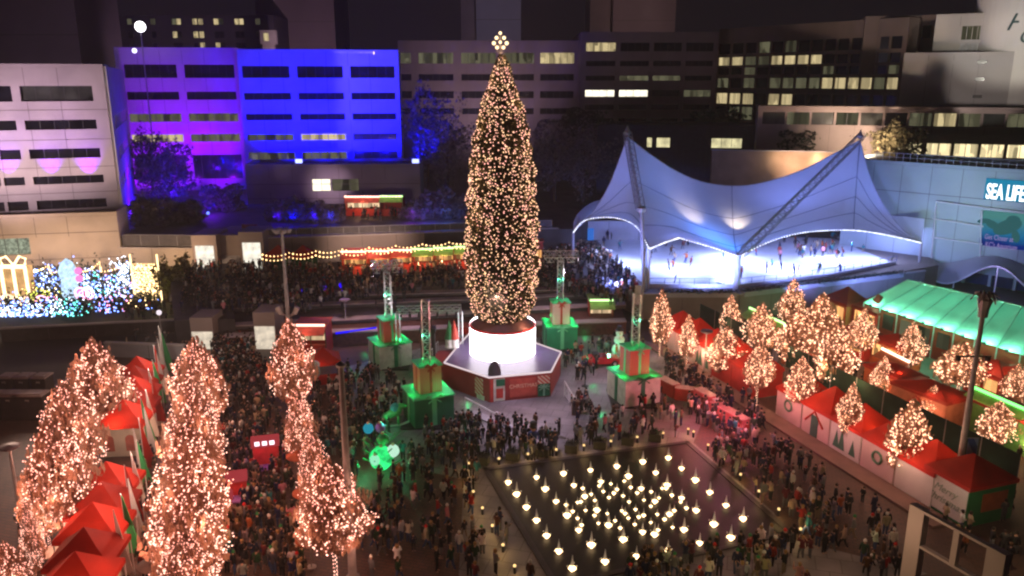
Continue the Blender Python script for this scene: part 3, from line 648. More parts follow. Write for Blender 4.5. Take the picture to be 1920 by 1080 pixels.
for nm, tt in (('stage light bar', T1),):
    t = thing('lighting_rig', 'dark hanging lighting truss between the two gift towers left of the drum', 'lighting rig', (T2.x+4.2, T2.y-1.2, 0)); x, y = T2.x+4.2, T2.y-1.2
    b = MB(); b.truss((x-3.2, y+2, 6.2), (x+3.4, y+2.6, 6.2), .6, 9, .05); b.build('cross_truss', alum, t)
    for sx, yy in ((-3.1, 2.0), (3.3, 2.6)): MB().truss((x+sx, y+yy, .012), (x+sx, y+yy, 5.9), .4, 9, .035).build('leg', alum, t)
    b = MB(); b.prism([(x-.5, y-.6), (x+.9, y-.6), (x+.9, y+.3), (x-.5, y+.3)], .012, 4.6); b.prism([(x-.6, y-.7), (x+1.0, y-.7), (x+1.0, y+.4), (x-.6, y+.4)], 4.603, 5.1); b.build('speaker_column', blackm, t)
    for k in range(7): b = MB(); q = Vector((x-2.8+k*.95, y+2.2, 5.6)); b.tube([q+Vector((0, 0, .35)), q+Vector((0, -.1, -.15))], [.1, .16], 8); b.build('spotlight', blackm, t)
# snow cannon / speaker dome at the stage front
p = G(927, 706, ZS); b = MB(); b.lathe([(.62, 0), (.60, .35), (.5, .8), (.3, 1.15), (.05, 1.3)], (p.x, p.y+.6, ZS+.03), 16)
tag(b.build('cable_hood', mat('dark cover', (.05, .04, .05), .6)), 'dark domed equipment cover on the front corner of the stage', 'equipment cover')
# ================================================================== FOUNTAIN
FZ = .22
fp = [G(905, 880), G(1290, 828), G(1490, 1002), G(1040, 1105)]
struct(sheet('fountain_basin', fp, .05, mat('wet black stone', (.008, .0045, .003), .5, .5, 2.2, spec=.22, bump=.8)))
kerb = MB()
for i in range(4):
    a, c = fp[i], fp[(i+1) % 4]; d = (c-a).normalized(); n = Vector((-d.y, d.x, 0))
    kerb.prism([(a-n*.0).xy, (c-n*.0).xy, (c-n*.4).xy, (a-n*.4).xy], .012, .10)
struct(kerb.build('fountain_kerb', mat('mauve kerb stone', (.045, .035, .04), .6, .2, 1), local=True))
jets = """175,283 228,358 288,438 350,520 413,615 488,712 572,820 690,675 775,778 888,640 970,742 1165,705 1362,660 1555,628 1747,598 1632,510 1450,545 1525,425 1425,345 1335,270 1250,195 1168,130 1090,222 1010,155 848,183 685,205 518,228 350,250 405,325 472,400 582,300 650,370 725,455 540,490 612,580 797,550 750,278 920,245 1000,320 1160,300 1085,400 1250,380 1340,458 1265,578 1175,480 1083,607 1008,592""".split()
small = """812,292 740,305 638,322 690,358 765,340 712,395 625,405 605,408 830,352 850,328 800,378 888,368 935,315 895,275 975,350 1062,342 1017,393 1110,380 1060,432 1130,320 1190,365 965,452 925,405 880,460 920,505 1015,490 1100,482 960,545 1060,532 870,568 838,522 790,477 735,538 655,457 605,507 575,465 535,425 630,550 710,490 1145,515 1205,460 1195,563 1280,445 1155,322 1245,405 1105,580 900,478 985,500""".split()
jl = emit('jet lamp', (1, .66, .33), 6, sample=True)
water = mat('water foam', (.85, .87, .88), .3, .05, 6, trans=.7)
def make_jet(big):
    t = thing('fountain_jet', 'tall warm-lit spout of water in the black fountain basin' if big else 'short warm-lit spout near the middle of the fountain basin', 'fountain jet', (0, 0, 0), 0, 'tall lit fountain spouts' if big else 'short lit fountain spouts')
    k = 1.0 if big else .55
    b = MB(); b.lathe([(.05*k, .34*k), (.11*k, .40*k), (.08*k, .55*k), (.04*k, .80*k), (.01, 1.05*k)], (0, 0, 0), 9)
    for q in range(7):
        a = q*2*PI/7; b.octa((math.cos(a)*.28*k, math.sin(a)*.28*k, (.2+.09*(q % 3))*k), .06*k)
    b.build('water', water, t, smooth=True); b = MB(); b.lathe([(.09*k, .0), (.15*k, .08), (.25*k, .20*k), (.10*k, .32*k)], (0, 0, 0), 8); b.build('lamp_glow', jl, t); return t  # base lamp enlarged into a core that carries the lit water's glow
jb, js = make_jet(True), make_jet(False); first = {True: True, False: True}
for big, lst in ((True, jets), (False, small)):
    src = jb if big else js
    for s in lst:
        x, y = map(float, s.split(',')); p = G(900+x/3.31, 820+y/3.31+(3 if big else 1), .052)
        o = src if first[big] else copy_tree(src); first[big] = False
        o.location = p; o.rotation_euler.z = random.random()*6; k = .85+.3*random.random(); o.scale = (k, k, k)
for sx, sy in ((.3, .3), (.7, .3), (.5, .55), (.3, .75), (.75, .7)):
    q = fp[0].lerp(fp[1], sx).lerp(fp[3].lerp(fp[2], sx), sy)
# planters + low path lights round the basin
pl = thing('planter', '', 'planter', (0, 0, 0), 0, 'dark square planters along the fountain edge')
b = MB(); b.prism([(-.5, -.4), (.5, -.4), (.5, .4), (-.5, .4)], .0, .62); b.prism([(-.54, -.44), (.54, -.44), (.54, .44), (-.54, .44)], .623, .68); b.build('box', mat('dark planter', (.06, .06, .045), .7), pl)
rngv = leafcloud(160, lambda n: rng.normal(size=(n, 3))*np.array([.25, .2, .12])+np.array([0, 0, .8]), .07); mesh_np('shrub', rngv, quads(160), leafd, pl, (0, 0, 0))
edge_desc = ['by the stage crowd', 'midway along the edge facing the stage', 'by the pink-lit counters']
i = 0
for k in range(7):
    s = .0+k/6.4; o = pl if i == 0 else copy_tree(pl); i += 1
    p = (G(905, 872)).lerp(G(1250, 826), s); o.location = (p.x, p.y+.3, .012); o.rotation_euler.z = -.28
    tag(o, 'dark square planter on the fountain edge that faces the stage')
pathl = emit('path lamp', (1, .66, .26), 1.6, sample=False)
for k in range(22):
    if k < 9: p = G(880, 880).lerp(G(1290, 815), k/8)
    elif k < 16: p = G(1300, 820).lerp(G(1500, 1005), (k-9)/6)
    else: p = G(872, 905).lerp(G(965, 1075), (k-16)/5)
    o = thing('bollard_lamp', 'low glowing warm bollard lamp on the fountain surround', 'bollard lamp', (p.x, p.y, .012), 0, 'low glowing bollard lamps round the fountain')
    MB().lathe([(.09, 0), (.09, .45)], (0, 0, 0), 8).build('post', blackm, o, local=True); MB().lathe([(.09, .455), (.10, .56), (.05, .60)], (0, 0, 0), 8).build('lamp_head', pathl, o, local=True)
    lamp('POINT', (p.x, p.y-.25, .75), 20, (1, .62, .22), .06)
# ice rink and canopy -------------------------------------------------
RZ = 3.0
ice = [G(1218, 540, RZ), G(1385, 541, RZ), G(1565, 519, RZ), G(1680, 496, RZ), G(1560, 447, RZ), G(1450, 436, RZ), G(1240, 432, RZ), G(1120, 452, RZ), G(1160, 500, RZ)]
b = MB(); deckp = [G(1200, 552, RZ), G(1385, 553, RZ), G(1600, 527, RZ), G(1760, 497, RZ), G(1700, 430, RZ), G(1100, 425, RZ), G(1050, 452, RZ), G(1100, 500, RZ)]
b.prism([p.xy for p in deckp], .0, RZ+.02); struct(b.build('rink_deck', mat('rink concrete', (.22, .18, .16), .8, .15, .4), local=True))
struct(sheet('ice', ice, RZ+.06, mat('white ice', (.80, .82, .88), .25, .05, .3, spec=.5)))
def boards(A, Bp, lab, bush=False):
    t = thing('rink_fence', lab, 'fence', (A+Bp)/2); b = MB(); d = (Bp-A); L = d.length; n = Vector((-d.y, d.x, 0)).normalized()
    b.prism([A.xy, Bp.xy, (Bp+n*.12).xy, (A+n*.12).xy], RZ+.03, RZ+.55); b.build('kick_board', whitem, t)
    f = MB(); k = int(L/1.8)
    for i in range(k+1): p = A.lerp(Bp, i/k); f.tube([p+Vector((0, 0, .5)), p+Vector((0, 0, 1.3))], .035, 4)
    f.tube([A+Vector((0, 0, 1.3)), Bp+Vector((0, 0, 1.3))], .04, 4); f.tube([A+Vector((0, 0, .75)), Bp+Vector((0, 0, .75))], .03, 4); f.build('rail', mat('blue steel', (.10, .14, .35), .5), t)
boards(ice[0]+Vector((0, 0, 0)), ice[1], 'ice rink fence from the corner posts to the middle canopy post'); boards(ice[1], ice[2], 'ice rink fence in front of the busiest skaters'); boards(ice[2], ice[3], 'ice rink fence at the aquarium wall end'); boards(ice[6], ice[5], 'ice rink fence along the far side')
def hedge(A, Bp, lab):
    d = Bp-A; L = d.length
    def f(n):
        s = rng.random((n, 1)); return np.array(A)+s*np.array(d)+rng.normal(size=(n, 3))*np.array([.24, .24, .12])+np.array([0, 0, .15])
    n = int(L*90); v = leafcloud(n, f, .12); t = thing('hedge', lab, 'hedge', (A+Bp)/2)
    mesh_np('foliage', v, quads(n), leafd, t, parent_loc(t))
    b = MB(); nn = Vector((-d.y, d.x, 0)).normalized(); b.prism([(A-nn*.45).xy, (Bp-nn*.45).xy, (Bp+nn*.45).xy, (A+nn*.45).xy], A.z-.5, A.z+.1); b.build('trough', greyc, t)
hedge(G(1240, 549, RZ+.5), G(1380, 549, RZ+.5), 'clipped planter hedge on the rink edge between the post pair'); hedge(G(1392, 548, RZ+.5), G(1690, 512, RZ+.5), 'long clipped planter hedge on the rink edge above the red tents')
wall_run('rink_wall', G(1204, 556, RZ).xy, G(1385, 557, RZ).xy, 0, RZ+.25, .3, MATS['rink concrete'], 'tan retaining wall under the hedge between the canopy posts')
wall_run('rink_wall', G(1387, 557, RZ).xy, G(1735, 512, RZ).xy, 0, RZ+.25, .3, MATS['rink concrete'], 'tan retaining wall under the long hedge')
# rear wall of the rink (left part) and right
a, c = P(1085, 455, 132), P(1240, 440, 132); wall_run('rink_wall', a.xy, c.xy, RZ, a.z+3.6, .3, mat('pale rink wall', (.55, .52, .60), .7, .05), 'pale blue-lit wall with a blue sign under the canopy tip')
b = MB(); p = P(1103, 446, 131.8); b.box(p.x-.9, p.x+.9, 131.75, 131.95, p.z-1.6, p.z+1.6); tag(b.build('wall_sign', emit('blue sign', (.05, .25, 1), .6)), 'upright blue sign on the pale rink wall', 'sign')
cv = thing('canopy', 'large white twin-peaked tensile canopy over the ice rink', 'canopy', (G(1385, 540, RZ)))
Tp = [(1075, 435, 112), (1108, 402, 112.5), (1138, 356, 113), (1160, 304, 113.2), (1176, 257, 113.2), (1215, 287, 115.5), (1262, 318, 118), (1312, 340, 120), (1372, 349, 121), (1430, 343, 121.5), (1500, 321, 122), (1560, 291, 122), (1612, 263, 122), (1631, 330, 119.5), (1657, 385, 117.5), (1690, 428, 116), (1728, 455, 115)]
Fp = [(1075, 435, 112), (1097, 412, 110), (1150, 407, 106), (1192, 423, 102), (1217, 466, 99.5), (1246, 454, 99), (1273, 445, 98.6), (1328, 461, 98.5), (1385, 480, 98.8), (1440, 453, 101), (1500, 436, 103), (1555, 431, 105), (1600, 431, 107), (1635, 435, 109), (1668, 441, 111), (1700, 448, 113), (1728, 455, 115)]
def interp(pts, sub=4):
    pts = [Vector(p) for p in pts]; out = []; 
    cusps = {4, 12} if len(pts) == 17 else set()
    for i in range(len(pts)-1):
        p0 = pts[i-1] if i > 0 and i not in cusp_set else pts[i]; p3 = pts[i+2] if i+2 < len(pts) and (i+1) not in cusp_set else pts[i+1]
        for k in range(sub):
            t = k/sub; p1, p2 = pts[i], pts[i+1]
            out.append(.5*((2*p1)+(p2-p0)*t+(2*p0-5*p1+4*p2-p3)*t*t+(3*p1-p0-3*p2+p3)*t**3))
    out.append(pts[-1]); return out
cusp_set = {4, 12}; TT = interp([P(*q) for q in Tp]); cusp_set = {4, 6, 8}; FF = interp([P(*q) for q in Fp])
BB = []
for i, q in enumerate(TT):
    s = i/(len(TT)-1); e = math.sin(PI*s)**.6
    BB.append(Vector((TT[0].x+(TT[-1].x-TT[0].x)*s, TT[0].y+(TT[-1].y-TT[0].y)*s+e*27, 9.5+1.2*math.sin(s*PI*6))))
def patch(Lo, Hi, nv, sag):
    vs = []; 
    for a, c in zip(Lo, Hi):
        h = (c-a).length
        for k in range(nv+1): t = k/nv; p = a.lerp(c, t); p.z -= sag*h*4*t*(1-t)*.25; vs.append(p)
    n = len(Lo); fs = [(i*(nv+1)+k, (i+1)*(nv+1)+k, (i+1)*(nv+1)+k+1, i*(nv+1)+k+1) for i in range(n-1) for k in range(nv)]
    return vs, fs
tent = mat('tent membrane', (.74, .74, .78), .6, .04, .15, trans=.36)
b = MB(); v1, f1 = patch(FF, TT, 10, .42); b.add(v1, f1); v2, f2 = patch(BB, TT, 8, .42); b.add(v2, [tuple(reversed(f)) for f in f2]); b.build('membrane', tent, cv, smooth=True)
sm = MB(); lift = Vector((0, -.06, .06))
for k in (3, 5, 7): sm.tube([v1[i*11+k]+lift for i in range(len(FF))], .035, 4)
for i in (16, 32, 48): sm.tube([v1[i*11+k]+lift for k in range(11)], .05, 4)
sm.build('seam', mat('seam', (.16, .17, .26), .6), cv)
eb = MB(); eb.tube([p+Vector((0, -.03, 0)) for p in FF], .11, 5); eb.tube([p+Vector((0, 0, .03)) for p in TT], .08, 5); eb.build('edge_cable', mat('edge webbing', (.6, .6, .68), .6), cv)
pts = [FF[0].lerp(FF[0], 0)]; bc = []
for i in range(len(FF)-1):
    for k in range(3): bc.append(FF[i].lerp(FF[i+1], k/3)+Vector((0, -.16, -.05)))
bc = np.array([tuple(p) for p in bc if True]); vb, fb = bulbs_np(bc, .085); mesh_np('string_lights', vb, fb, emit('cold bulb', (.9, .93, 1), 3.0), cv, parent_loc(cv))['kind'] = 'stuff'
AL, AR = TT[16], TT[48]
b = MB(); b.truss(P(1201, 392, 101), AL+Vector((0, 0, .6)), .85, 12, .07); b.build('mast', steel, cv)
b = MB(); b.truss(P(1392, 474, 98.8), AR+Vector((.3, 0, .7)), .95, 20, .07); b.build('mast', steel, cv)
b = MB(); b.tube([P(1203, 398, 100.6), G(1211, 549, RZ)+Vector((0, 1, 0))], [.24, .3], 8); b.lathe([(.55, -.2), (.6, .25), (.3, .5)], P(1203, 394, 100.6), 8); b.build('post', steel, cv)
b = MB(); q = FF[16]; b.tube([q, Vector((q.x, q.y, RZ+.03))], .28, 8); b.build('post', whitem, cv)
b = MB(); q = FF[32]; b.tube([q+Vector((0, 0, .2)), Vector((q.x, q.y, RZ+.03))], [.35, .45], 8); b.build('post', whitem, cv)
b = MB(); q = FF[0]; b.tube([q, Vector((q.x, q.y, RZ))], .2, 6); b.build('post', steel, cv)
b = MB(); q = FF[-1]; b.tube([q, Vector((q.x, q.y, RZ))], .2, 6); b.build('post', steel, cv)
for q in (AL, AR): b = MB(); b.lathe([(.25, .2), (.5, .6), (.2, 1.2), (.05, 1.6)], q, 8); b.build('finial', steel, cv)
# light under and on the canopy
for px_, py_, D, e in [(1160, 455, 114, 1300), (1280, 470, 110, 1900), (1370, 455, 117, 2200), (1470, 470, 110, 2000), (1560, 460, 116, 1900), (1640, 470, 116, 900)]:
    p = P(px_, py_, D); lamp('AREA', (p.x, p.y, 6.9), e*1.1, (.40, .48, 1), sx=4, sy=4); 
for px_, D, e, c in [(1180, 117, 1500, (.16, .28, 1)), (1310, 108, 900, (.08, .26, 1)), (1355, 105, 700, (.0, .22, 1)), (1480, 119, 1500, (.2, .28, 1)), (1590, 122, 1500, (.18, .28, 1))]:
    p = P(px_, 480, D); lamp('SPOT', (p.x, p.y, 4.2), e*4.2, c, .3, (p.x+.5, p.y+3, 20), 130, 1)
for px_, py_, D in [(1285, 500, 110), (1375, 500, 112)]: p = P(px_, py_, D); lamp('SPOT', (p.x, p.y, 5.6), 3400, (1, .80, .55), .2, (p.x+1, p.y+4, 16), 62, 1)
for px_, tgt in [(1150, (1150, 330, 113)), (1340, (1300, 400, 110)), (1500, (1520, 380, 112)), (1650, (1640, 400, 114))]:
    p = P(px_, 560, 95); lamp('SPOT', (p.x, 95, 4.5), 13000, (.22, .30, 1), .4, P(*tgt), 120, 1)
# ================================================================== FAIRY-LIT TREES
pinkbulb = bulbmat('pink warm bulb', (1, .38, .29), (1, .54, .41), 4.2); amberbulb = bulbmat('amber bulb', (1, .43, .25), (1, .60, .38), 3.8)
def crownpts(n, shell, seed, conic=.5):
    r = np.random.default_rng(seed); z = r.random(n*3)
    R = np.where(z < .3, .55+.45*(z/.3)**.6, 1-conic*((z-.3)/.7)**1.2-(1-conic)*((z-.3)/.7)**3.2); R = np.clip(R, .03, 1)
    k = r.random(n*3) < R*.9+.1; z = z[k][:n]; R = R[k][:n]; th = r.random(len(z))*2*PI
    lump = 1+.17*np.sin(th*3+seed+z*5)+.14*np.sin(z*11+th*2+seed)+.10*np.sin(th*7+z*17)
    q = shell+(1-shell)*r.random(len(z))**.5
    return np.stack([np.cos(th)*R*q*lump, np.sin(th)*R*q*lump, z], 1), r
def proto_tree(seed, bulb, nb, nl, conic, br=.023, bz=.33):
    t = thing('fairy_light_tree', '', 'tree')
    ends, r = crownpts(95, .93, seed, conic); st = ends*np.array([.12, .12, .30]); nb_ = len(ends)
    def along(n, lo, spread):
        i = r.integers(0, nb_, n); t = (lo+(1-lo)*r.random(n)**.8)[:, None]; q = st[i]*(1-t)+ends[i]*t; q[:, 2] -= (.07*np.sin(t*PI))[:, 0]; return q+r.normal(size=(n, 3))*spread*np.array([1, 1, .4])
    c = np.concatenate([along(int(nl*.8), .25, .065), crownpts(int(nl*.25), .5, seed+9, conic)[0]]); n = len(c); a = r.normal(size=(n, 3)); a /= np.linalg.norm(a, axis=1)[:, None]; bb = np.cross(a, r.normal(size=(n, 3))); bb /= np.linalg.norm(bb, axis=1)[:, None]
    s = .062*(.6+.8*r.random((n, 1))); v = np.stack([c-a*s, c+bb*s*.6, c+a*s, c-bb*s*.6], 1).reshape(-1, 3)
    cr_ = mesh_np('crown', v, quads(n), leafw, t, (0, 0, 0))
    c = np.concatenate([along(int(nb*.72), .68, .035), crownpts(int(nb*.28), .86, seed+5, conic)[0]]); vb, fb = bulbs_np(c, 1.0); n = len(c); sub = (vb.reshape(n, 6, 3)-c[:, None, :])*np.array([br, br, br*bz])+c[:, None, :]
    mesh_np('string_lights', sub.reshape(-1, 3), fb, bulb, t, (0, 0, 0))['kind'] = 'stuff'
    b = MB(); b.tube([(0, 0, -1), (0, 0, 0), (0, 0, .4), (.02, 0, .9)], [.07, .06, .045, .015], 7)
    for k in range(7):
        an = k*2*PI/7+seed; b.tube([(0, 0, -.02+.07*k), (.45*math.cos(an), .45*math.sin(an), .22+.08*k)], [.03, .01], 5)
    b.build('trunk', bark, t, local=True)
    # bulbs wound round the trunk
    k = 46; c = np.array([(.085*math.cos(i*1.3), .085*math.sin(i*1.3), -1+i/k*1.0) for i in range(k)]); vb, fb = bulbs_np(c, .026); mesh_np('trunk_lights', vb, fb, bulb, t, (0, 0, 0))['kind'] = 'stuff'
    return t
protos = {'p': [proto_tree(s, pinkbulb, 1700, 4200, .55) for s in (1, 2)], 'a': [proto_tree(s, amberbulb, 800, 2600, .85, .036, .32) for s in (3, 4, 5)]}
used = set()
NT = 0
def litree(kind, idx, base, h, w, trunk, label, e=1.0, grp=None, hx=1.0):
    """base on the ground; h total height; w crown width; trunk = clear stem height"""
    global NT
    src = protos[kind][idx % len(protos[kind])]
    o = src if src.name not in used else None
    if o is None: o = copy_tree(src)
    used.add(src.name); hc = h-trunk
    o.location = (base[0], base[1], base[2]+trunk); o.rotation_euler.z = random.random()*6
    # crown scales with w and hc, the stem with the same x,y scale
    for ch in o.children:
        n = ch.name.split('.')[0]
        if n in ('crown',): ch.scale = (w/2, w/2, hc)
        elif n == 'string_lights': ch.scale = (w/2, w/2, hc)
        elif n == 'trunk': ch.scale = (w/2.6, w/2.6, max(trunk, .5))
        else: ch.scale = (w/3.2, w/3.2, max(trunk, .5))
    tag(o, label, 'tree', grp); NT += 1
    c = (1, .42, .28) if kind == 'p' else (1, .55, .30)
    for k in range(4):
        an = -PI/2+(-1)**k*.8; q_ = w*.5*(1, 1, .8, .45)[k]+.6; lamp('POINT', (base[0]+math.cos(an)*q_, base[1]+math.sin(an)*q_, base[2]+trunk+hc*(.1+.25*k)), 135*e*w/4, c, .05)
    return o
def ontop(px, py, h): g = G(px, py, h); return (g.x, g.y, .01)
# three files of trees on the left; the crown top pixel fixes the place for the given height
gl = 'pink-lit trees between the tents and the crowd'
for i, (px, py, h, w, lab) in enumerate([
    (172, 637, 9.0, 5.2, 'broad pink-lit tree behind the far red tents, tallest of its file'),
    (116, 714, 8.6, 4.3, 'pink-lit tree beside the middle red tents, second of its file'),
    (90, 792, 8.4, 4.5, 'wide pink-lit tree beside the row of portable toilets'),
    (70, 880, 5.6, 2.8, 'low pink-lit tree by the gap in the red tent row'),
    (362, 634, 8.6, 4.6, 'pink-lit tree in front of the brown gate pier, farthest of the middle file'),
    (352, 715, 8.6, 4.2, 'pink-lit tree second from the gate pier in the middle file'),
    (346, 795, 8.6, 4.8, 'full pink-lit tree halfway down the middle file'),
    (340, 888, 7.6, 4.5, 'pink-lit tree opposite the nearest red tents'),
    (335, 990, 6.3, 3.6, 'small-crowned pink-lit tree at the near end of the middle file'),
    (540, 598, 8.8, 4.0, 'pink-lit tree beside the red snack stall and the tall lamp mast'),
    (556, 726, 7.2, 2.3, 'slim pink-lit tree above the upper orange umbrella'),
    (584, 806, 6.8, 2.3, 'slim pink-lit tree between the two orange umbrellas'),
    (616, 862, 7.8, 4.3, 'wide pink-lit tree behind the nearest grey mast'),
    ]):
    litree('p', i, ontop(px, py, h), h, w*.93, 1.6 if i != 12 else 2.4, lab, 1.0, gl)
litree('p', 0, ontop(48, 945, 4.5), 4.5, 1.3, .4, 'thin pink-lit sapling beside the cafe tables', .4, gl); litree('p', 1, ontop(4, 1015, 5.5), 5.5, 2.2, 1.4, 'pink-lit tree cut by the picture corner below the lamp post', .6, gl)
ga = 'amber-lit trees in the market'
tr_list = [ # crown top px,py, foot px,py (or None), width px
 (1240, 541, 1236, 668, 36, 'amber-lit slim tree at the far end of the front tent row'),
 (1290, 590, 1287, 688, 30, 'small amber-lit tree beside the pink-lit stall walls'),
 (1360, 612, 1357, 712, 62, 'amber-lit tree in front of the dark red roof end'),
 (1417, 640, 1417, 765, 48, 'round amber-lit tree with a wound glowing stem by the pink counters'),
 (1500, 668, 1494, 795, 50, 'amber-lit tree before the first near red tent with a glowing stem'),
 (1592, 716, 1586, 852, 42, 'slender amber-lit tree before the white stall wall with tree graphics'),
 (1708, 748, 1693, 905, 76, 'largest amber-lit tree in front of the bright red tent roof'),
 (1478, 522, 1480, 628, 42, 'pointed amber-lit tree below the long rink hedge'),
 (1535, 548, 1533, 668, 66, 'bushy amber-lit tree with a bright head beside the small red marquees'),
 (1424, 568, 1422, 672, 52, 'round amber-lit tree at the green and white awning'),
 (1366, 553, 1366, 645, 34, 'yellowish amber-lit tree behind the dark green panels'),
 (1488, 578, 1490, 702, 72, 'amber-lit tree standing before the candy-striped awning'),
 (1560, 596, 1557, 742, 66, 'tall amber-lit tree at the end of the candy-striped awning'),
 (1613, 578, 1610, 690, 46, 'amber-lit tree with a bare glowing stem beside the red kiosk'),
 (1703, 603, 1702, 700, 44, 'amber-lit tree in front of the green-lit pavilion eave'),
 (1795, 640, 1795, 738, 80, 'broad amber-lit tree behind the lamp mast'),
 (1653, 668, 1650, 752, 40, 'amber-lit tree beside the red arched stall front'),
 (1745, 722, 1744, 795, 40, 'small amber-lit tree before the green door stall'),
 (1900, 680, 1898, 775, 46, 'amber-lit tree cut by the picture edge under the pavilion'),
 (1868, 752, 1862, 845, 62, 'amber-lit tree before the green-edged stall board')]
for i, (tx, ty, fx, fy, wpx, lab) in enumerate(tr_list):
    f = G(fx, fy, .01); top = P(tx, ty, f.y+.01); w = wpx*f.y/FPX*1.0*1.0
    clear = .36 if wpx < 55 and i in (3, 4, 5, 13) else .24
    litree('a', i, (f.x, f.y, .01), top.z, w*1.18, top.z*clear, lab, .75, ga)
# ================================================================== TENTS ON THE LEFT
def tent_mesh(w, d, he, hp, fab, wallmat, root, wall=True, arches=True, side=None):
    b = MB(); c = (0, 0, hp)
    r = [(-w/2, -d/2, he), (w/2, -d/2, he), (w/2, d/2, he), (-w/2, d/2, he)]
    mid = lambda p, q, t: tuple(p[k]+(q[k]-p[k])*t-(.10 if k == 2 else 0) for k in range(3))
    for i in range(4):
        p, q = r[i], r[(i+1) % 4]; m1, m2 = mid(p, c, .5), mid(q, c, .5)
        b.add([p, q, m2, m1], [(0, 1, 2, 3)]); b.add([m1, m2, c], [(0, 1, 2)])
        p2, q2 = (p[0], p[1], he-.3), (q[0], q[1], he-.3); b.add([p2, q2, q, p], [(0, 1, 2, 3)])
    b.build('roof', fab, root, local=True)
    for x in (-1, 1):
        for y in (-1, 1): b = MB(); b.tube([(x*(w/2-.06), y*(d/2-.06), 0), (x*(w/2-.06), y*(d/2-.06), he-.02)], .035, 5); b.build('leg', whitem, root, local=True)
gl2 = 'red peaked tents in a row'
tw = [(141, 1035), (157, 989), (173, 942), (188, 903), (199, 866), (231, 749), (244, 726), (248, 704), (252, 686), (256, 668)]
proto = thing('market_tent', '', 'tent'); tent_mesh(3.7, 3.3, 2.7, 4.3, redfab, None, proto)
v = MB(); v.box(-1.55, 1.55, 1.47, 1.53, .05, 2.35); v.build('back_wall', cream, proto, local=True)
b = MB(); b.box(-1.4, 1.4, -1.1, -.6, .02, .95); b.build('counter', wood, proto, local=True)
ordn = ['nearest red peaked tent beside the green and white pennants', 'red peaked tent second from the near end of the row', 'bright red peaked tent, third from the near end', 'dark red peaked tent with a white back slope, fourth from the near end', 'red peaked tent just before the gap in the row', 'red peaked tent with the arched cream wall facing the gap', 'red peaked tent behind the one with the arched cream wall', 'red peaked tent with a white side slope in the far group', 'red peaked tent second from the far end', 'red peaked tent at the far end with a violet-lit slope']
dirv = None
for i, (px, py) in enumerate(tw):
    q = G(px, py, 4.25); o = proto if i == 0 else copy_tree(proto); o.location = (q.x, q.y, .012); tag(o, ordn[i], 'tent', gl2)
    k = tw[i+1] if i < 9 else None
    o.rotation_euler.z = .10
    if i == 5:
        b = MB(); b.box(-1.62, 1.62, -1.56, -1.50, .02, 2.42); wl = b.build('front_wall', cream, o, local=True)
        for sx in (-.85, .75):
            b = MB(); pts = [(sx-.36, 0), (sx+.36, 0), (sx+.36, 1.0)]+[(sx+.36*math.cos(a), 1.0+.36*math.sin(a)) for a in np.linspace(0, PI, 8)][1:]
            n = len(pts); b.add([(p[0], -1.6, .5+p[1]) for p in pts]+[(p[0], -1.565, .5+p[1]) for p in pts], [tuple(range(n))]+[(k, (k+1) % n, n+(k+1) % n, n+k) for k in range(n)]); b.build('arched_window', mat('pink red board', (.45, .14, .10), .6), wl, local=True)
    if i in (0, 2, 4, 5, 7, 9): lamp('POINT', (q.x+.2, q.y-.3, 2.1), 120, (1, .62, .40), .1)
# pennants: tall narrow canvas blades in front of the stalls
gp = 'tall canvas pennants along the tent fronts'; pc = [whitefab, mat('green canvas', (.06, .42, .14), .7, .1, trans=.3), whitefab, redfab]
pn = {0: 'white', 1: 'green', 3: 'red'}
a0, a1 = G(213, 1085, 0), G(296, 690, 0)
k = 0
for (s0, s1, n) in ((0, .52, 11), (.60, 1, 8)):
    for j in range(n):
        s = s0+(s1-s0)*j/(n-1); p = a0.lerp(a1, s); m = k % 4
        b = MB(); b.tube([(0, 0, 0), (0, 0, 4.6)], .03, 5); o = thing('pennant', '%s canvas pennant on a pole %s' % (pn.get(m, 'white'), ['before the nearest red tents', 'before the middle red tents', 'before the far red tents'][0 if s < .3 else 1 if s < .62 else 2]), 'pennant', (p.x+.55+(k % 3)*.22, p.y, .012), -.35+.2*(k % 2), gp)
        b.build('pole', whitem, o, local=True)
        b = MB(); wd = 1.0; b.add([(0.02, -.02, 4.5), (.10, -.05, 4.4), (wd, -.15, 1.2), (wd*.8, .1, .45), (.05, .02, .5), (0.02, .02, 4.5), (.10, -.01, 4.4), (wd, -.11, 1.2), (wd*.8, .14, .45), (.05, .06, .5)], [(0, 1, 2, 3, 4), (9, 8, 7, 6, 5), (0, 5, 6, 1), (1, 6, 7, 2), (2, 7, 8, 3)]); b.build('canvas', pc[m], o, local=True); k += 1
for s in (.05, .2, .35, .5, .65, .8, .95): p = a0.lerp(a1, s); lamp('POINT', (p.x+1.0, p.y, 5.4), 330, (1, .78, .64), .08)
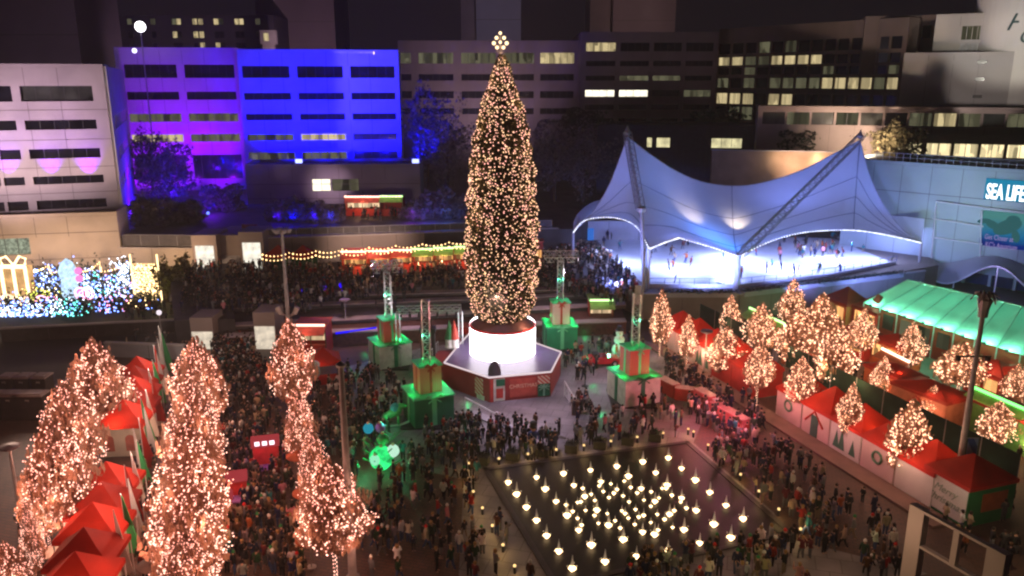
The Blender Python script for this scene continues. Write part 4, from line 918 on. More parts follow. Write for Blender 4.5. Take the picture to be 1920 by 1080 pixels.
# ================================================================== RIGHT MARKET VILLAGE
R0, R1 = G(1238, 645), G(1745, 955); rd = (R1-R0).normalized(); RL = (R1-R0).length; rn = Vector((-rd.y, rd.x, 0)); rn = rn if rn.x > 0 else -rn; rang = math.atan2(rd.y, rd.x)
gA = 'red roofed stalls in the front market row'
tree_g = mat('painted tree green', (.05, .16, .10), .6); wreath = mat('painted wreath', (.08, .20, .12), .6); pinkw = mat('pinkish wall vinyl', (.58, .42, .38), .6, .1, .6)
def stall(root, L, D, he, hp, fab, wallm, deco=0):
    """local x along the row, +y away from the plaza; -y is the front"""
    b = MB(); r = [(-L/2-.1, -.15, he), (L/2+.1, -.15, he), (L/2+.1, D, he), (-L/2-.1, D, he)]; c1, c2 = (-L*.03, D/2, hp), (L*.03, D/2, hp)
    b.add(r+[c1, c2], [(0, 1, 5, 4), (2, 3, 4, 5), (1, 2, 5), (3, 0, 4)]); 
    for i in range(4): p, q = r[i], r[(i+1) % 4]; b.add([(p[0], p[1], he-.28), (q[0], q[1], he-.28), q, p], [(0, 1, 2, 3)])
    b.build('roof', fab, root, local=True)
    b = MB(); b.box(-L/2, L/2, -.03, .03, .05, he-.3); b.box(-L/2, -L/2+.06, .035, D-.1, .05, he-.3); b.box(L/2-.06, L/2, .035, D-.1, .05, he-.3); w = b.build('wall', wallm, root, local=True)
    if deco == 1:
        for sx, h in ((-.9, 1.5), (-.3, 1.9), (.9, 1.3)):
            d = MB(); d.add([(sx-.35, -.06, .4), (sx+.35, -.06, .4), (sx, -.06, .4+h), (sx-.35, -.035, .4), (sx+.35, -.035, .4), (sx, -.035, .4+h)], [(0, 1, 2), (0, 3, 4, 1), (1, 4, 5, 2), (2, 5, 3, 0)]); d.build('tree_graphic', tree_g, w, local=True)
    elif deco == 2:
        d = MB(); n = 14
        for k in range(n): a = k*2*PI/n; a2 = (k+1)*2*PI/n; d.tube([(.45*math.cos(a), -.09, 1.5+.45*math.sin(a)), (.45*math.cos(a2), -.09, 1.5+.45*math.sin(a2))], .09, 5)
        d.build('wreath', wreath, w, local=True)
    elif deco == 3:
        d = MB(); d.box(-.5, .35, -.08, -.035, .05, 1.95); d.build('door', mat('green door', (.05, .12, .09), .5), w, local=True)
        d = MB(); d.tube([(-1.2, -.1, 1.2), (-.1, -.1, 2.35), (1.0, -.1, 1.2)], .09, 4); d.build('gable_trim', redwall, w, local=True)
na = 11; segL = RL/na
desc = ['at the far end by the slim amber tree', 'second from the far end', 'with a pale pink wall behind the small amber tree', 'under the dark red roof run', 'ending the far group', 'opening onto the market aisle', 'with a pink end wall beside the aisle', 'with a green door and red gable trim', 'with three painted trees on white vinyl', 'with a painted wreath and bright red roof', 'at the near end by the blank white banner']
for i in range(na):
    if i == 5: continue
    c = R0+rd*(i+.5)*segL; o = thing('market_stall', 'red roofed stall %s' % desc[i], 'market stall', (c.x, c.y, .012), rang, gA)
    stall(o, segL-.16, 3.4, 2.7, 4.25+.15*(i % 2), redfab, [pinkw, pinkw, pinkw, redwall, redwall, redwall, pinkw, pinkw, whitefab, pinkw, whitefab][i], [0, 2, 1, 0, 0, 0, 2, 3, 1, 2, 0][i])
    # rows run away from the plaza side: local +y must be rn
    if (Matrix.Rotation(rang, 3, 'Z') @ Vector((0, 1, 0))).dot(rn) < 0: o.rotation_euler.z = rang+PI
    lamp('POINT', (c.x-rn.x*1.3, c.y-rn.y*1.3, 3.0), 130 if i < 4 else 60, (1, .50, .42), .08)
    lamp('POINT', (c.x+rn.x*1.7, c.y+rn.y*1.7, 2.3), 60, (1, .5, .3), .08)
# blank white banner + green end stall at the near corner
c = R0+rd*(RL+.9); o = thing('market_stall', 'corner stall with a green end wall, orange board and script banner', 'market stall', (c.x+rn.x*.1, c.y+rn.y*.1, .012), rang if (Matrix.Rotation(rang, 3, 'Z') @ Vector((0, 1, 0))).dot(rn) > 0 else rang+PI, gA)
sgn = 1 if (Matrix.Rotation(o.rotation_euler.z, 3, 'Z') @ Vector((1, 0, 0))).dot(rd) > 0 else -1
stall(o, 3.6, 4.2, 3.0, 4.3, redfab, greenfab)
b = MB(); b.box(-1.78, 1.74, -.07, -.035, .25, 2.7); bn = b.build('banner', whitefab, o, local=True)
sg = mat('faded green script', (.30, .36, .28), .6)
tx = bpy.data.curves.new('lettering', 'FONT'); tx.body = 'Merry\nChristmas'; tx.size = .75; tx.shear = .4; tx.extrude = .01; tx.align_x = 'CENTER'; tx.align_y = 'CENTER'; tx.materials.append(sg); textmesh(tx, 'lettering', bn, Matrix.Translation((0, -.1, 1.55)) @ Matrix.Rotation(PI/2, 4, 'X'))
ex = 1.8*sgn
b = MB(); b.box(min(ex, ex+.05*sgn)+.001*sgn, max(ex, ex+.05*sgn)+.001*sgn, 1.2, 3.4, 1.0, 2.3); b.build('side_board', mat('orange brown board', (.35, .09, .03), .6), o, local=True)
lamp('POINT', (c.x-1.0, c.y-2.6, 3.4), 40, (1, .8, .6), .1)  # added lamp, lifts the green end wall out of the dark
# low platform strip in front of row
b = MB(); a, d_ = R0-rn*1.9, R1+rd*2-rn*1.9; b.prism([a.xy, d_.xy, (d_+rn*1.75).xy, (a+rn*1.75).xy], .012, .18); struct(b.build('pavement', mat('pink pavement', (.20, .12, .10), .6, .2, .6), local=True))
# dark green screen panels behind the front row
gF = 'dark green screen panels behind the front stalls'
F0, F1 = G(1312, 583, 2.6), G(1912, 875, 2.6); fd = (F1-F0).normalized(); FL = (F1-F0).length; nf = 13; fang = math.atan2(fd.y, fd.x)
for i in range(nf):
    if i in (3, 4): continue
    c = F0+fd*(i+.5)*FL/nf; o = thing('screen_panel', 'dark green screen panel, number %d from the rink end' % (i+1) if False else 'dark green screen panel %s' % ['at the rink end of the run', 'second from the rink end', 'third from the rink end', '', '', 'after the gap by the tall amber tree', 'behind the stall with the green door', 'behind the second near stall', 'beside the small amber tree', 'behind the stall with painted trees', 'behind the brightest red roof', 'next to the lamp mast', 'at the near end above the corner stall'][i], 'screen panel', (c.x, c.y, 0), fang, gF)
    b = MB(); b.box(-FL/nf/2+.06, FL/nf/2-.06, -.03, .03, 1.2, 3.5); b.build('mesh_panel', dkgreen, o, local=True)
    b = MB(); 
    for x in (-1, 1): b.tube([(x*(FL/nf/2-.03), 0, .01), (x*(FL/nf/2-.03), 0, 3.55)], .03, 5)
    b.build('frame', steel, o, local=True)
# back rows: kiosks beyond the screens
gB = 'red kiosks inside the market'
def kiosk(px, py, z, L, D, he, hp, ang, wallm, fab, label, lit=25, deco=0, grp=gB, col=(1, .45, .22)):
    q = G(px, py, z); o = thing('kiosk', label, 'kiosk', (q.x, q.y, .012 if z < 3 else z), ang, grp); stall(o, L, D, he, hp, fab, wallm, deco)
    if deco == 0 and L < 6:
        b = MB()
        for sx in (-L*.22, L*.22): b.box(sx-L*.17, sx+L*.17, -.09, -.04, 1.0, he-.5)
        b.build('serving_hatch', emit('stall interior', (1, .48, .16), 1.1, vary=.8, scale=1.3, cells=True), o, local=True)
    if lit: lamp('POINT', (q.x-.4, q.y-1.3, (q.z if z >= 3 else 0)+1.9), lit, col, .08); lamp('POINT', (q.x+.3, q.y+D/2, (q.z if z >= 3 else 0)+1.9), lit, col, .08)
    return o
kr = rang+PI if (Matrix.Rotation(rang, 3, 'Z') @ Vector((0, 1, 0))).dot(rn) < 0 else rang
redfab2 = mat('dark red canvas', (.30, .018, .012), .75, .15, .8, trans=.3)
for a in [(1562, 608, 0, 4, 3.5, 3.0, 4.6, kr, mat('orange board wall', (.45, .10, .03), .6), redfab2, 'orange-walled red marquee under the rink wall'), (1618, 625, 0, 4, 3.5, 3.0, 4.6, kr, redwall, redfab2, 'second red marquee under the rink wall, beside the orange one'),
          (1590, 668, 0, 4.5, 3, 2.6, 3.7, kr, redwall, redfab2, 'red kiosk roof behind the tree with the bare glowing stem'), (1655, 690, 0, 4, 3, 2.8, 3.6, kr, MATS['orange board wall'], redfab2, 'orange-fronted kiosk beside the dark doorway near the pavilion'),
          (1715, 790, 0, 5.5, 3.4, 2.8, 3.6, kr+.12, mat('salmon wall', (.50, .16, .10), .6), redfab2, 'wide kiosk with salmon wall and green door behind the lamp mast', 40, 3), (1650, 752, 0, 4.6, 3, 2.9, 3.5, kr, MATS['orange board wall'], redfab2, 'kiosk with bright orange arched front', 60, 2),
          (1890, 762, 0, 5, 3, 2.8, 3.8, kr, redwall, redfab, 'red kiosk below the pavilion eave at the picture edge'), (1838, 745, 0, 4, 3, 2.6, 3.6, kr, redwall, redfab2, 'red kiosk between the lamp mast and the picture edge'),
          (1885, 842, 0, 7, 3, 3.0, 3.3, kr, mat('leaf green board', (.12, .30, .08), .6), redfab2, 'stall with a green-lit board along its top edge', 30, 0, gB, (.35, 1, .2)), (1330, 575, 0, 5, 2.6, 2.5, 3.2, kr, greenfab, mat('dull green canvas', (.03, .09, .06), .7), 'dark green roofed kiosk under the rink wall')]:
    kiosk(*a)
def awning(p, q, z, w, m, label, glow=None, ts=.13):
    t = thing('awning', label, 'awning', ((p+q)/2).to_tuple()); d = (q-p).normalized(); n = Vector((-d.y, d.x, 0))*-1
    if n.y > 0: n = -n
    b = MB(); P0, P1 = Vector((p.x, p.y, z)), Vector((q.x, q.y, z)); o_ = n*w+Vector((0, 0, -w*.55)); u = Vector((0, 0, -.05))
    b.add([P0, P1, P1+o_, P0+o_, P0+u, P1+u, P1+o_+u, P0+o_+u], [(0, 1, 2, 3), (4, 7, 6, 5), (0, 4, 5, 1), (3, 2, 6, 7), (0, 3, 7, 4), (1, 5, 6, 2)]); b.build('canvas', m, t)
    if glow: b = MB(); b.tube([P0+Vector((0, 0, ts*.8)), P1+Vector((0, 0, ts*.8))], ts, 6); b.build('light_tube', glow, t)
    b = MB()
    for r in (P0, P1): b.tube([r, Vector((r.x, r.y, .02))], .06, 5)
    b.build('post', whitem, t); return t
glr, glg = emit('rose tube', (1, .55, .42), 3.0), emit('lime tube', (.55, 1, .35), 2.6); glw = emit('warm tube', (1, .72, .5), 3.2)
candyc = stripes('candy awning', (.55, .06, .03), (.60, .55, .45), 1.6, 0); lime = mat('lime canvas', (.26, .50, .12), .6)
awning(G(1405, 585, 3), G(1470, 615, 3), 3.4, 1.3, lime, 'lime green awning beside the yellowish tree', glg); awning(G(1470, 618, 3), G(1600, 690, 3), 3.4, 1.3, candyc, 'long candy-striped awning between the amber trees', glw)
awning(G(1652, 668, 3), G(1703, 694, 3), 3.7, 1.0, MATS['orange board wall'], 'orange awning with a glowing upper edge over the arched stall', glw); awning(G(1822, 742, 3), G(1930, 790, 3), 3.7, .9, lime, 'green-lit awning edge at the picture border', emit('green tube', (.2, 1, .2), 3.0))
for (x, y) in ((1440, 640), (1540, 690), (1600, 720), (1690, 740), (1800, 760), (1860, 800), (1400, 610), (1750, 690), (1620, 640), (1330, 650)): p = G(x, y, 3.2); lamp('POINT', p, 110, (1, .58, .26), .1)
# green-lit pavilion
EH, RH = 3.6, 6.2
e0, e1 = G(1620, 568, EH), G(1960, 680, EH); r0_, r1_ = G(1702, 525, RH), G(1990, 592, RH)
pv = thing('pavilion', 'long marquee with green-lit white roof and red walls beside the aquarium', 'marquee', (e0.x, e0.y, 0)); off = (r0_-e0); 
back0, back1 = e0+Vector((off.x*2, off.y*2, 0)), e1+Vector(((r1_-e1).x*2, (r1_-e1).y*2, 0)); b = MB(); n = 9
def strip(A, B_, C, D_, m_=0):
    for k in range(n):
        p, q, r, s = A.lerp(B_, k/n), A.lerp(B_, (k+1)/n), D_.lerp(C, (k+1)/n), D_.lerp(C, k/n); c1 = (p+s)/2-Vector((0, 0, .12)); c2 = (q+r)/2-Vector((0, 0, .12)); m1 = (p+q)/2+Vector((0, 0, -.06)); m2 = (c1+c2)/2+Vector((0, 0, -.15))
        b.add([p, m1, q, c1, m2, c2, s, (s+r)/2, r], [(0, 1, 4, 3), (1, 2, 5, 4), (3, 4, 7, 6), (4, 5, 8, 7)], m_)
strip(e0, e1, r1_, r0_); strip(back1, back0, r0_, r1_); b.add([e0, r0_, back0], [(0, 1, 2)]); b.build('roof', mat('white pvc roof', (.66, .70, .68), .45, .06, .5, trans=.3), pv)
b = MB()
for k in range(n+1): b.tube([e0.lerp(e1, k/n)+Vector((0, 0, .05)), r0_.lerp(r1_, k/n)+Vector((0, 0, .05))], .05, 4); p = e0.lerp(e1, k/n); b.tube([p, Vector((p.x, p.y, .01))], .07, 5)
b.tube([r0_, r1_], .08, 5); b.build('frame', alum, pv)
b = MB(); q = (back0-e0).normalized()*.1; 
b.prism([(e0+q).xy, (e1+q).xy, (e1+q*2).xy, (e0+q*2).xy], .02, EH-.05); b.build('wall', mat('red curtain wall', (.35, .045, .02), .6, .15, 1), pv)
for k in (0, 1, 2, 3, 4): 
    p0, p1 = e0.lerp(e1, (k+.2)/n), e0.lerp(e1, (k+.8)/n); b = MB(); b.prism([(p0+q*.5).xy, (p1+q*.5).xy, (p1+q*.95).xy, (p0+q*.95).xy], 1.4, 3.1); b.build('window', windim if k != 1 else glassg, pv)
for k in range(n):
    p = e0.lerp(e1, (k+.5)/n); lamp('POINT', (p.x-.25, p.y-.1, EH+.62), 420, (.18, 1, .55), .08); b = MB(); b.box(p.x-.35, p.x-.1, p.y-.2, p.y+.05, EH-.1, EH+.15); b.build('floodlight', blackm, pv)
for k in range(4): p = e0.lerp(e1, (k+.5)/4).lerp(back0.lerp(back1, (k+.5)/4), .5); lamp('POINT', (p.x, p.y, 3.0), 450, (.08, .9, .5), .2)
# ================================================================== AQUARIUM
SA, SB = P(1590, 300, 128), P(2010, 330, 107); zt3 = onplane(1800, 317, SA, SB)[1]
sl = thing('aquarium_building', 'pale blue-grey aquarium hall with glowing teal sign and sea lion banner', 'aquarium', (SA.x, SA.y, 0))
facade(sl, SA, SB, 0, zt3, [(512, 572)], [(1755, 1800), (1806, 1850), (1856, 1898), (1904, 1950)], mat('aquarium panels', (.40, .46, .46), .7, .07, .2), mat('aquarium glass', (.02, .03, .09), .15, .4, .5, spec=.7), refx=1830, refy=540, back=16, joints=(372, 420), thick=.5)
du = Vector(((SB-SA).x, (SB-SA).y, 0)).normalized(); dn = Vector((du.y, -du.x, 0))
def onw(px, py, off=.0): s, z = onplane(px, py, SA, SB); p = Vector((SA.x, SA.y, 0))+du*s+dn*off; p.z = z; return p
b = MB()
for (a, c) in (((1757, 377), (1925, 399)), ((1750, 409), (1845, 424)), ((1748, 444), (1843, 457)), ((1757, 377), (1747, 492)), ((1842, 394), (1838, 500))): b.tube([onw(*a, .35), onw(*c, .35)], .12, 5)
b.build('facade_frame', whitem, sl)
def wpan(x0, y0, x1, y1, m, name, off=.1):
    s0, z1_ = onplane(x0, y0, SA, SB); s1, z0_ = onplane(x1, y1, SA, SB); p = Vector((SA.x, SA.y, 0))+du*s0+dn*off; q = Vector((SA.x, SA.y, 0))+du*s1+dn*off
    b = MB(); b.prism([p.xy, q.xy, (q+dn*.08).xy, (p+dn*.08).xy], z0_, z1_); return b.build(name, m, sl)
wpan(1850, 334, 1990, 386, emit('teal sign', (.015, .24, .42), 1.0), 'sign_panel')
p = onw(1886, 362, .3); text('SEA LIFE', 3.0, emit('white sign letter', (.92, .97, 1), 2.5), sl, facing(p, dn) @ Matrix.Diagonal((.44, 1, 1, 1)), .06, 'sign_lettering', offset=.05)
def seamat():
    m, nt, out = _new('sea banner'); e = N(nt, 'ShaderNodeEmission', Strength=.55); b = N(nt, 'ShaderNodeBsdfPrincipled', Roughness=.5); tc = N(nt, 'ShaderNodeTexCoord'); sp = N(nt, 'ShaderNodeSeparateXYZ'); nz = N(nt, 'ShaderNodeTexNoise', Scale=.5, Detail=3.0)
    rp = N(nt, 'ShaderNodeValToRGB'); el = rp.color_ramp.elements; el[0].position = .22; el[0].color = (.005, .03, .32, 1); el[1].position = .95; el[1].color = (.12, .42, .42, 1); x = el.new(.5); x.color = (.02, .25, .55, 1)
    ad = N(nt, 'ShaderNodeMath', operation='MULTIPLY_ADD'); ad.inputs[1].default_value = .25; nt.links.new(tc.outputs['Generated'], sp.inputs[0]); nt.links.new(tc.outputs['Object'], nz.inputs[0]); nt.links.new(nz.outputs['Fac'], ad.inputs[0]); nt.links.new(sp.outputs['Z'], ad.inputs[2])
    nt.links.new(ad.outputs[0], rp.inputs[0]); nt.links.new(rp.outputs[0], e.inputs[0]); nt.links.new(e.outputs[0], out.inputs[0]); m.cycles.emission_sampling = 'NONE'; return m
wpan(1845, 394, 1990, 478, seamat(), 'poster_panel')
b = MB(); M_ = facing(onw(1890, 425, .32), dn)
for (x, z, rx, rz, an) in [(0, 0, 1.9, 1.0, .5), (-1.9, .1, .9, .55, -.4), (-3.0, .5, .9, .35, .2), (1.2, -1.2, .5, .9, .3), (.6, 1.0, .9, .7, 0)]:
    k = 16; vs = [M_ @ Vector((x+rx*math.cos(2*PI*i/k)*math.cos(an)-rz*math.sin(2*PI*i/k)*math.sin(an), z+rx*math.cos(2*PI*i/k)*math.sin(an)+rz*math.sin(2*PI*i/k)*math.cos(an), .01*rx)) for i in range(k)]; b.add(vs, [tuple(range(k))])
b.build('sea_lion_picture', emit('sea lion grey', (.05, .20, .22), .55), sl)
pl_ = emit('lilac letter', (.45, .35, .8), .6)
p = onw(1874, 446, .3); text('Get Closer at', 1.05, pl_, sl, facing(p, dn) @ Matrix.Diagonal((.62, 1, 1, 1)), .03, 'poster_lettering'); p = onw(1878, 461, .3); text("KC's Aquarium", 1.05, pl_, sl, facing(p, dn) @ Matrix.Diagonal((.62, 1, 1, 1)), .03, 'poster_lettering')
b = MB(); p, q = onw(1640, 306, -.3), onw(2000, 330, -.3); 
for k in range(26): r = p.lerp(q, k/25); r.z = zt3+.5; b.tube([r, r+Vector((0, 0, 1.2))], .05, 4)
p.z = q.z = zt3+1.7; b.tube([p, q], .06, 4); p.z = q.z = zt3+1.1; b.tube([p, q], .05, 4); b.build('roof_rail', steel, sl)
# wavy canopy over the entrance
wv = thing('wave_canopy', 'wavy grey membrane canopy over the aquarium entrance', 'canopy', onw(1740, 500, 1)); b = MB(); nU = 26
for k in range(nU+1):
    s = k/nU; X = 1712+s*(2000-1712); back = onw(X, 478+22*s+10*math.sin(s*9), .3); fr = onw(X, 502+58*s, 0); front = back+dn*4.2; front.z = back.z-1.6+1.15*math.sin(s*10.5+1.2); b.add([back, front], [])
b.f = [[2*k, 2*k+1, 2*k+3, 2*k+2] for k in range(nU)]; b.m = [0]*nU; v_ = b.v[:]; b.build('membrane', mat('grey membrane', (.40, .38, .42), .6, .06, .3), wv, smooth=True)
b = MB(); b.tube([v_[2*k+1]+Vector((0, 0, .02)) for k in range(nU+1)], .13, 6); b.build('edge_tube', whitem, wv)
for k in (2, 9, 16, 23): b = MB(); q = v_[2*k+1]; b.tube([q, Vector((q.x, q.y, .02))], .09, 6); b.build('post', whitem, wv)
p = onw(1700, 400, 9); lamp('SPOT', (p.x, p.y, 6), 7000, (.28, .32, 1), .4, onw(1690, 420, 0), 75, 1); p = onw(1830, 400, 16); lamp('SPOT', (p.x, p.y, 9), 9000, (.45, .62, .62), .5, onw(1800, 370, 0), 80, 1); p = onw(1890, 540, 7); lamp('POINT', (p.x, p.y, 4), 350, (.5, .4, 1), .2)
# ================================================================== TERRACE STALLS AND UPPER TERRACE
def stallbox(x0, x1, ytop, ybot, D, z, depth, label, awn, tube, inner, name='food_stall', bulbs=True, grp=None, top_col=None):
    a, c = P(x0, ybot, D), P(x1, ytop, D); t = thing(name, label, 'food stall', ((a.x+c.x)/2, D, z), 0, grp); zt_ = c.z; h = zt_-z
    b = MB(); b.box(a.x, c.x, D+depth-.1, D+depth, z+.02, zt_-.02); b.box(a.x, a.x+.12, D, D+depth-.11, z+.02, zt_-.02); b.box(c.x-.12, c.x, D, D+depth-.11, z+.02, zt_-.02); b.build('wall', redwall, t)
    b = MB(); b.box(a.x-.15, c.x+.15, D-.2, D+depth+.1, zt_, zt_+.14); b.build('roof', awn, t)
    b = MB(); b.add([(a.x, D-.05, zt_-.05), (c.x, D-.05, zt_-.05), (c.x, D-.9, zt_-h*.22), (a.x, D-.9, zt_-h*.22), (a.x, D-.05, zt_-.1), (c.x, D-.05, zt_-.1), (c.x, D-.9, zt_-h*.22-.05), (a.x, D-.9, zt_-h*.22-.05)], [(0, 1, 2, 3), (4, 7, 6, 5), (3, 2, 6, 7)]); b.build('awning', awn, t)
    if tube: b = MB(); b.tube([(a.x, D-.3, zt_+.22), (c.x, D-.3, zt_+.22)], .15, 6); b.build('light_tube', tube, t)
    if inner: b = MB(); b.box(a.x+.15, c.x-.15, D+depth*.5, D+depth*.5+.05, z+h*.40, zt_-h*.12); b.build('menu_board', inner, t)
    b = MB(); b.box(a.x+.13, c.x-.13, D-.05, D+.35, z+.02, z+h*.38); b.build('counter', redwall, t)
    b = MB(); k = max(2, int((c.x-a.x)/2.2))
    for i in range(k+1): x = a.x+.06+(c.x-a.x-.12)*i/k; b.box(x-.05, x+.05, D-.12, D-.06, z+.02, zt_-.12)
    b.build('post', wood, t)
    return t
inn = emit('stall interior', (1, .48, .16), 1.1, vary=.8, scale=1.3, cells=True); inn2 = emit('stall interior bright', (1, .70, .42), 1.2, vary=.6, scale=1.0, cells=True)
rosec = mat('rose canvas', (.55, .10, .08), .7); limec = mat('pale lime canvas', (.30, .45, .14), .7)
gT = 'lit food stalls in a row on the terrace'
for (x0, x1, yt, yb, aw, tu, lab) in [(641, 687, 474, 505, rosec, glr, 'food stall with rose awning at the start of the lit row'), (689, 730, 473, 503, rosec, glr, 'food stall with rose awning, second in the lit row'), (732, 772, 471, 501, rosec, glr, 'food stall with rose awning next to the lime ones'),
    (774, 812, 469, 499, limec, glg, 'food stall with lime awning next to the rose ones'), (814, 850, 467, 497, limec, glg, 'food stall with lime awning, second of its colour'), (852, 892, 465, 495, limec, glg, 'food stall with lime awning half behind the giant tree')]:
    stallbox(x0, x1, yt, yb, 107+(x0-641)*.016, 3.0, 2.6, lab, aw, tu, inn, grp=gT)
    p = P((x0+x1)/2, 485, 105.3+(x0-641)*.016); lamp('POINT', (p.x, p.y, 5.0), 260, (1, .5, .22), .1)
stallbox(1003, 1018, 454, 482, 110, 3.0, 2, 'narrow red stall end showing beside the giant tree', rosec, None, inn, grp=gT)
for x0, x1, lab in ((492, 541, 'red peaked stall tent with string lights beside the stair pier'), (541, 586, 'red peaked stall tent with string lights next to the rose-lit stalls')):
    a, c = P(x0, 498, 107), P(x1, 478, 107); o = thing('market_tent', lab, 'tent', ((a.x+c.x)/2, 108.6, 3.0)); w = c.x-a.x-.1; tent_mesh(w, 3.0, c.z-3.0-.2, c.z-3.0+1.1, redfab, None, o); b = MB(); b.box(-w/2+.05, w/2-.05, 1.4, 1.46, .05, c.z-3.4); b.build('back_wall', greenfab, o, local=True)
# string of bulbs in front of the wall
def strings(name, pts, sag, n, r, m, label, cat='string lights', wire=True, posts=False):
    t = thing(name, label, cat, pts[0]); bl = []; w = MB()
    for a, c in zip(pts[:-1], pts[1:]):
        pp = [a.lerp(c, k/n)-Vector((0, 0, sag*4*(k/n)*(1-k/n))) for k in range(n+1)]; w.tube(pp, .02, 3); bl += pp[:-1]
        if posts: w.tube([a, Vector((a.x, a.y, a.z-4))], .05, 5)
    w.build('wire', blackm, t); v, f = bulbs_np(np.array([tuple(p) for p in bl])-np.array([0, 0, r]), r); mesh_np('bulbs', v, f, m, t, parent_loc(t))['kind'] = 'stuff'; return t
wb = emit('amber string bulb', (1, .60, .25), 5)
for j, (y0, y1, D) in enumerate(((476, 450, 106), (484, 458, 104))): strings('string_lights', [P(x, y0+(y1-y0)*(x-492)/400, D) for x in range(492, 893, 50)], .35, 7, .11, wb, ['upper row of amber bulbs strung above the food stalls', 'lower row of amber bulbs strung above the food stalls'][j])
# kiosk on the upper terrace
stallbox(648, 712, 371, 402, 133, 6.9, 3, 'rose-lit food kiosk on the upper terrace under the mauve pavilion', rosec, glr, inn2, 'kiosk'); stallbox(713, 755, 370, 403, 133, 6.9, 3, 'lime-edged unlit kiosk on the upper terrace under the mauve pavilion', limec, glg, None, 'kiosk')
p = P(680, 390, 131.5); lamp('POINT', (p.x, p.y, 9.0), 260, (1, .55, .3), .1)
strings('string_lights', [P(x, 366, 132) for x in (648, 683, 718, 755)], .1, 6, .13, emit('rose string bulb', (1, .5, .4), 4), 'rose bulbs along the roof of the upper terrace kiosk')
# kiosks near the stage
awh = emit('menu light', (1, .7, .4), .8, vary=.5, scale=1.4, cells=True)
q = G(1127, 598, 1.2); stallbox(1105, 1152, 565, 600, q.y, 0, 3, 'green and orange striped stall between the right gift towers and the rink', limec, glg, awh, 'food_stall')
q = G(585, 668, 0); stallbox(556, 610, 612, 668, q.y, 0, 3, 'red snack stall with a glowing rose roof edge behind the lamp mast', rosec, glr, awh, 'food_stall'); lamp('POINT', (q.x-.6, q.y-1.5, 3.0), 60, (1, .5, .3), .1)
q = G(604, 652, 3.4); o = thing('market_tent', 'small red dome-topped tent beside the red snack stall', 'tent', (q.x, q.y, .012), .3); tent_mesh(3.4, 3.2, 2.3, 3.5, redfab, None, o); b = MB(); b.box(-1.6, 1.6, -1.5, -1.46, .05, 1.1); b.build('counter_front', redwall, o, local=True); lamp('POINT', (q.x, q.y-2.6, 2.6), 50, (1, .35, .3), .1)
q = G(850, 650, 0); stallbox(860-2, 882, 615, 652, 86, 0, 1.6, 'small green stall with red top peeking out behind the drum', redwall, None, None, 'food_stall')
for px_, lab, m in ((852, 'red cone tree decoration on the stage corner', redp), (843, 'green and white cone tree decoration on the stage corner', greenfab)):
    q = G(px_, 651, ZS); t = thing('cone_tree', lab, 'decoration', (q.x, q.y, ZS+.03)); MB().lathe([(.5, 0), (.42, .25), (.42, .9)], (0, 0, 0), 12).build('base', whitem, t, local=True); MB().lathe([(.5, .91), (.3, 1.8), (.02, 2.9)], (0, 0, 0), 12).build('cone', m, t, local=True)
# ================================================================== ILLUMINATED GARDEN (left)
gd = sheet('garden_bed', [G(-60, 612, 1.5), G(300, 596, 1.5), P(300, 520, 108), P(-90, 520, 104)], .02, mat('dark lawn', (.02, .03, .015), .9))
colb = {'blue': emit('blue bulb', (.18, .32, 1), 5), 'white': emit('white bulb', (.75, .85, 1), 5), 'gold': emit('gold bulb', (1, .66, .30), 5), 'pink': emit('pink bulb', (1, .35, .6), 4), 'teal': emit('teal bulb', (.15, .8, .7), 4), 'lime': emit('lime bulb', (.75, .8, .12), 3)}
def lightbush(px, py, D, w, h, mix, n, label, z=None, name='light_bush'):
    p = P(px, py, D); t = thing(name, label, 'lit shrub', (p.x, D, .03)); zb_ = p.z-h/2
    def f(k): return rng.normal(size=(k, 3))*np.array([w*.28, .5, h*.27])+np.array([p.x, D, max(.6, p.z)])
    v = leafcloud(700, f, .22); v[:, 2] = np.maximum(v[:, 2], .05); mesh_np('foliage', v, quads(700), leafd, t, parent_loc(t)); b = MB(); b.tube([(p.x, D, .03), (p.x, D, max(.5, p.z))], .1, 5); b.build('stem', bark, t)
    for cname, share in mix:
        c = f(int(n*share*1.2)); c[:, 1] -= .6; c[:, 2] = np.maximum(c[:, 2], .15); vb, fb = bulbs_np(c, .11); mesh_np('%s_lights' % cname, vb, fb, colb[cname], t, parent_loc(t))['kind'] = 'stuff'
    return t
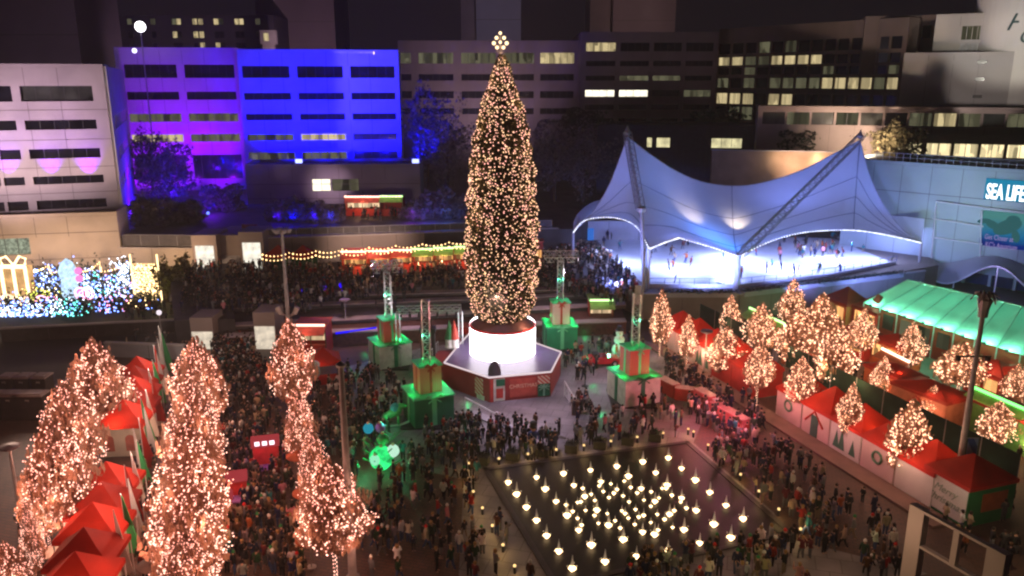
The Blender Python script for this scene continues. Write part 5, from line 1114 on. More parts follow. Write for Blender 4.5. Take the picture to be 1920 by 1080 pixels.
for i, (px, py, D, w, h, mix, n) in enumerate([(62, 540, 106, 5, 4, [('blue', .6), ('white', .4)], 150), (92, 520, 108, 6, 3.2, [('blue', .7), ('white', .3)], 160), (80, 558, 103, 5, 3, [('lime', .7), ('gold', .3)], 110), (162, 525, 108, 3.5, 4.4, [('blue', .4), ('white', .6)], 110),
    (190, 545, 107, 5, 5, [('blue', .4), ('white', .4), ('teal', .2)], 190), (222, 545, 107, 5, 5.4, [('blue', .5), ('white', .3), ('pink', .2)], 170), (240, 520, 108.5, 2.6, 4.6, [('white', .9), ('blue', .1)], 190), (20, 590, 98, 6, 3, [('blue', .6), ('white', .4)], 170), (60, 592, 98, 5, 2.6, [('blue', .6), ('gold', .1), ('white', .3)], 140),
    (128, 583, 99, 3.6, 2.6, [('white', .5), ('teal', .5)], 110), (148, 586, 98, 2.4, 2.4, [('teal', .6), ('blue', .4)], 50), (100, 575, 100, 3, 2.2, [('blue', .8), ('white', .2)], 80), (205, 575, 100, 4, 3, [('blue', .6), ('pink', .4)], 60), (268, 570, 101, 3, 2.6, [('gold', .5), ('blue', .5)], 25)]):
    lightbush(px, py, D, w, h, mix, n, ['bush of blue and white lights beside the glowing gift house', 'wide blue-lit bush under the amber garland', 'golden yellow-lit bush low in the garden', 'narrow bluish white bush beside the white snowy figure', 'tall bush of mixed cold lights mid garden', 'violet and blue lit bush before the white column', 'dense bright white lit column bush by the ladder frame', 'blue-lit bush at the near garden corner', 'low blue and white bush at the garden edge with gold dots', 'small icy white and teal bush at the garden edge', 'small teal bush at the garden edge', 'small blue bush behind the pink rosettes', 'sparse violet bush before the dark shrubs', 'sparse gold and blue bush by the ladder foot'][i])
# glowing ladder frame and gift house, snow figure, rosettes
a, c = P(252, 560, 104), P(297, 495, 104); t = thing('glowing_ladder', 'tall frame packed with warm white lights like a glowing ladder', 'light display', (a.x, 104, .03)); b = MB()
for x in (a.x+.1, c.x-.1): b.tube([(x, 104, .03), (x, 104, c.z+1.3)], .12, 5)
b.build('post', emit('warm frame light', (1, .72, .36), 2.8), t); pts = [(a.x+.3+(c.x-a.x-.6)*random.random(), 104-.1*random.random(), .3+(c.z-.3)*random.random()) for _ in range(420)]; vb, fb = bulbs_np(np.array(pts), .09); mesh_np('gold_lights', vb, fb, colb['gold'], t, parent_loc(t))
b = MB()
for k in range(14): z = .3+(c.z-.4)*k/13; b.box(a.x+.2, c.x-.2, 104.0, 104.08, z, z+.16)
b.build('rung', emit('rung glow', (1, .62, .27), 1.5), t); lamp('POINT', ((a.x+c.x)/2, 101.5, 2.5), 500, (1, .66, .3), .3)
a, c = P(-12, 560, 103), P(46, 500, 103); t = thing('light_house', 'gift-shaped house frame outlined in dazzling warm white lights at the picture edge', 'light display', (a.x, 103, .03)); b = MB()
for x in np.linspace(a.x, c.x, 4): b.tube([(x, 103, .03), (x, 103, c.z)], .22, 6)
b.tube([(a.x, 103, c.z), (c.x, 103, c.z)], .3, 6); b.tube([(a.x, 103, .9), (c.x, 103, .9)], .25, 6)
for sx in (-1, 1): m_ = (a.x+c.x)/2+1; b.tube([(m_, 103, c.z+.2), (m_+sx*.9, 103, c.z+1.4), (m_+sx*1.7, 103, c.z+1.1), (m_+sx*1.5, 103, c.z+.3)], .16, 5)
b.build('outline', emit('house outline', (1, .74, .40), 3.2), t); b = MB(); b.box(a.x+.2, c.x-.2, 103.3, 105, .05, c.z-.2); b.build('box', emit('gift glow', (1, .55, .22), .8, vary=.5, scale=.8), t); lamp('POINT', ((a.x+c.x)/2, 100, 3), 600, (1, .66, .3), .3)
p = P(132, 545, 104.5); t = thing('light_figure', 'bluish white lit snowy column with pink bows in the garden', 'light display', (p.x, 104.5, .03)); b = MB(); b.lathe([(.9, .03), (1.1, 1.5), (.9, 3), (1.2, 4.2), (.7, 5.4), (.1, 5.9)], (p.x, 104.5, 0), 12); b.build('body', emit('icy glow', (.55, .78, 1), 1.3, vary=.5, scale=2), t)
b = MB(); 
for px_, py_ in ((147, 508), (149, 522), (150, 545)): b.ball(P(px_, py_, 103.6), .5)
b.build('bow', emit('pink glow', (1, .25, .65), 1.3), t); lamp('POINT', (p.x, 102, 3), 200, (.5, .65, 1), .3)
for i, (px_, py_, r) in enumerate([(152, 550, .75), (164, 550, .75), (79, 574, .8), (98, 570, .75), (48, 570, .7), (15, 572, 1.0)]):
    p = P(px_, py_, 100.5); t = thing('light_rosette', ['pink ringed rosette light beside the snowy column', 'pink ringed rosette light, outer of the pair by the snowy column', 'pink rosette light low behind the blue bushes', 'pink heart-like rosette light low in the garden', 'white and orange rosette light by the gift house', 'large rose-white rosette light under the gift house'][i], 'light display', (p.x, 100.5, .03)); b = MB()
    for k in range(12): an = 2*PI*k/12; an2 = 2*PI*(k+1)/12; b.tube([(p.x+r*math.cos(an), 100.5, max(1, p.z)+r*math.sin(an)), (p.x+r*math.cos(an2), 100.5, max(1, p.z)+r*math.sin(an2))], .13, 4)
    b.ball((p.x, 100.5, max(1, p.z)), .3); b.build('ring', colb['pink'] if i < 4 else emit('peach glow', (1, .6, .4), 2), t); b = MB(); b.tube([(p.x, 100.6, .03), (p.x, 100.6, max(1, p.z)-r)], .04, 4); b.build('stake', blackm, t)
strings('string_lights', [P(48, 508, 105), P(90, 496, 105), P(96, 510, 105), P(134, 490, 105), P(152, 508, 105), P(186, 490, 105), P(190, 508, 105), P(247, 487, 105)], .3, 9, .12, wb, 'amber garland swooping over the illuminated garden', posts=True)
for px_, c in ((40, 1), (110, 1), (180, 1)): p = P(px_, 500, 106.5); lamp('POINT', (p.x, p.y-2, 5), 1500, (1, .66, .45), .3)
for px_ in (300, 345): p = P(px_, 520, 106); lamp('POINT', (p.x, p.y, 5.5), 900, (1, .66, .40), .3)
# ================================================================== POLES
def mast(px, py, tx, ty, r, label, head, z=0, base=None):
    f = G(px, py, z) if base is None else base; top = P(tx, ty, f.y); t = thing('light_mast', label, 'light mast', (f.x, f.y, z+.01)); b = MB(); b.tube([(f.x, f.y, z+.01), (f.x, f.y, z+(top.z-z)*.5), (f.x, f.y, top.z)], [r, r*.85, r*.6], 10); b.lathe([(r*1.6, .01), (r*1.6, .25), (r, .4)], (f.x, f.y, z), 10); b.build('pole', mat('mast paint', (.40, .36, .36), .5), t); c = Vector((f.x, f.y, top.z))
    b = MB()
    if head == 'ring':
        for k in range(6): an = k*PI/3; q = c+Vector((math.cos(an)*.75, math.sin(an)*.75, -.1)); b.tube([c+Vector((0, 0, -.4)), q], .06, 4); b.lathe([(.12, -.15), (.3, .1), (.28, .3)], q, 8)
    elif head == 'crown':
        for k in range(10): an = k*PI/5; q = c+Vector((math.cos(an)*.85, math.sin(an)*.85, -.1+.35*(k % 2))); b.tube([c+Vector((0, 0, -.3)), c+Vector((math.cos(an)*.5, math.sin(an)*.5, .45)), q], [.14, .12, .05], 4)
        b.lathe([(.3, -1.2), (.35, -.6), (.5, 0), (.2, .4)], c, 8)
    elif head == 'disc': b.lathe([(.12, -.3), (.62, -.05), (.62, .06), (.1, .14)], c, 14)
    else: b.lathe([(r, 0), (r*1.2, .15), (.02, .35)], c, 8)
    b.build('head', steel if head != 'disc' else mat('disc cap', (.14, .11, .13), .5), t); return t, f, top
mast(662, 1087, 643, 688, .26, 'tall grey mast rising from the near plaza past the fairy-lit tree', 'plain')
t, f, top = mast(1789, 938, 1813, 562, .22, 'tall mast with a crown-shaped head and blue banner in the right market', 'crown')
b = MB(); q = Vector((f.x, f.y, P(1808, 668, f.y).z)); b.tube([q-Vector((1.4, 0, 0)), q+Vector((1.0, 0, 0))], .07, 5); b.tube([q-Vector((1.2, 0, 0)), q-Vector((1.2, 0, .3))], .2, 6); b.tube([q+Vector((.8, 0, 0)), q+Vector((.8, 0, -.3))], .2, 6); b.build('cross_arm', blackm, t)
b = MB(); zt_, zb_ = P(1800, 822, f.y).z, P(1800, 876, f.y).z; b.box(f.x+.33, f.x+1.05, f.y-.03, f.y, zb_, zt_); b.build('banner', stripes('blue banner', (.05, .10, .30), (.20, .28, .45), .35, .5), t); 
for z_ in (zt_+.03, zb_-.03): b = MB(); b.tube([(f.x, f.y, z_), (f.x+1.1, f.y, z_)], .03, 4); b.build('banner_arm', steel, t)
t, f, top = mast(545, 660, 527, 432, .24, 'pale lamp mast with a ring of floodlights behind the fairy-lit tree and snack stall', 'ring')
b = MB(); q = Vector((f.x, f.y, P(535, 588, f.y).z))
for sx in (-1, 1): b.tube([q+Vector((sx*.1, 0, -.3)), q+Vector((sx*.8, -.1, .1)), q+Vector((sx*1.1, -.1, .75))], [.18, .25, .3], 8)
b.build('floodlight', mat('flood body', (.55, .45, .42), .4), t)
t, f, top = mast(1203, 600, 1196, 470, .16, 'grey pole with a white banner before the canopy corner post', 'plain'); b = MB(); b.box(f.x-1.0, f.x-.2, f.y-.03, f.y, P(1200, 570, f.y).z, P(1200, 535, f.y).z); b.build('banner', whitefab, t)
mast(648, 600, 648, 562, .08, 'thin lamp post on the stepped terrace above the blue-lit brick wall', 'disc', 2.0)
mast(302, 620, 302, 588, .08, 'small post with a white globe by the dark garden shrubs', 'plain', 1.5); p = G(302, 620, 1.5); b = MB(); b.ball((p.x, p.y, P(302, 586, p.y).z), .3); tag(b.build('globe_lamp', emit('globe glow', (1, .86, .95), 1.1)), 'pale glowing globe on the small post by the garden', 'lamp')
for i, (x, y, tx, ty, lab) in enumerate([(1548, 800, 1547, 737, 'patio heater disc on a pole before the stall with the red gable trim'), (1702, 905, 1714, 822, 'patio heater disc on a pole in front of the largest amber tree'), (1431, 742, 1433, 672, 'patio heater disc on a pole before the round amber tree with the wound stem'), (1320, 700, 1322, 621, 'patio heater disc on a pole at the pale pink stall walls'), (1738, 760, 1740, 715, 'patio heater disc on a pole inside the market by the arched stall'), (1768, 650, 1760, 612, 'patio heater disc on a pole under the pavilion eave'), (1468, 690, 1474, 640, 'thin lamp post between the amber trees in the market aisle')]):
    t, f, top = mast(x, y, tx, ty, .08, lab, 'disc'); t.name = 'patio_heater'; t['category'] = 'patio heater'
t, f, top = mast(38, 960, 27, 838, .13, 'lamp post with a mushroom cap beside the toilets', 'disc')
for i, (x, y, lab) in enumerate([(700-12, 560, 'black speaker post'),]): pass
# round sign beside snack stall
q = G(594, 735); t = thing('round_sign', 'round-topped white and green sign on a post beside the red dome tent', 'sign', (q.x, q.y, .01)); b = MB(); b.tube([(q.x, q.y, .01), (q.x, q.y, 1.6)], .06, 6); b.build('post', blackm, t); b = MB(); b.lathe([(.30, 0), (.42, .3), (.42, 1.0), (.3, 1.3), (.05, 1.45)], (q.x, q.y, 1.6), 14); b.build('sign_body', mat('grey green glass', (.25, .33, .30), .3), t); b = MB(); b.lathe([(.44, 0), (.46, .12), (.3, .35), (.05, .5)], (q.x, q.y, 2.72), 14); b.build('cap', whitem, t)
# portable toilets on the left
gP = 'dark portable toilets with pale roofs'
for i, (x, y) in enumerate([(14, 702), (46, 702), (78, 702), (-14, 735), (22, 735), (58, 735)]):
    big = i > 2; q = G(x, y, 2.4); t = thing('portable_toilet', ('dark portable toilet with a pale roof, %s' % ['at the picture edge of the far trio', 'in the middle of the far trio', 'of the far trio nearest the tall pink tree', 'cut by the picture edge in the near trio', 'in the middle of the near trio', 'widest of the near trio'][i]), 'portable toilet', (q.x, q.y, .01), 0, gP); w = .62 if not big else (.8 if i < 5 else 1.25)
    MB().box(-w, w, -.7, .7, .02, 2.2).build('cabin', mat('dark cabin', (.035, .025, .02), .6), t, local=True); b = MB(); b.box(-w-.06, w+.06, -.76, .76, 2.203, 2.33); b.box(-w+.15, w-.15, -.55, .55, 2.333, 2.42); b.build('roof', mat('pale roof plastic', (.40, .30, .28), .6), t, local=True)
    b = MB(); b.lathe([(.2, 0), (.2, .02)], (0, -.72, 1.8), 10); b.box(-w+.1, w-.1, -.74, -.705, .1, 2.0); b.build('door', mat('cabin door', (.05, .04, .035), .6), t, local=True); b = MB(); b.box(-.18, .18, -.765, -.745, 1.75, 1.95); b.build('vent', mat('cream vent', (.5, .45, .4), .6), t, local=True)
# cafe tables + umbrellas near the left and middle
for i, (x, y, z, r, lab) in enumerate([(552, 744, 2.5, .8, 'orange parasol behind the slim pink tree'), (562, 846, 2.5, 1.05, 'orange parasol lit from below beside the slim pink tree'), (578, 914, 2.5, 1.1, 'orange parasol next to the wide pink tree'), (580, 1002, 2.3, .9, 'dim orange parasol at the foot of the wide pink tree'), (285, 1050, 2.2, .9, 'dark parasol beside the nearest pennants')]):
    q = G(x, y, z); t = thing('parasol', lab, 'parasol', (q.x, q.y, .01)); b = MB(); b.lathe([(r, z-.35), (r*.98, z-.3), (r*.5, z-.08), (.03, z+.12)], (0, 0, 0), 12); b.build('canopy', mat('orange canvas', (.42, .11, .05), .7, trans=.35) if i < 4 else mat('brown canvas', (.10, .06, .05), .8), t, local=True); b = MB(); b.tube([(0, 0, 0), (0, 0, z)], .035, 5); b.lathe([(.3, 0), (.3, .08)], (0, 0, 0), 8); b.build('pole', steel, t, local=True)
    if i < 4: lamp('POINT', (q.x, q.y-.3, 1.9), 14, (1, .4, .15), .05)
for i, (x, y) in enumerate([(70, 930), (88, 968), (75, 1000), (95, 1035), (150, 885)]):
    q = G(x, y, .75); t = thing('cafe_table', ['round cafe table beside the thin sapling', 'round cafe table between the sapling and the tents', 'round cafe table close to the nearest tents', 'round cafe table beside the nearest red tent', 'round cafe table in the gap of the tent row'][i], 'table', (q.x, q.y, .01)); b = MB(); b.lathe([(.75, .70), (.75, .75)], (0, 0, 0), 14); b.build('tabletop', mat('table linen', (.45, .38, .34), .7), t, local=True); b = MB(); b.tube([(0, 0, 0), (0, 0, .7)], .05, 5); b.lathe([(.3, 0), (.3, .04)], (0, 0, 0), 8); b.build('leg', blackm, t, local=True)
lamp('POINT', G(75, 985, 2.6), 60, (1, .6, .35), .1)
# white frame structure in the lower right corner
q0, q1 = G(1705, 1115, 0), G(1845, 1160, 0); A_ = P(1706, 945, q0.y); D1 = q0.y; zt_ = A_.z; E_ = G(1882, 1040, zt_); dv = (Vector((E_.x, E_.y, 0))-Vector((A_.x, A_.y, 0)));
t = thing('frame_gate', 'pale rectangular box-beam frame standing over the walkway in the near corner', 'frame', (A_.x, A_.y, .01)); b = MB(); a2 = Vector((A_.x, A_.y, 0)); nn = Vector((-dv.y, dv.x, 0)).normalized()
def post(s0, s1, zlo, zhi, th=.5): p, q = a2+dv*s0, a2+dv*s1; b.prism([p.xy, q.xy, (q+nn*th).xy, (p+nn*th).xy], zlo, zhi)
post(0, .17, .01, zt_); post(.50, .56, zt_-2.1, zt_-.16, .3); post(.84, 1.02, .01, zt_); b.build('post', mat('ivory cladding', (.50, .44, .38), .6, .08, .5), t)
b = MB(); post(.172, .838, zt_-.15, zt_+.0, .3); b.build('beam', MATS['ivory cladding'], t); b = MB(); post(.172, .838, zt_-2.25, zt_-2.11, .3); b.build('beam', MATS['ivory cladding'], t)
# pink counters, photo booths, car, statues
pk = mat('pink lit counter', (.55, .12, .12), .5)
q0, q1, q2 = G(1235, 728), G(1290, 745), G(1395, 805)
for i, (a, c, h, lab) in enumerate([(G(1232, 732), G(1262, 748), 1.3, 'red barrier panel beside the cream gift box'), (G(1264, 750), G(1300, 755), 1.2, 'red barrier panel joining the pink counters'), (G(1300, 757), G(1330, 775), 1.5, 'raised pink-lit desk at the head of the long counter'), (G(1330, 775), G(1392, 812), 1.1, 'long pink-lit counter with people on both sides')]):
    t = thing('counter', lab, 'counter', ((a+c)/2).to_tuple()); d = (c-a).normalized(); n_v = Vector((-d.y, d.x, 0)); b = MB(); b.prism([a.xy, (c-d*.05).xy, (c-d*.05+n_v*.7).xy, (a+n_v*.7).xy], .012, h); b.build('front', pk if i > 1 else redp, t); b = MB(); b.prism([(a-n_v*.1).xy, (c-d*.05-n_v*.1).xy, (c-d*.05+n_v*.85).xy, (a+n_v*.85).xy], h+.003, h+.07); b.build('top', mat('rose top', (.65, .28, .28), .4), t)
for (x, y, e, c) in ((1330, 745, 300, (1, .3, .4)), (1400, 770, 260, (1, .3, .45)), (1300, 740, 320, (1, .15, .2)), (1350, 770, 420, (1, .22, .3)), (1385, 795, 320, (1, .25, .45)), (1260, 728, 60, (1, .15, .1)), (1300, 650, 130, (1, .35, .3)), (1270, 630, 100, (1, .4, .3)), (1480, 740, 60, (1, .2, .2))): lamp('POINT', G(x, y, 2.8), e, c, .1)
for i, (x, y, w, h, lab, rz) in enumerate([(500, 876, 1.9, 2.1, 'pink-lit photo booth with a white lit sign board above two people', .25), (446, 935, 1.3, 1.6, 'red glowing gift-like box beside the photo booth', .3), (420, 965, 1.1, 1.2, 'red glowing box nearest the middle file of trees', .3)]):
    q = G(x, y); t = thing('photo_booth', lab, 'booth', (q.x, q.y, .012), rz); b = MB(); b.box(-w/2, w/2, .35, .8, .02, h*.75); b.build('back_panel', mat('booth red', (.60, .05, .05), .5), t, local=True); b = MB(); b.box(-w/2-.1, w/2+.1, .15, .9, h*.753, h+.2); b.build('sign_board', emit('booth glow', (1, .10, .12), .35), t, local=True)
    if i == 0:
        b = MB(); 
        for k in range(3): b.box(-.75+k*.55, -.4+k*.55, .10, .145, h*.85, h*1.0)
        b.build('sign_light', emit('booth sign light', (1, .7, .8), 2.5), t, local=True)
    b = MB(); b.box(-w/2, w/2, -.7, .34, .02, .10); b.build('floor_mat', mat('violet mat', (.3, .15, .5), .5), t, local=True); lamp('POINT', (q.x-.3, q.y-1.2, 2.3), 70 if i == 0 else 45, (1, .25, .5) if i == 0 else (1, .2, .12), .1)
q = G(1127, 684); t = thing('toy_car', 'small red open-top car with people beside it behind the stage', 'car', (q.x, q.y, .012), .15); b = MB()
prf = [(-1.9, .35), (-1.95, .7), (-1.3, .95), (-.6, 1.0), (-.35, 1.0), (.5, 1.0), (.9, .95), (1.8, .8), (1.95, .45), (1.9, .3)]
vs = [(x, y, z) for y in (-.8, .8) for x, z in prf]; n = len(prf); b.add(vs, [tuple(range(n-1, -1, -1)), tuple(range(n, 2*n))]+[(k, (k+1) % n, n+(k+1) % n, n+k) for k in range(n)]); b.build('body', mat('red car paint', (.55, .03, .04), .25, spec=.6), t, local=True)
b = MB(); b.add([(.45, -.7, 1.0), (.45, .7, 1.0), (.15, .62, 1.45), (.15, -.62, 1.45), (.49, -.7, 1.0), (.49, .7, 1.0), (.19, .62, 1.45), (.19, -.62, 1.45)], [(0, 1, 2, 3), (7, 6, 5, 4), (0, 4, 5, 1), (3, 2, 6, 7)]); b.build('windscreen', glassg, t, local=True); b = MB(); b.box(-.9, -.3, -.6, .6, 1.005, 1.3); b.build('seat', blackm, t, local=True)
for x in (-1.25, 1.25):
    for y in (-.8, .8): b = MB(); b.tube([(x, y-.1, .34), (x, y+.1, .34)], .34, 12); wl = b.build('wheel', blackm, t, local=True); b = MB(); b.tube([(x, y-.12, .34), (x, y+.12, .34)], .17, 8); b.build('rim', whitem, wl, local=True)
for y in (-.5, .5): b = MB(); b.ball((1.93, y, .62), .12); b.build('headlight', whitem, t, local=True)
# green lit snowman, ornament heap, green dragon rocker, nutcracker, stand
q = G(1160, 668); t = thing('snowman', 'green-lit snowman figure behind the red car', 'decoration', (q.x, q.y, .012)); b = MB(); b.ball((0, 0, .75), .8); b.ball((0, 0, 1.85), .58); b.ball((0, 0, 2.65), .4); b.build('body', mat('snow white', (.7, .75, .7), .6), t, local=True, smooth=True); b = MB(); b.lathe([(.48, 0), (.48, .05), (.28, .06), (.26, .5)], (0, 0, 2.95), 12); b.build('hat', blackm, t, local=True); b = MB(); b.tube([(0, -.38, 2.65), (0, -.75, 2.6)], [.07, .01], 6); b.build('nose', MATS['orange board'], t, local=True)
for dx, dy, e in ((-1.2, -1.6, 120), (1.4, -1.3, 90)): lamp('POINT', (q.x+dx, q.y+dy, 1.2), e, (.1, 1, .45), .1)
q = G(716, 880); t = thing('ornament_heap', 'giant glowing green and white bauble heap in the crowd beside the green gift box', 'decoration', (q.x, q.y, .012)); 
for (x, y, z, r, m) in [(0, 0, .95, .95, emit('green bauble glow', (.03, .85, .20), 1.1, vary=.95, scale=1.4)), (-.35, -.75, 1.15, .42, emit('mint bauble glow', (.35, 1, .6), .9)), (.9, .1, 1.5, .5, emit('pale bauble glow', (.6, 1, .75), .9)), (.1, .4, 2.3, .5, mat('green bauble', (.03, .4, .12), .25)), (-1.1, 1.1, 2.9, .42, emit('cyan bauble', (.03, .5, .7), .5)), (-.2, 1.2, 2.9, .40, mat('violet bauble', (.25, .12, .5), .3))]: b = MB(); b.ball((x, y, z), r); bo = b.build('bauble', m, t, local=True, smooth=True); b = MB(); b.lathe([(.12, 0), (.12, .15)], (x, y, z+r-.02), 8); b.build('cap', MATS['pale gold letter'], bo, local=True)
b = MB(); 
for k in range(22): an = k*.9; b.tube([(math.cos(an)*.9, .3+math.sin(an)*.9, .3+k*.1), (math.cos(an)*1.5, .3+math.sin(an)*1.5, .7+k*.11)], .05, 4)
b.octa((0, .3, 1.2), .2); b.build('sprigs', greenfab, t, local=True)['kind'] = 'stuff'
for dx, dy, dz, e in ((-1.3, -1.0, 1.0, 90), (1.3, -.8, 1.2, 90), (.3, 1.5, 3.4, 90)): lamp('POINT', (q.x+dx, q.y+dy, dz), e, (.05, 1, .35), .1)
q = G(741, 800); t = thing('topiary_animal', 'small green topiary animal on a white rocker base before the stage', 'decoration', (q.x, q.y, .012), .15); b = MB(); b.tube([(-1.1, 0, .7), (-.8, 0, 1.0), (-.2, 0, 1.25), (.3, 0, 1.5), (.55, 0, 1.9), (1.1, 0, 1.85)], [.08, .3, .42, .4, .28, .1], 8); 
for x in (-.6, .3):
    for y in (-.25, .25): b.tube([(x, y, 1.1), (x, y, .3)], [.14, .1], 6)
b.build('body', mat('moss green', (.10, .42, .16), .7, .3, 4), t, local=True, smooth=True); b = MB(); b.tube([(-1.3, 0, .35), (-.6, 0, .12), (.4, 0, .12), (1.2, 0, .4)], .1, 6); b.build('rocker', whitem, t, local=True); b = MB(); b.ball((.05, 0, 1.75), .42); b.build('saddle', mat('teal cloth', (.04, .35, .45), .6), t, local=True); lamp('POINT', (q.x-.8, q.y-1.2, 1.4), 26, (.2, 1, .5), .08)
q = G(1000, 842); t = thing('toy_soldier', 'toy soldier figure with a black hat and blue coat in the front crowd', 'statue', (q.x, q.y, .012)); b = MB(); b.tube([(-.22, 0, 0), (-.22, 0, 1.3)], .2, 8); b.tube([(.22, 0, 0), (.22, 0, 1.3)], .2, 8); b.lathe([(.42, 1.3), (.5, 1.9), (.55, 2.4), (.25, 2.6)], (0, 0, 0), 10); 
for sx in (-1, 1): b.tube([(sx*.5, 0, 2.4), (sx*.72, -.1, 1.8), (sx*.65, -.35, 1.5)], [.17, .15, .12], 6)
b.build('body', mat('soldier blue', (.03, .07, .25), .6), t, local=True); MB().ball((0, 0, 2.85), .34).build('head', skin, t, local=True); t.scale = (.62, .62, .62); MB().lathe([(.38, 3.0), (.5, 3.3), (.48, 3.8), (.2, 4.0)], (0, 0, 0), 10).build('hat', blackm, t, local=True); b = MB(); b.tube([(-.4, -.42, 2.4), (.35, -.5, 1.5)], .06, 4); b.build('sash', whitem, t, local=True)
q = G(1078, 778); t = thing('barrel_sign', 'small wooden lectern board at the foot of the sloping handrail', 'lectern', (q.x, q.y, .012)); b = MB(); b.box(-.3, .3, -.2, .2, 0, 1.3); b.build('body', wood, t, local=True); b = MB(); b.box(-.4, .4, -.3, .3, 1.303, 1.38); b.build('top', wood, t, local=True)
q = G(1097, 724); t = thing('stanchion', 'thin black stanchion with a round base beside the stage', 'stanchion', (q.x, q.y, .012)); b = MB(); b.lathe([(.35, 0), (.35, .05), (.04, .08), (.04, 1.9), (.02, 2.0)], (0, 0, 0), 10); b.build('post', blackm, t, local=True)
# white statues / inflatables near the fountain's near edge
# ================================================================== dark trees behind, blue plants
def darktree(px, py, D, z, w, h, label, m=leafd, n=2600, name='tree', grp=None):
    p = P(px, py, D); t = thing(name, label, 'tree', (p.x, D, z), 0, grp); ct = p.z
    def f(k):
        a = rng.normal(size=(k, 3)); a /= np.linalg.norm(a, axis=1)[:, None]; a *= (rng.random((k, 1))**.4); lump = 1+.22*np.sin(a[:, :1]*7+px)+.18*np.sin(a[:, 2:]*9+py); return a*lump*np.array([w/2, w/2.4, h/2])+np.array([p.x, D, ct])
    v = leafcloud(n, f, .30); mesh_np('crown', v, quads(n), m, t, parent_loc(t)); b = MB(); b.tube([(p.x, D, z), (p.x+.1, D, ct-h*.2), (p.x, D, ct+h*.2)], [.3, .2, .05], 6)
    for k in range(6): an = k*1.05; b.tube([(p.x, D, ct-h*.35+.05*k*h), (p.x+math.cos(an)*w*.35, D+math.sin(an)*w*.3, ct+h*.1+.03*k*h)], [.1, .02], 4)
    b.build('trunk', bark, t)
for a in [(800, 230, 170, 6.9, 14, 17, 'large dark bare tree beside the violet corner of the blue block', leafb), (838, 280, 155, 6.9, 12, 13, 'dark bare tree left of the giant tree above the terrace', leafb), (1040, 285, 150, 6.9, 12, 12, 'violet-lit bare tree beside the giant tree', leafb), (1095, 300, 146, 6.9, 12, 12, 'blue-violet bare tree behind the canopy peak', leafb), (1130, 275, 165, 6.9, 12, 10, 'dark bare tree behind the canopy peak', leafb),
          (1545, 258, 152, 6.6, 12, 7, 'dark tree mass left of the canopy right peak', leafd), (1495, 262, 150, 6.6, 8, 5, 'small dark tree by the garden wall', leafd), (1680, 268, 136, 6.6, 8, 7, 'olive-lit tree in front of the first bright shop window', leafg), (1090, 228, 185, 6, 12, 6, 'dark tree in front of the taupe block', leafd), (1350, 225, 190, 6, 14, 6, 'dark tree below the hotel wing', leafd), (420, 380, 140, 6.9, 8, 7, 'dark blue-lit tree before the lobby of the purple wing', leafb), (345, 400, 128, 6.9, 7, 5, 'small blue-lit tree beside the thin pole on the upper terrace', leafb), (280, 400, 124, 6.9, 7, 6, 'dark small tree behind the grey mesh railing', leafb), (320, 330, 152, 6.9, 11, 14, 'purple-lit tree before the dark lobby glass', leafb), (280, 300, 156, 6.9, 8, 13, 'purple-lit tree by the violet side wing', leafb)]: darktree(*a)
gU = 'blue-lit shrubs on the upper terrace'
for i, (px, py, D, w, h) in enumerate([(548, 398, 128, 7, 5), (590, 400, 127, 6, 4), (612, 405, 127, 5, 3.5), (520, 405, 128, 4, 3), (800, 392, 131, 7, 5), (830, 385, 131, 7, 6), (775, 400, 129, 4, 3), (860, 395, 131, 5, 4)]):
    darktree(px, py, D, 6.9, w, h, ['blue-lit shrub in front of the mauve pavilion corner', 'blue-lit shrub between the pavilion and the railing', 'blue-lit shrub by the people at the kiosk', 'small blue-lit shrub beside the orange sign board', 'twinkling blue shrub beside the lime kiosk', 'twinkling tall blue shrub near the giant tree', 'low violet shrub beside the lime kiosk', 'dark blue shrub half behind the giant tree'][i], leafb, 1300, 'shrub', gU)
for i, (px, py) in enumerate([(308, 520), (345, 515)]): darktree(px, py, 104, 0, 2.6, 5, ['olive conifer beside the glowing ladder frame', 'olive conifer between the ladder frame and the lit doorway'][i], leafg, 900, 'conifer')
for px in (308, 340): lamp('POINT', P(px, 545, 101), 110, (.8, .85, .15), .1)
for (x, y, e, c) in ((550, 412, 380, (0, 0, 1)), (590, 412, 380, (.02, 0, 1)), (620, 410, 200, (.03, .03, 1)), (800, 410, 500, (.12, .1, 1)), (838, 408, 500, (.1, .25, 1)), (770, 405, 200, (.3, .0, 1)), (520, 408, 200, (.05, 0, 1))): p = P(x, y, 125.5); lamp('POINT', (p.x, p.y, 8.3), e, c, .2)
# ================================================================== FLOODLIGHTS on buildings
BL = (0, 0, 1)
for x in (470, 530, 590, 650, 710, 775): p = P(x, 312, 148); lamp('SPOT', (p.x, p.y+1, 14.8), 26000, BL, .3, (p.x+(3 if x < 500 else 0), 163, 26), 86 if x < 500 else 100, .5)
for x in (560, 779): p = P(x, 303, 149.5); b = MB(); b.box(p.x-.6, p.x+.6, 149.4, 149.8, 14.1, 14.8); tag(b.build('floodlight', emit('blue flood lens', (.35, .4, 1), 3)), 'bright blue floodlight on the pavilion roof %s' % ('edge under the blue windows' if x == 560 else 'corner beside the dark tree'), 'floodlight')
for x in (600, 440): pass
for px_ in (262, 335, 405):
    for za in (11, 20, 29): p = P(px_, 330, 158); lamp('SPOT', (p.x, p.y, 7.8), 1500+za*420, (.25, 0, 1), .3, (p.x*1.02-.5, 165, za), 72, .8)
for px_, e, c in ((250, 9000, (.12, 0, 1)), (330, 5000, (.05, 0, 1)), (420, 5000, (.02, .0, 1)), (390, 6000, (0, 0, 1))): p = P(px_, 400, 146); lamp('POINT', (p.x, p.y, 9), e*.55, c, .4)
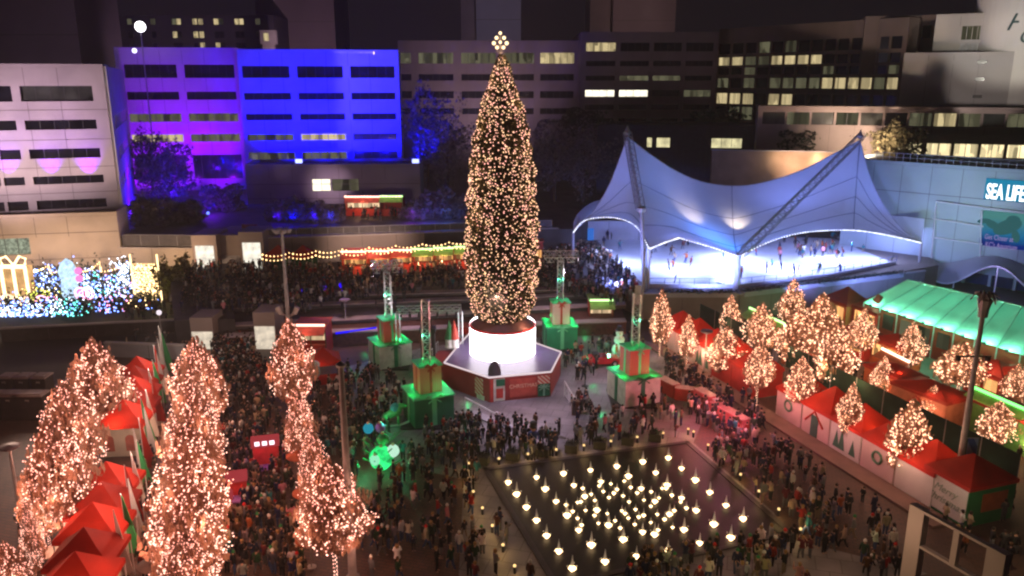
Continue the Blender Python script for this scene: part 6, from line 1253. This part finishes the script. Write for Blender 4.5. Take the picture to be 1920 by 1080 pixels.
p = P(250, 330, 140); lamp('SPOT', (p.x+5, p.y-6, 10), 9000, (.30, 0, 1), .4, (p.x-6, p.y+4, 20), 60, 1)
for px_ in (20, 100, 170): s_, z_ = onplane(px_, 342, WBA, WBB); d_ = (WBB-WBA).xy.normalized(); w_ = Vector((WBA.x+d_.x*s_, WBA.y+d_.y*s_, z_)); n_w = Vector((d_.y, -d_.x, 0)); lamp('SPOT', w_+n_w*1.5, 6500, (.25, 0, 1), .06, w_+Vector((0, 0, 4.5)), 66, 1)
for px_ in (18, 30+100, 195): pass
for k_, (px_, py_) in enumerate([(266, 440), (276, 388), (318, 432), (343, 411), (392, 420), (300, 405)]):
    q = P(px_, py_, 133); b = MB(); z_ = max(7.4, q.z); b.ball((q.x, q.y, z_), .26); b.tube([(q.x, q.y, 6.95), (q.x, q.y, z_)], .05, 4, 1)
    tag(b.build('garden_lamp', [emit('blue garden lamp', (.10, .16, 1), 3.5), blackm]), 'small bright blue garden lamp on the upper terrace below the purple wing', 'lamp', 'blue garden lamps below the purple wing'); lamp('POINT', (q.x, q.y+1.2, z_+1.4), 900, (.0, .0, 1) if k_ % 2 else (.16, 0, 1), .1)
# added unseen spot: general pale wash on the white block
p = P(60, 560, 84); lamp('SPOT', (p.x-24, p.y, 12), 100000, (.85, .62, .74), 1.0, P(70, 250, 116), 48, 1)
# hotel tower floodlight and roof flood
p = P(1862, 98, 132); lamp('SPOT', (p.x-1, p.y-16, 30), 30000, (1, .93, .80), .3, (P(1925, 60, 146).x, 150, 40), 42, .5)
p = P(1800, 230, 128); lamp('SPOT', (p.x, p.y, 24), 7500, (1, .85, .78), .4, P(1885, 140, 152), 40, .4)
p = P(263, 50, 150); t = thing('flood_lamp', 'dazzling white lamp on a tall pole above the purple wing roof', 'lamp', (p.x, 158.5, 6.9)); b = MB(); b.tube([(p.x*158.5/150, 158.4, 6.9), (p.x*158.5/150, 158.4, P(263, 50, 158.5).z-.8)], .12, 5); b.build('pole', steel, t); b = MB(); b.ball(P(263, 50, 158.5), 1.0); b.build('bulb', emit('white flood', (1, .95, 1), 5), t)
p = P(252, 94, 158); b = MB(); b.ball(P(252, 95, 157.8), .45); tag(b.build('roof_lamp', emit('violet white lamp', (.8, .75, 1), 3)), 'small violet white lamp on the purple wing roof edge', 'lamp')
# stage / plaza washes, spots aimed straight down
for (x, y, z, e, c) in [(1000, 800, 9, 900, (.85, .66, .95)), (940, 790, 9, 700, (.85, .66, .95)), (1110, 720, 8, 700, (.85, .66, .9)), (760, 640, 8, 500, (.9, .6, .75)), (1050, 620, 8, 500, (.9, .65, .75)), (650, 640, 8, 450, (.9, .55, .6))]: p = G(x, y); lamp('SPOT', (p.x, p.y, z), e*2.6, c, .3, (p.x, p.y+.5, 0), 110, 1)
for x in (650, 690): lamp('POINT', G(x, 628, 1.9)+Vector((0, -.5, 0)), 40, (0, 0, 1), .1)
a, c_ = G(630, 622, 1.75), G(706, 612, 1.75); b = MB(); b.tube([a+Vector((0, -.25, -.1)), c_+Vector((0, -.25, -.1))], .12, 5); tag(b.build('light_strip', emit('blue strip', (0, 0, 1), 1.3)), 'blue light strip along the top of the brown brick wall', 'light strip')
for (x, y) in ((565, 540), (568, 547), (608, 540), (640, 535), (644, 546)): p = P(x, y, 99); b = MB(); b.ball(p, .34); b.tube([p, Vector((p.x, p.y, 3.0))], .05, 4, 1); tag(b.build('blue_balloon_lamp', [emit('blue ball', (.02, 0, 1), 1.2), blackm]), 'glowing blue ball lamp among the terrace crowd', 'lamp', 'glowing blue ball lamps in the terrace crowd')
for (x, y, z, e, c) in [(450, 760, 4, 160, (1, .55, .4)), (450, 900, 4, 160, (1, .5, .35)), (480, 1000, 4, 150, (1, .6, .35)), (640, 760, 5, 120, (.9, .7, .7)), (780, 990, 5, 130, (1, .65, .4)), (1300, 1050, 4, 160, (1, .75, .3)), (1420, 1060, 4, 160, (1, .75, .3)), (1560, 930, 5, 170, (1, .6, .35)), (1400, 900, 5, 140, (1, .6, .35)), (1640, 1000, 5, 130, (1, .55, .4)), (1800, 1020, 5, 90, (1, .6, .4)), (1900, 960, 4, 160, (1, .7, .4)), (420, 540, 8, 350, (.9, .6, .5)), (700, 540, 8, 420, (.9, .65, .8)), (1100, 520, 8, 350, (.8, .65, .9)), (930, 560, 9, 350, (.9, .65, .8))]: lamp('POINT', G(x, y, z), e, c, .04)  # added fill lamps over the ground, without fixtures
# added unseen spots to brighten far buildings, pavilion, retaining wall and toilets
for (x, y, D, z, tgt, e, c) in [(905, 250, 178, 14, (905, 140, 205), 17000, (.85, .62, .75)), (1220, 250, 172, 14, (1220, 140, 198), 17000, (.85, .65, .72)), (1460, 240, 150, 16, (1480, 140, 190), 26000, (1, .74, .5)), (1640, 230, 130, 18, (1640, 150, 168), 20000, (1, .74, .55)), (1500, 240, 132, 12, (1560, 240, 148), 9000, (1, .66, .45)), (1800, 260, 118, 15, (1800, 235, 140), 9000, (1, .66, .42)), (620, 360, 136, 9, (620, 350, 146), 2600, (.80, .55, .75)), (570, 120, 215, 30, (570, 40, 250), 9000, (.9, .6, .75)), (935, 110, 225, 46, (935, 20, 260), 7000, (.7, .6, .85)), (1210, 110, 222, 46, (1210, 20, 255), 8000, (.8, .55, .5)), (60, 120, 160, 30, (40, 40, 200), 5000, (.8, .6, .9)), (310, 100, 205, 24, (310, 60, 235), 9000, (.7, .5, .7)), (690, 500, 100, 12, (690, 450, 116), 9000, (1, .70, .55)), (30, 700, 72, 9, (40, 730, 60), 4500, (1, .66, .5))]:
    p = P(x, y, D); t_ = P(*tgt); lamp('SPOT', (p.x, p.y, z), e*1.6, c, .5, t_, 95 if y < 300 else 52, 1)
# ================================================================== PEOPLE
def skinmesh(name, verts, edges, radii, sub=1, root=0, m=None):
    me = bpy.data.meshes.new(name+'_cage'); me.from_pydata([tuple(v) for v in verts], edges, []); o = bpy.data.objects.new(name+'_cage', me); COL.objects.link(o)
    md = o.modifiers.new('skin', 'SKIN'); md.use_smooth_shade = True
    for i, s in enumerate(me.skin_vertices[0].data): r = radii[i]; s.radius = r if isinstance(r, tuple) else (r, r); s.use_root = (i == root)
    if sub: md2 = o.modifiers.new('sub', 'SUBSURF'); md2.levels = sub; md2.render_levels = sub
    dg = bpy.context.evaluated_depsgraph_get(); ev = o.evaluated_get(dg); out = bpy.data.meshes.new_from_object(ev); bpy.data.objects.remove(o); bpy.data.meshes.remove(me); out.name = name
    out.materials.clear(); out.materials.append(m); return out
def figure(pose, coatlen, hat):
    """pose: dict of joint positions for arms and legs. Returns (body, coat, trousers, hair) meshes"""
    lean = pose.get('lean', 0); L = lambda x, y, z: Vector((x, y+lean*max(0, z-.9), z-abs(lean)*max(0, z-.9)*.15))
    V = [L(0, 0, .95), L(0, 0, 1.15), L(0, 0, 1.36), L(0, 0, 1.47), L(0, -.015, 1.56), L(0, -.02, 1.66), L(0, -.10, 1.585)]; R = [(.13, .10), (.12, .09), (.14, .10), .05, .082, .075, .018]; E = [(0, 1), (1, 2), (2, 3), (3, 4), (4, 5), (4, 6)]
    def add(p, r, par): V.append(Vector(p)); R.append(r); E.append((par, len(V)-1)); return len(V)-1
    for s in (-1, 1):
        e, w = pose['arm'][0 if s < 0 else 1]; sh = add(L(s*.18, 0, 1.41), .058, 2); el = add(L(s*e[0], e[1], e[2]), .042, sh); wr = add(L(s*w[0], w[1], w[2]), .028, el)
        d = (V[wr]-V[el]).normalized(); pm = add(V[wr]+d*.055, (.034, .016), wr); sd = Vector((0, 1, 0)) if abs(d.y) < .7 else Vector((0, 0, 1))
        for k in range(4):
            b0 = V[pm]+d*.03+sd*(k-1.5)*.018; a = add(b0, .0085, pm); bn = add(b0+d*(.035, .042, .04, .03)[k]+Vector((-s*.008, 0, 0)), .0085, a); add(V[bn]+d*.018+Vector((-s*.014, 0, 0)), .007, bn)
        th = add(V[wr]+d*.03+sd*.034, .010, wr); add(V[th]+d*.035+sd*.02, .008, th)
    for s in (-1, 1):
        k, a = pose['leg'][0 if s < 0 else 1]; hp = add((s*.09, 0, .90), .088, 0); kn = add((s*k[0], k[1], k[2]), .056, hp); an = add((s*a[0], a[1], a[2]), .036, kn); add((s*a[0], a[1]-.15, max(.03, a[2]-.05)), .032, an)
    body = skinmesh('person', V, E, R, 1, 0, skin)
    # coat
    V2 = [L(0, 0, 1.02), L(0, 0, coatlen), L(0, 0, 1.20), L(0, 0, 1.36), L(0, 0, 1.46)]; R2 = [(.18, .14), (.20, .155), (.17, .13), (.19, .135), (.085, .08)]; E2 = [(1, 0), (0, 2), (2, 3), (3, 4)]
    for s in (-1, 1):
        e, w = pose['arm'][0 if s < 0 else 1]; V2.append(L(s*.19, 0, 1.41)); R2.append(.078); E2.append((3, len(V2)-1)); V2.append(L(s*e[0], e[1], e[2])); R2.append(.064); E2.append((len(V2)-2, len(V2)-1)); V2.append(L(s*w[0], w[1], w[2]).lerp(V2[-1], .08)); R2.append(.05); E2.append((len(V2)-2, len(V2)-1))
    coat = skinmesh('coat', V2, E2, R2, 1, 0, CLOTH)
    V3 = [Vector((0, 0, .97)), Vector((0, 0, .90))]; R3 = [(.155, .125), (.15, .12)]; E3 = [(0, 1)]
    for s in (-1, 1):
        k, a = pose['leg'][0 if s < 0 else 1]; V3.append(Vector((s*.10, 0, .80))); R3.append(.105); E3.append((1, len(V3)-1)); V3.append(Vector((s*k[0], k[1], k[2]))); R3.append(.078); E3.append((len(V3)-2, len(V3)-1)); V3.append(Vector((s*a[0], a[1], a[2]-.02))); R3.append(.062); E3.append((len(V3)-2, len(V3)-1))
    tr_ = skinmesh('trousers', V3, E3, R3, 1, 0, CLOTH)
    b = MB(); c = L(0, .005, 1.63)
    if hat: b.lathe([(.108, -.02), (.112, .02), (.10, .08), (.06, .125), (.01, .135)], c, 10); b.ball(c+Vector((0, 0, .15)), .03, n=6)
    else: b.lathe([(.085, -.10), (.108, -.03), (.108, .03), (.09, .09), (.05, .115), (.01, .12)], c+Vector((0, .02, 0)), 10)
    me = bpy.data.meshes.new('hair'); me.from_pydata([tuple(p) for p in b.v], [], b.f); me.materials.append(CLOTH)
    return body, coat, tr_, me
stand = dict(arm=[((.25), 0)]*2)
AR_D = ((.25, .02, 1.14), (.26, -.06, .90)); AR_U = ((.24, -.20, 1.22), (.12, -.34, 1.45)); AR_F = ((.25, .0, 1.14), (.12, -.20, 1.05)); AR_W = ((.26, .12, 1.16), (.25, .12, .95)); AR_X = ((.40, 0, 1.30), (.60, -.06, 1.22))
LG = ((.10, -.01, .50), (.11, .01, .09)); LF = ((.10, -.20, .53), (.10, -.26, .12)); LB = ((.10, .04, .50), (.10, .26, .14)); LX = ((.16, -.06, .50), (.26, .10, .10))
poses = [dict(arm=[AR_D, AR_D], leg=[LG, LG]), dict(arm=[AR_U, AR_U], leg=[LG, LG]), dict(arm=[AR_F, AR_F], leg=[LG, LG]), dict(arm=[AR_D, AR_W], leg=[LF, LB]), dict(arm=[AR_F, AR_D], leg=[LB, LF]), dict(arm=[AR_W, AR_U], leg=[LG, LX])]
skatep = [dict(arm=[AR_X, AR_W], leg=[LX, LF], lean=-.35), dict(arm=[AR_D, AR_X], leg=[LB, LX], lean=-.25), dict(arm=[AR_D, AR_D], leg=[LG, LG], lean=-.1)]
bodies = [figure(p, .90 if i % 2 else .72, i % 3 == 0) for i, p in enumerate(poses)]; sk_b = [figure(p, .92, i == 1) for i, p in enumerate(skatep)]
hatm = {}
coats = {'black': (.012, .012, .014), 'charcoal': (.045, .045, .05), 'navy': (.012, .018, .06), 'brown': (.08, .04, .02), 'dark green': (.02, .05, .025), 'burgundy': (.10, .015, .02), 'red': (.30, .025, .02), 'grey': (.16, .16, .17), 'beige': (.36, .27, .18), 'white': (.6, .58, .56), 'orange': (.38, .10, .03), 'teal': (.02, .16, .18), 'pink': (.5, .18, .22)}
cw = [26, 15, 12, 9, 6, 4, 3, 7, 5, 4, 1, 1, 1]
trs = {'black': (.012, .012, .015), 'blue': (.04, .07, .16), 'grey': (.10, .10, .11), 'tan': (.22, .16, .10)}
hts = {'dark hair': ((.015, .01, .008), 0), 'fair hair': ((.28, .17, .07), 0), 'brown hair': ((.06, .03, .015), 0), 'red beanie': ((.5, .02, .02), 1), 'white beanie': ((.6, .58, .55), 1), 'black beanie': ((.01, .01, .012), 1), 'green beanie': ((.03, .2, .07), 1)}
def person(x, y, z, rz, k, meshes, ccol, tcol, hcol, label, grp, name='person'):
    body, coat, tro, hair = meshes; o = bpy.data.objects.new(name, body); COL.objects.link(o); o.location = (x, y, z); o.rotation_euler = (0, 0, rz); o.scale = (k, k, k)
    for nm, me, c in (('coat', coat, ccol), ('trousers', tro, tcol), ('hair', hair, hcol)):
        ch = bpy.data.objects.new(nm if nm != 'hair' or meshes[3].get('hat') is None else 'beanie', me); COL.objects.link(ch); ch.parent = o; ch.color = (*c, 1)
    return tag(o, label, 'person', grp)
for i, f in enumerate(bodies):
    if i % 3 == 0: f[3]['hat'] = 1
sk_b[1][3]['hat'] = 1
def inpoly(x, y, poly):
    c = False; n = len(poly)
    for i in range(n):
        (x1, y1), (x2, y2) = poly[i], poly[(i+1) % n]
        if (y1 > y) != (y2 > y) and x < (x2-x1)*(y-y1)/(y2-y1)+x1: c = not c
    return c
zones = [ # name phrase, polygon in the picture (feet), z, people per square metre, face
 ('in the lane between pink-lit trees', [(405, 640), (470, 640), (520, 760), (545, 880), (560, 1000), (575, 1100), (400, 1100), (395, 860)], .012, 2.6, (800, 500)),
 ('by the photo booth', [(430, 850), (560, 850), (570, 930), (480, 960)], .012, .7, (500, 860)),
 ('near the round sign', [(590, 700), (690, 700), (760, 730), (750, 810), (680, 860), (600, 880), (575, 780)], .012, 2.0, (940, 650)),
 ('around the glowing ornament heap', [(640, 870), (760, 860), (880, 850), (900, 900), (880, 960), (690, 930)], .012, 1.3, (940, 650)),
 ('in the crowd facing the stage', [(790, 812), (880, 800), (1000, 805), (1060, 815), (1040, 862), (900, 872), (800, 860)], .012, 3.2, (940, 650)),
 ('on the paving beside the fountain', [(640, 950), (890, 930), (960, 1010), (1010, 1100), (690, 1100)], .012, .8, (1100, 950)),
 ('between the stage and the fountain', [(1070, 760), (1240, 740), (1280, 800), (1080, 850)], .012, .8, (940, 650)),
 ('around the pink-lit counters', [(1240, 650), (1300, 690), (1400, 730), (1440, 790), (1410, 850), (1310, 800), (1250, 720)], .012, 1.9, (1330, 770)),
 ('between fountain and market stalls', [(1300, 830), (1430, 830), (1560, 900), (1650, 960), (1690, 1090), (1560, 1100), (1510, 1010), (1400, 920)], .012, 1.2, (1180, 950)),
 ('along the fountain near edge', [(1200, 1060), (1330, 1040), (1480, 1020), (1560, 1060), (1560, 1110), (1150, 1110)], .012, 1.6, (1200, 900)),
 ('along the front of the market stalls', [(1540, 830), (1600, 850), (1700, 930), (1690, 960), (1600, 900)], .012, .35, (1700, 850)),
 ('beside the corner stall', [(1760, 960), (1920, 930), (1930, 1100), (1790, 1040)], .012, .5, (1850, 900)),
 ('between pennants and pink trees', [(262, 850), (300, 850), (290, 1000), (280, 1100), (215, 1100), (250, 940)], .012, 1.8, (300, 700)),
 ('inside the amber-lit market', [(1400, 660), (1540, 740), (1700, 850), (1900, 950), (1920, 830), (1700, 740), (1500, 650)], .012, .3, (1600, 700)),
 ('beside the two right gift towers', [(1060, 680), (1100, 650), (1170, 640), (1240, 650), (1150, 690), (1080, 720)], .012, .6, (1127, 684)),
 ('near the portable toilets', [(10, 900), (40, 880), (60, 1000), (20, 1020)], .012, .3, (100, 900)),
 ('by the low wall', [(180, 640), (350, 640), (500, 660), (500, 700), (400, 690)], .012, .3, (600, 600)),
]
far_z = [('', [(345, 508), (480, 505), (640, 512), (860, 505), (880, 540), (640, 568), (560, 592), (340, 590)], 3.0, 1.3, (800, 480)), ('', [(1010, 485), (1050, 458), (1120, 472), (1180, 515), (1200, 560), (1150, 575), (1010, 545)], 3.0, 1.5, (1300, 480)), ('', [(400, 600), (478, 600), (478, 640), (410, 640)], .02, 1.6, (600, 600)),
   ('', [(660, 398), (880, 396), (880, 412), (540, 418), (530, 408)], 6.92, .35, (700, 450)), ('', [(225, 575), (320, 560), (325, 603), (225, 607)], .03, .8, (250, 500)), ('', [(380, 660), (480, 655), (500, 700), (470, 780), (400, 720)], .012, 1.3, (500, 600)), ('', [(620, 575), (860, 560), (860, 572), (640, 590)], 2.4, .10, (942, 500))]
stage_xy = [(p.x, p.y) for p in poly]; allp = []
towers_xy = [(T1.x-.2, T1.y+2.2), (T2.x, T2.y+2), (T3.x, T3.y+1.2), (T4.x, T4.y+1.8)]
occ = {}
def free(x, y, z, r=.38):
    k = (int(x//1), int(y//1))
    for i in (-1, 0, 1):
        for j in (-1, 0, 1):
            for (a, b_) in occ.get((k[0]+i, k[1]+j), ()):
                if (a-x)**2+(b_-y)**2 < r*r: return False
    occ.setdefault(k, []).append((x, y)); return True
solid = [(o.location.x, o.location.y, r) for o in COL.objects for n_, r in (('fairy_light_tree', .35), ('patio_heater', .4), ('light_mast', .5), ('market_tent', 1.9), ('kiosk', 2.0), ('market_stall', 2.2), ('counter', .9), ('photo_booth', 1.2), ('toy_car', 2.2), ('snowman', 1.0), ('ornament_heap', 1.9), ('topiary_animal', 1.3), ('toy_soldier', .8), ('parasol', .4), ('cafe_table', .9), ('portable_toilet', 1.3), ('bollard_lamp', .35), ('planter', .7), ('frame_gate', 1.0)) if o.parent is None and o.name.split('.')[0] == n_]
def scatter(zs, tagz):
    for zi, (ph, pg, z, dens, face) in enumerate(zs):
        wp = [G(a, b_, z) for a, b_ in pg]; xs = [p.x for p in wp]; ys = [p.y for p in wp]; area = (max(xs)-min(xs))*(max(ys)-min(ys)); w2 = [(p.x, p.y) for p in wp]; fc = G(face[0], face[1], z)
        n = int(area*dens); clump = [(random.uniform(min(xs), max(xs)), random.uniform(min(ys), max(ys))) for _ in range(max(3, int(area/12)))]
        for _ in range(n):
            if random.random() < .45: cx_, cy_ = random.choice(clump); x, y = random.gauss(cx_, .9), random.gauss(cy_, .9)
            else: x, y = random.uniform(min(xs), max(xs)), random.uniform(min(ys), max(ys))
            if not inpoly(x, y, w2) or inpoly(x, y, stage_xy) or inpoly(x, y, [(p.x, p.y) for p in fp]): continue
            if any(abs(x-a) < 2.4 and abs(y-b_) < 2.4 for a, b_ in towers_xy): continue
            if z < 1 and any((x-a)**2+(y-b_)**2 < r*r for a, b_, r in solid): continue
            if not free(x, y, z): continue
            rz = math.atan2(fc.x-x, -(fc.y-y))+random.gauss(0, .9); allp.append((x, y, z, rz, ph, tagz))
scatter(zones, 1); scatter(far_z, 0)
# extra hand-placed people seen alone in the photo
for (px, py) in [(1238, 790-2), (1048, 818), (1266, 820), (1080, 830), (728, 945), (742, 990), (1345, 700), (1108, 700), (1060, 690), (1118, 693), (1655, 860), (1622, 862), (1590, 965), (1528, 1010), (1545, 1035), (1800, 1000), (1770, 985)]:
    p = G(px, py, .012); allp.append((p.x, p.y, .012, random.random()*6, 'between the stage and the fountain' if px < 1400 else 'along the front of the market stalls', 1))
def inframe(x, y, z):
    d = Vector((x, y, z+.9-CAMZ)); fw = d.y*CP-d.z*SP; 
    if fw <= 0: return False
    u = d.x/fw*FPX+960; v = 540-(d.z*CP+d.y*SP)/fw*FPX; return -5 < u < 1925 and v < 1088
allp = [p for p in allp if inframe(*p[:3])]
allp.sort(key=lambda p: (0 if p[5] else 1, p[1]**2+p[0]**2+(CAMZ-p[2])**2))
combos = set(); near = allp[:278]; rest = allp[278:]
def pickc(d, w=None): k = random.choices(list(d), w)[0]; return k
for (x, y, z, rz, ph, _) in near:
    for _t in range(400):
        c, t_ = pickc(coats, cw), pickc(trs, [5, 4, 3, 1.5]); bi = random.randrange(6); h = random.choice([q for q in hts if hts[q][1] == (1 if bi % 3 == 0 else 0)])
        if (c, t_, h, ph) not in combos: break
    combos.add((c, t_, h, ph)); k = random.choice([1, 1, 1.03, .97, .94, 1.02, .72])
    person(x, y, z, rz, k, bodies[bi], [v*(.75+.3*random.random()) for v in coats[c]], trs[t_], hts[h][0], 'person in %s coat, %s trousers and %s %s' % (c, t_, h, ph), 'people in the plaza crowd')
# everyone farther off: one crowd mesh
pal = [mat('crowd cloth %d' % i, c, .85, .1, 1) for i, c in enumerate(list(coats.values()))]+[skin, hairm]
low = []
for i in range(4):
    vs = []; fs = []; mi = []
    for j, me in enumerate((bodies[i][0], bodies[i][1], bodies[i][2], bodies[i][3])):
        me2 = me
        if j < 3:
            o = bpy.data.objects.new('tmp', me.copy()); COL.objects.link(o); d = o.modifiers.new('d', 'DECIMATE'); d.ratio = .10 if j == 0 else .22; dg = bpy.context.evaluated_depsgraph_get(); me2 = bpy.data.meshes.new_from_object(o.evaluated_get(dg)); bpy.data.objects.remove(o)
        off = len(vs); vs += [tuple(v.co) for v in me2.vertices]
        for f in me2.polygons:
            v_ = list(f.vertices)
            for q in range(1, len(v_)-1): fs.append((v_[0]+off, v_[q]+off, v_[q+1]+off)); mi.append(j)
    low.append((np.array(vs), np.array(fs), np.array(mi)))
VS, FS, MI = [], [], []; off = 0; npal = len(coats)
for (x, y, z, rz, ph, _) in rest[:2600]:
    vs, fs, mi = low[random.randrange(4)]; k = random.choice([1, 1, 1, .97, .75]); c, s = math.cos(rz)*k, math.sin(rz)*k
    V_ = np.stack([vs[:, 0]*c-vs[:, 1]*s+x, vs[:, 0]*s+vs[:, 1]*c+y, vs[:, 2]*k+z], 1); VS.append(V_); FS.append(fs+off); off += len(vs)
    cc = random.choices(range(npal), cw)[0]; tt = random.choice([0, 0, 1, 2, 7]); lut = np.array([npal, cc, tt, npal+1 if random.random() < .8 else random.choice([6, 9, 0])]); MI.append(lut[mi])
print('people', len(near), len(rest))
cr_o = mesh_np('crowd', np.concatenate(VS), np.concatenate(FS), pal, None, (0, 0, 0), matidx=np.concatenate(MI)); tag(cr_o, 'dense distant crowd filling the terrace and the far lanes of the plaza', 'crowd', None, 'stuff')
# skaters and people on the rink
ip = [(p.x, p.y) for p in ice]; xs = [p[0] for p in ip]; ys = [p[1] for p in ip]; ns = 0; sc_seen = set()
where = lambda x, y: ('near the middle post' if abs(x-30) < 5 else 'at the corner post end' if x < 22 else 'by the aquarium wall' if x > 48 else 'in the middle of the ice') if y < 118 else ('behind the gable on the ice' if x < 30 else 'in the busy far group on ice')
tries = 0
while ns < 84 and tries < 5000:
    tries += 1; x, y = random.uniform(min(xs), max(xs)), random.uniform(min(ys), max(ys))
    if ns > 48: x, y = random.gauss(47, 4), random.gauss(121, 4)
    if not inpoly(x, y, ip) or not free(x, y, 3): continue
    for _t in range(60):
        c, h = pickc(coats, [10, 5, 10, 4, 5, 5, 7, 5, 3, 2, 3, 6, 3]), random.choice(list(trs))
        if (c, h, where(x, y)) not in sc_seen: break
    sc_seen.add((c, h, where(x, y))); person(x, y, RZ+.065, random.random()*6.3, random.choice([1, 1, .95, .75]), random.choice(sk_b), coats[c], trs[h], (.02, .015, .01), 'skater in %s jacket and %s trousers %s' % (c, h, where(x, y)), 'skaters on the ice rink', 'person')['category'] = 'skater'; ns += 1
# ================================================================== thin volume added to imitate bloom round the lights
hz = MB(); hz.box(-190, 190, -25, 320, -1, 92)
hm, nt, o_ = _new('glow_haze'); v_ = nt.nodes.new('ShaderNodeVolumePrincipled'); v_.inputs['Density'].default_value = .0006; v_.inputs['Color'].default_value = (.92, .88, .9, 1); v_.inputs['Anisotropy'].default_value = .3; nt.links.new(v_.outputs[0], o_.inputs['Volume'])
ho = hz.build('glow_haze', hm, local=True); ho['kind'] = 'stuff'
cy.volume_bounces = 0
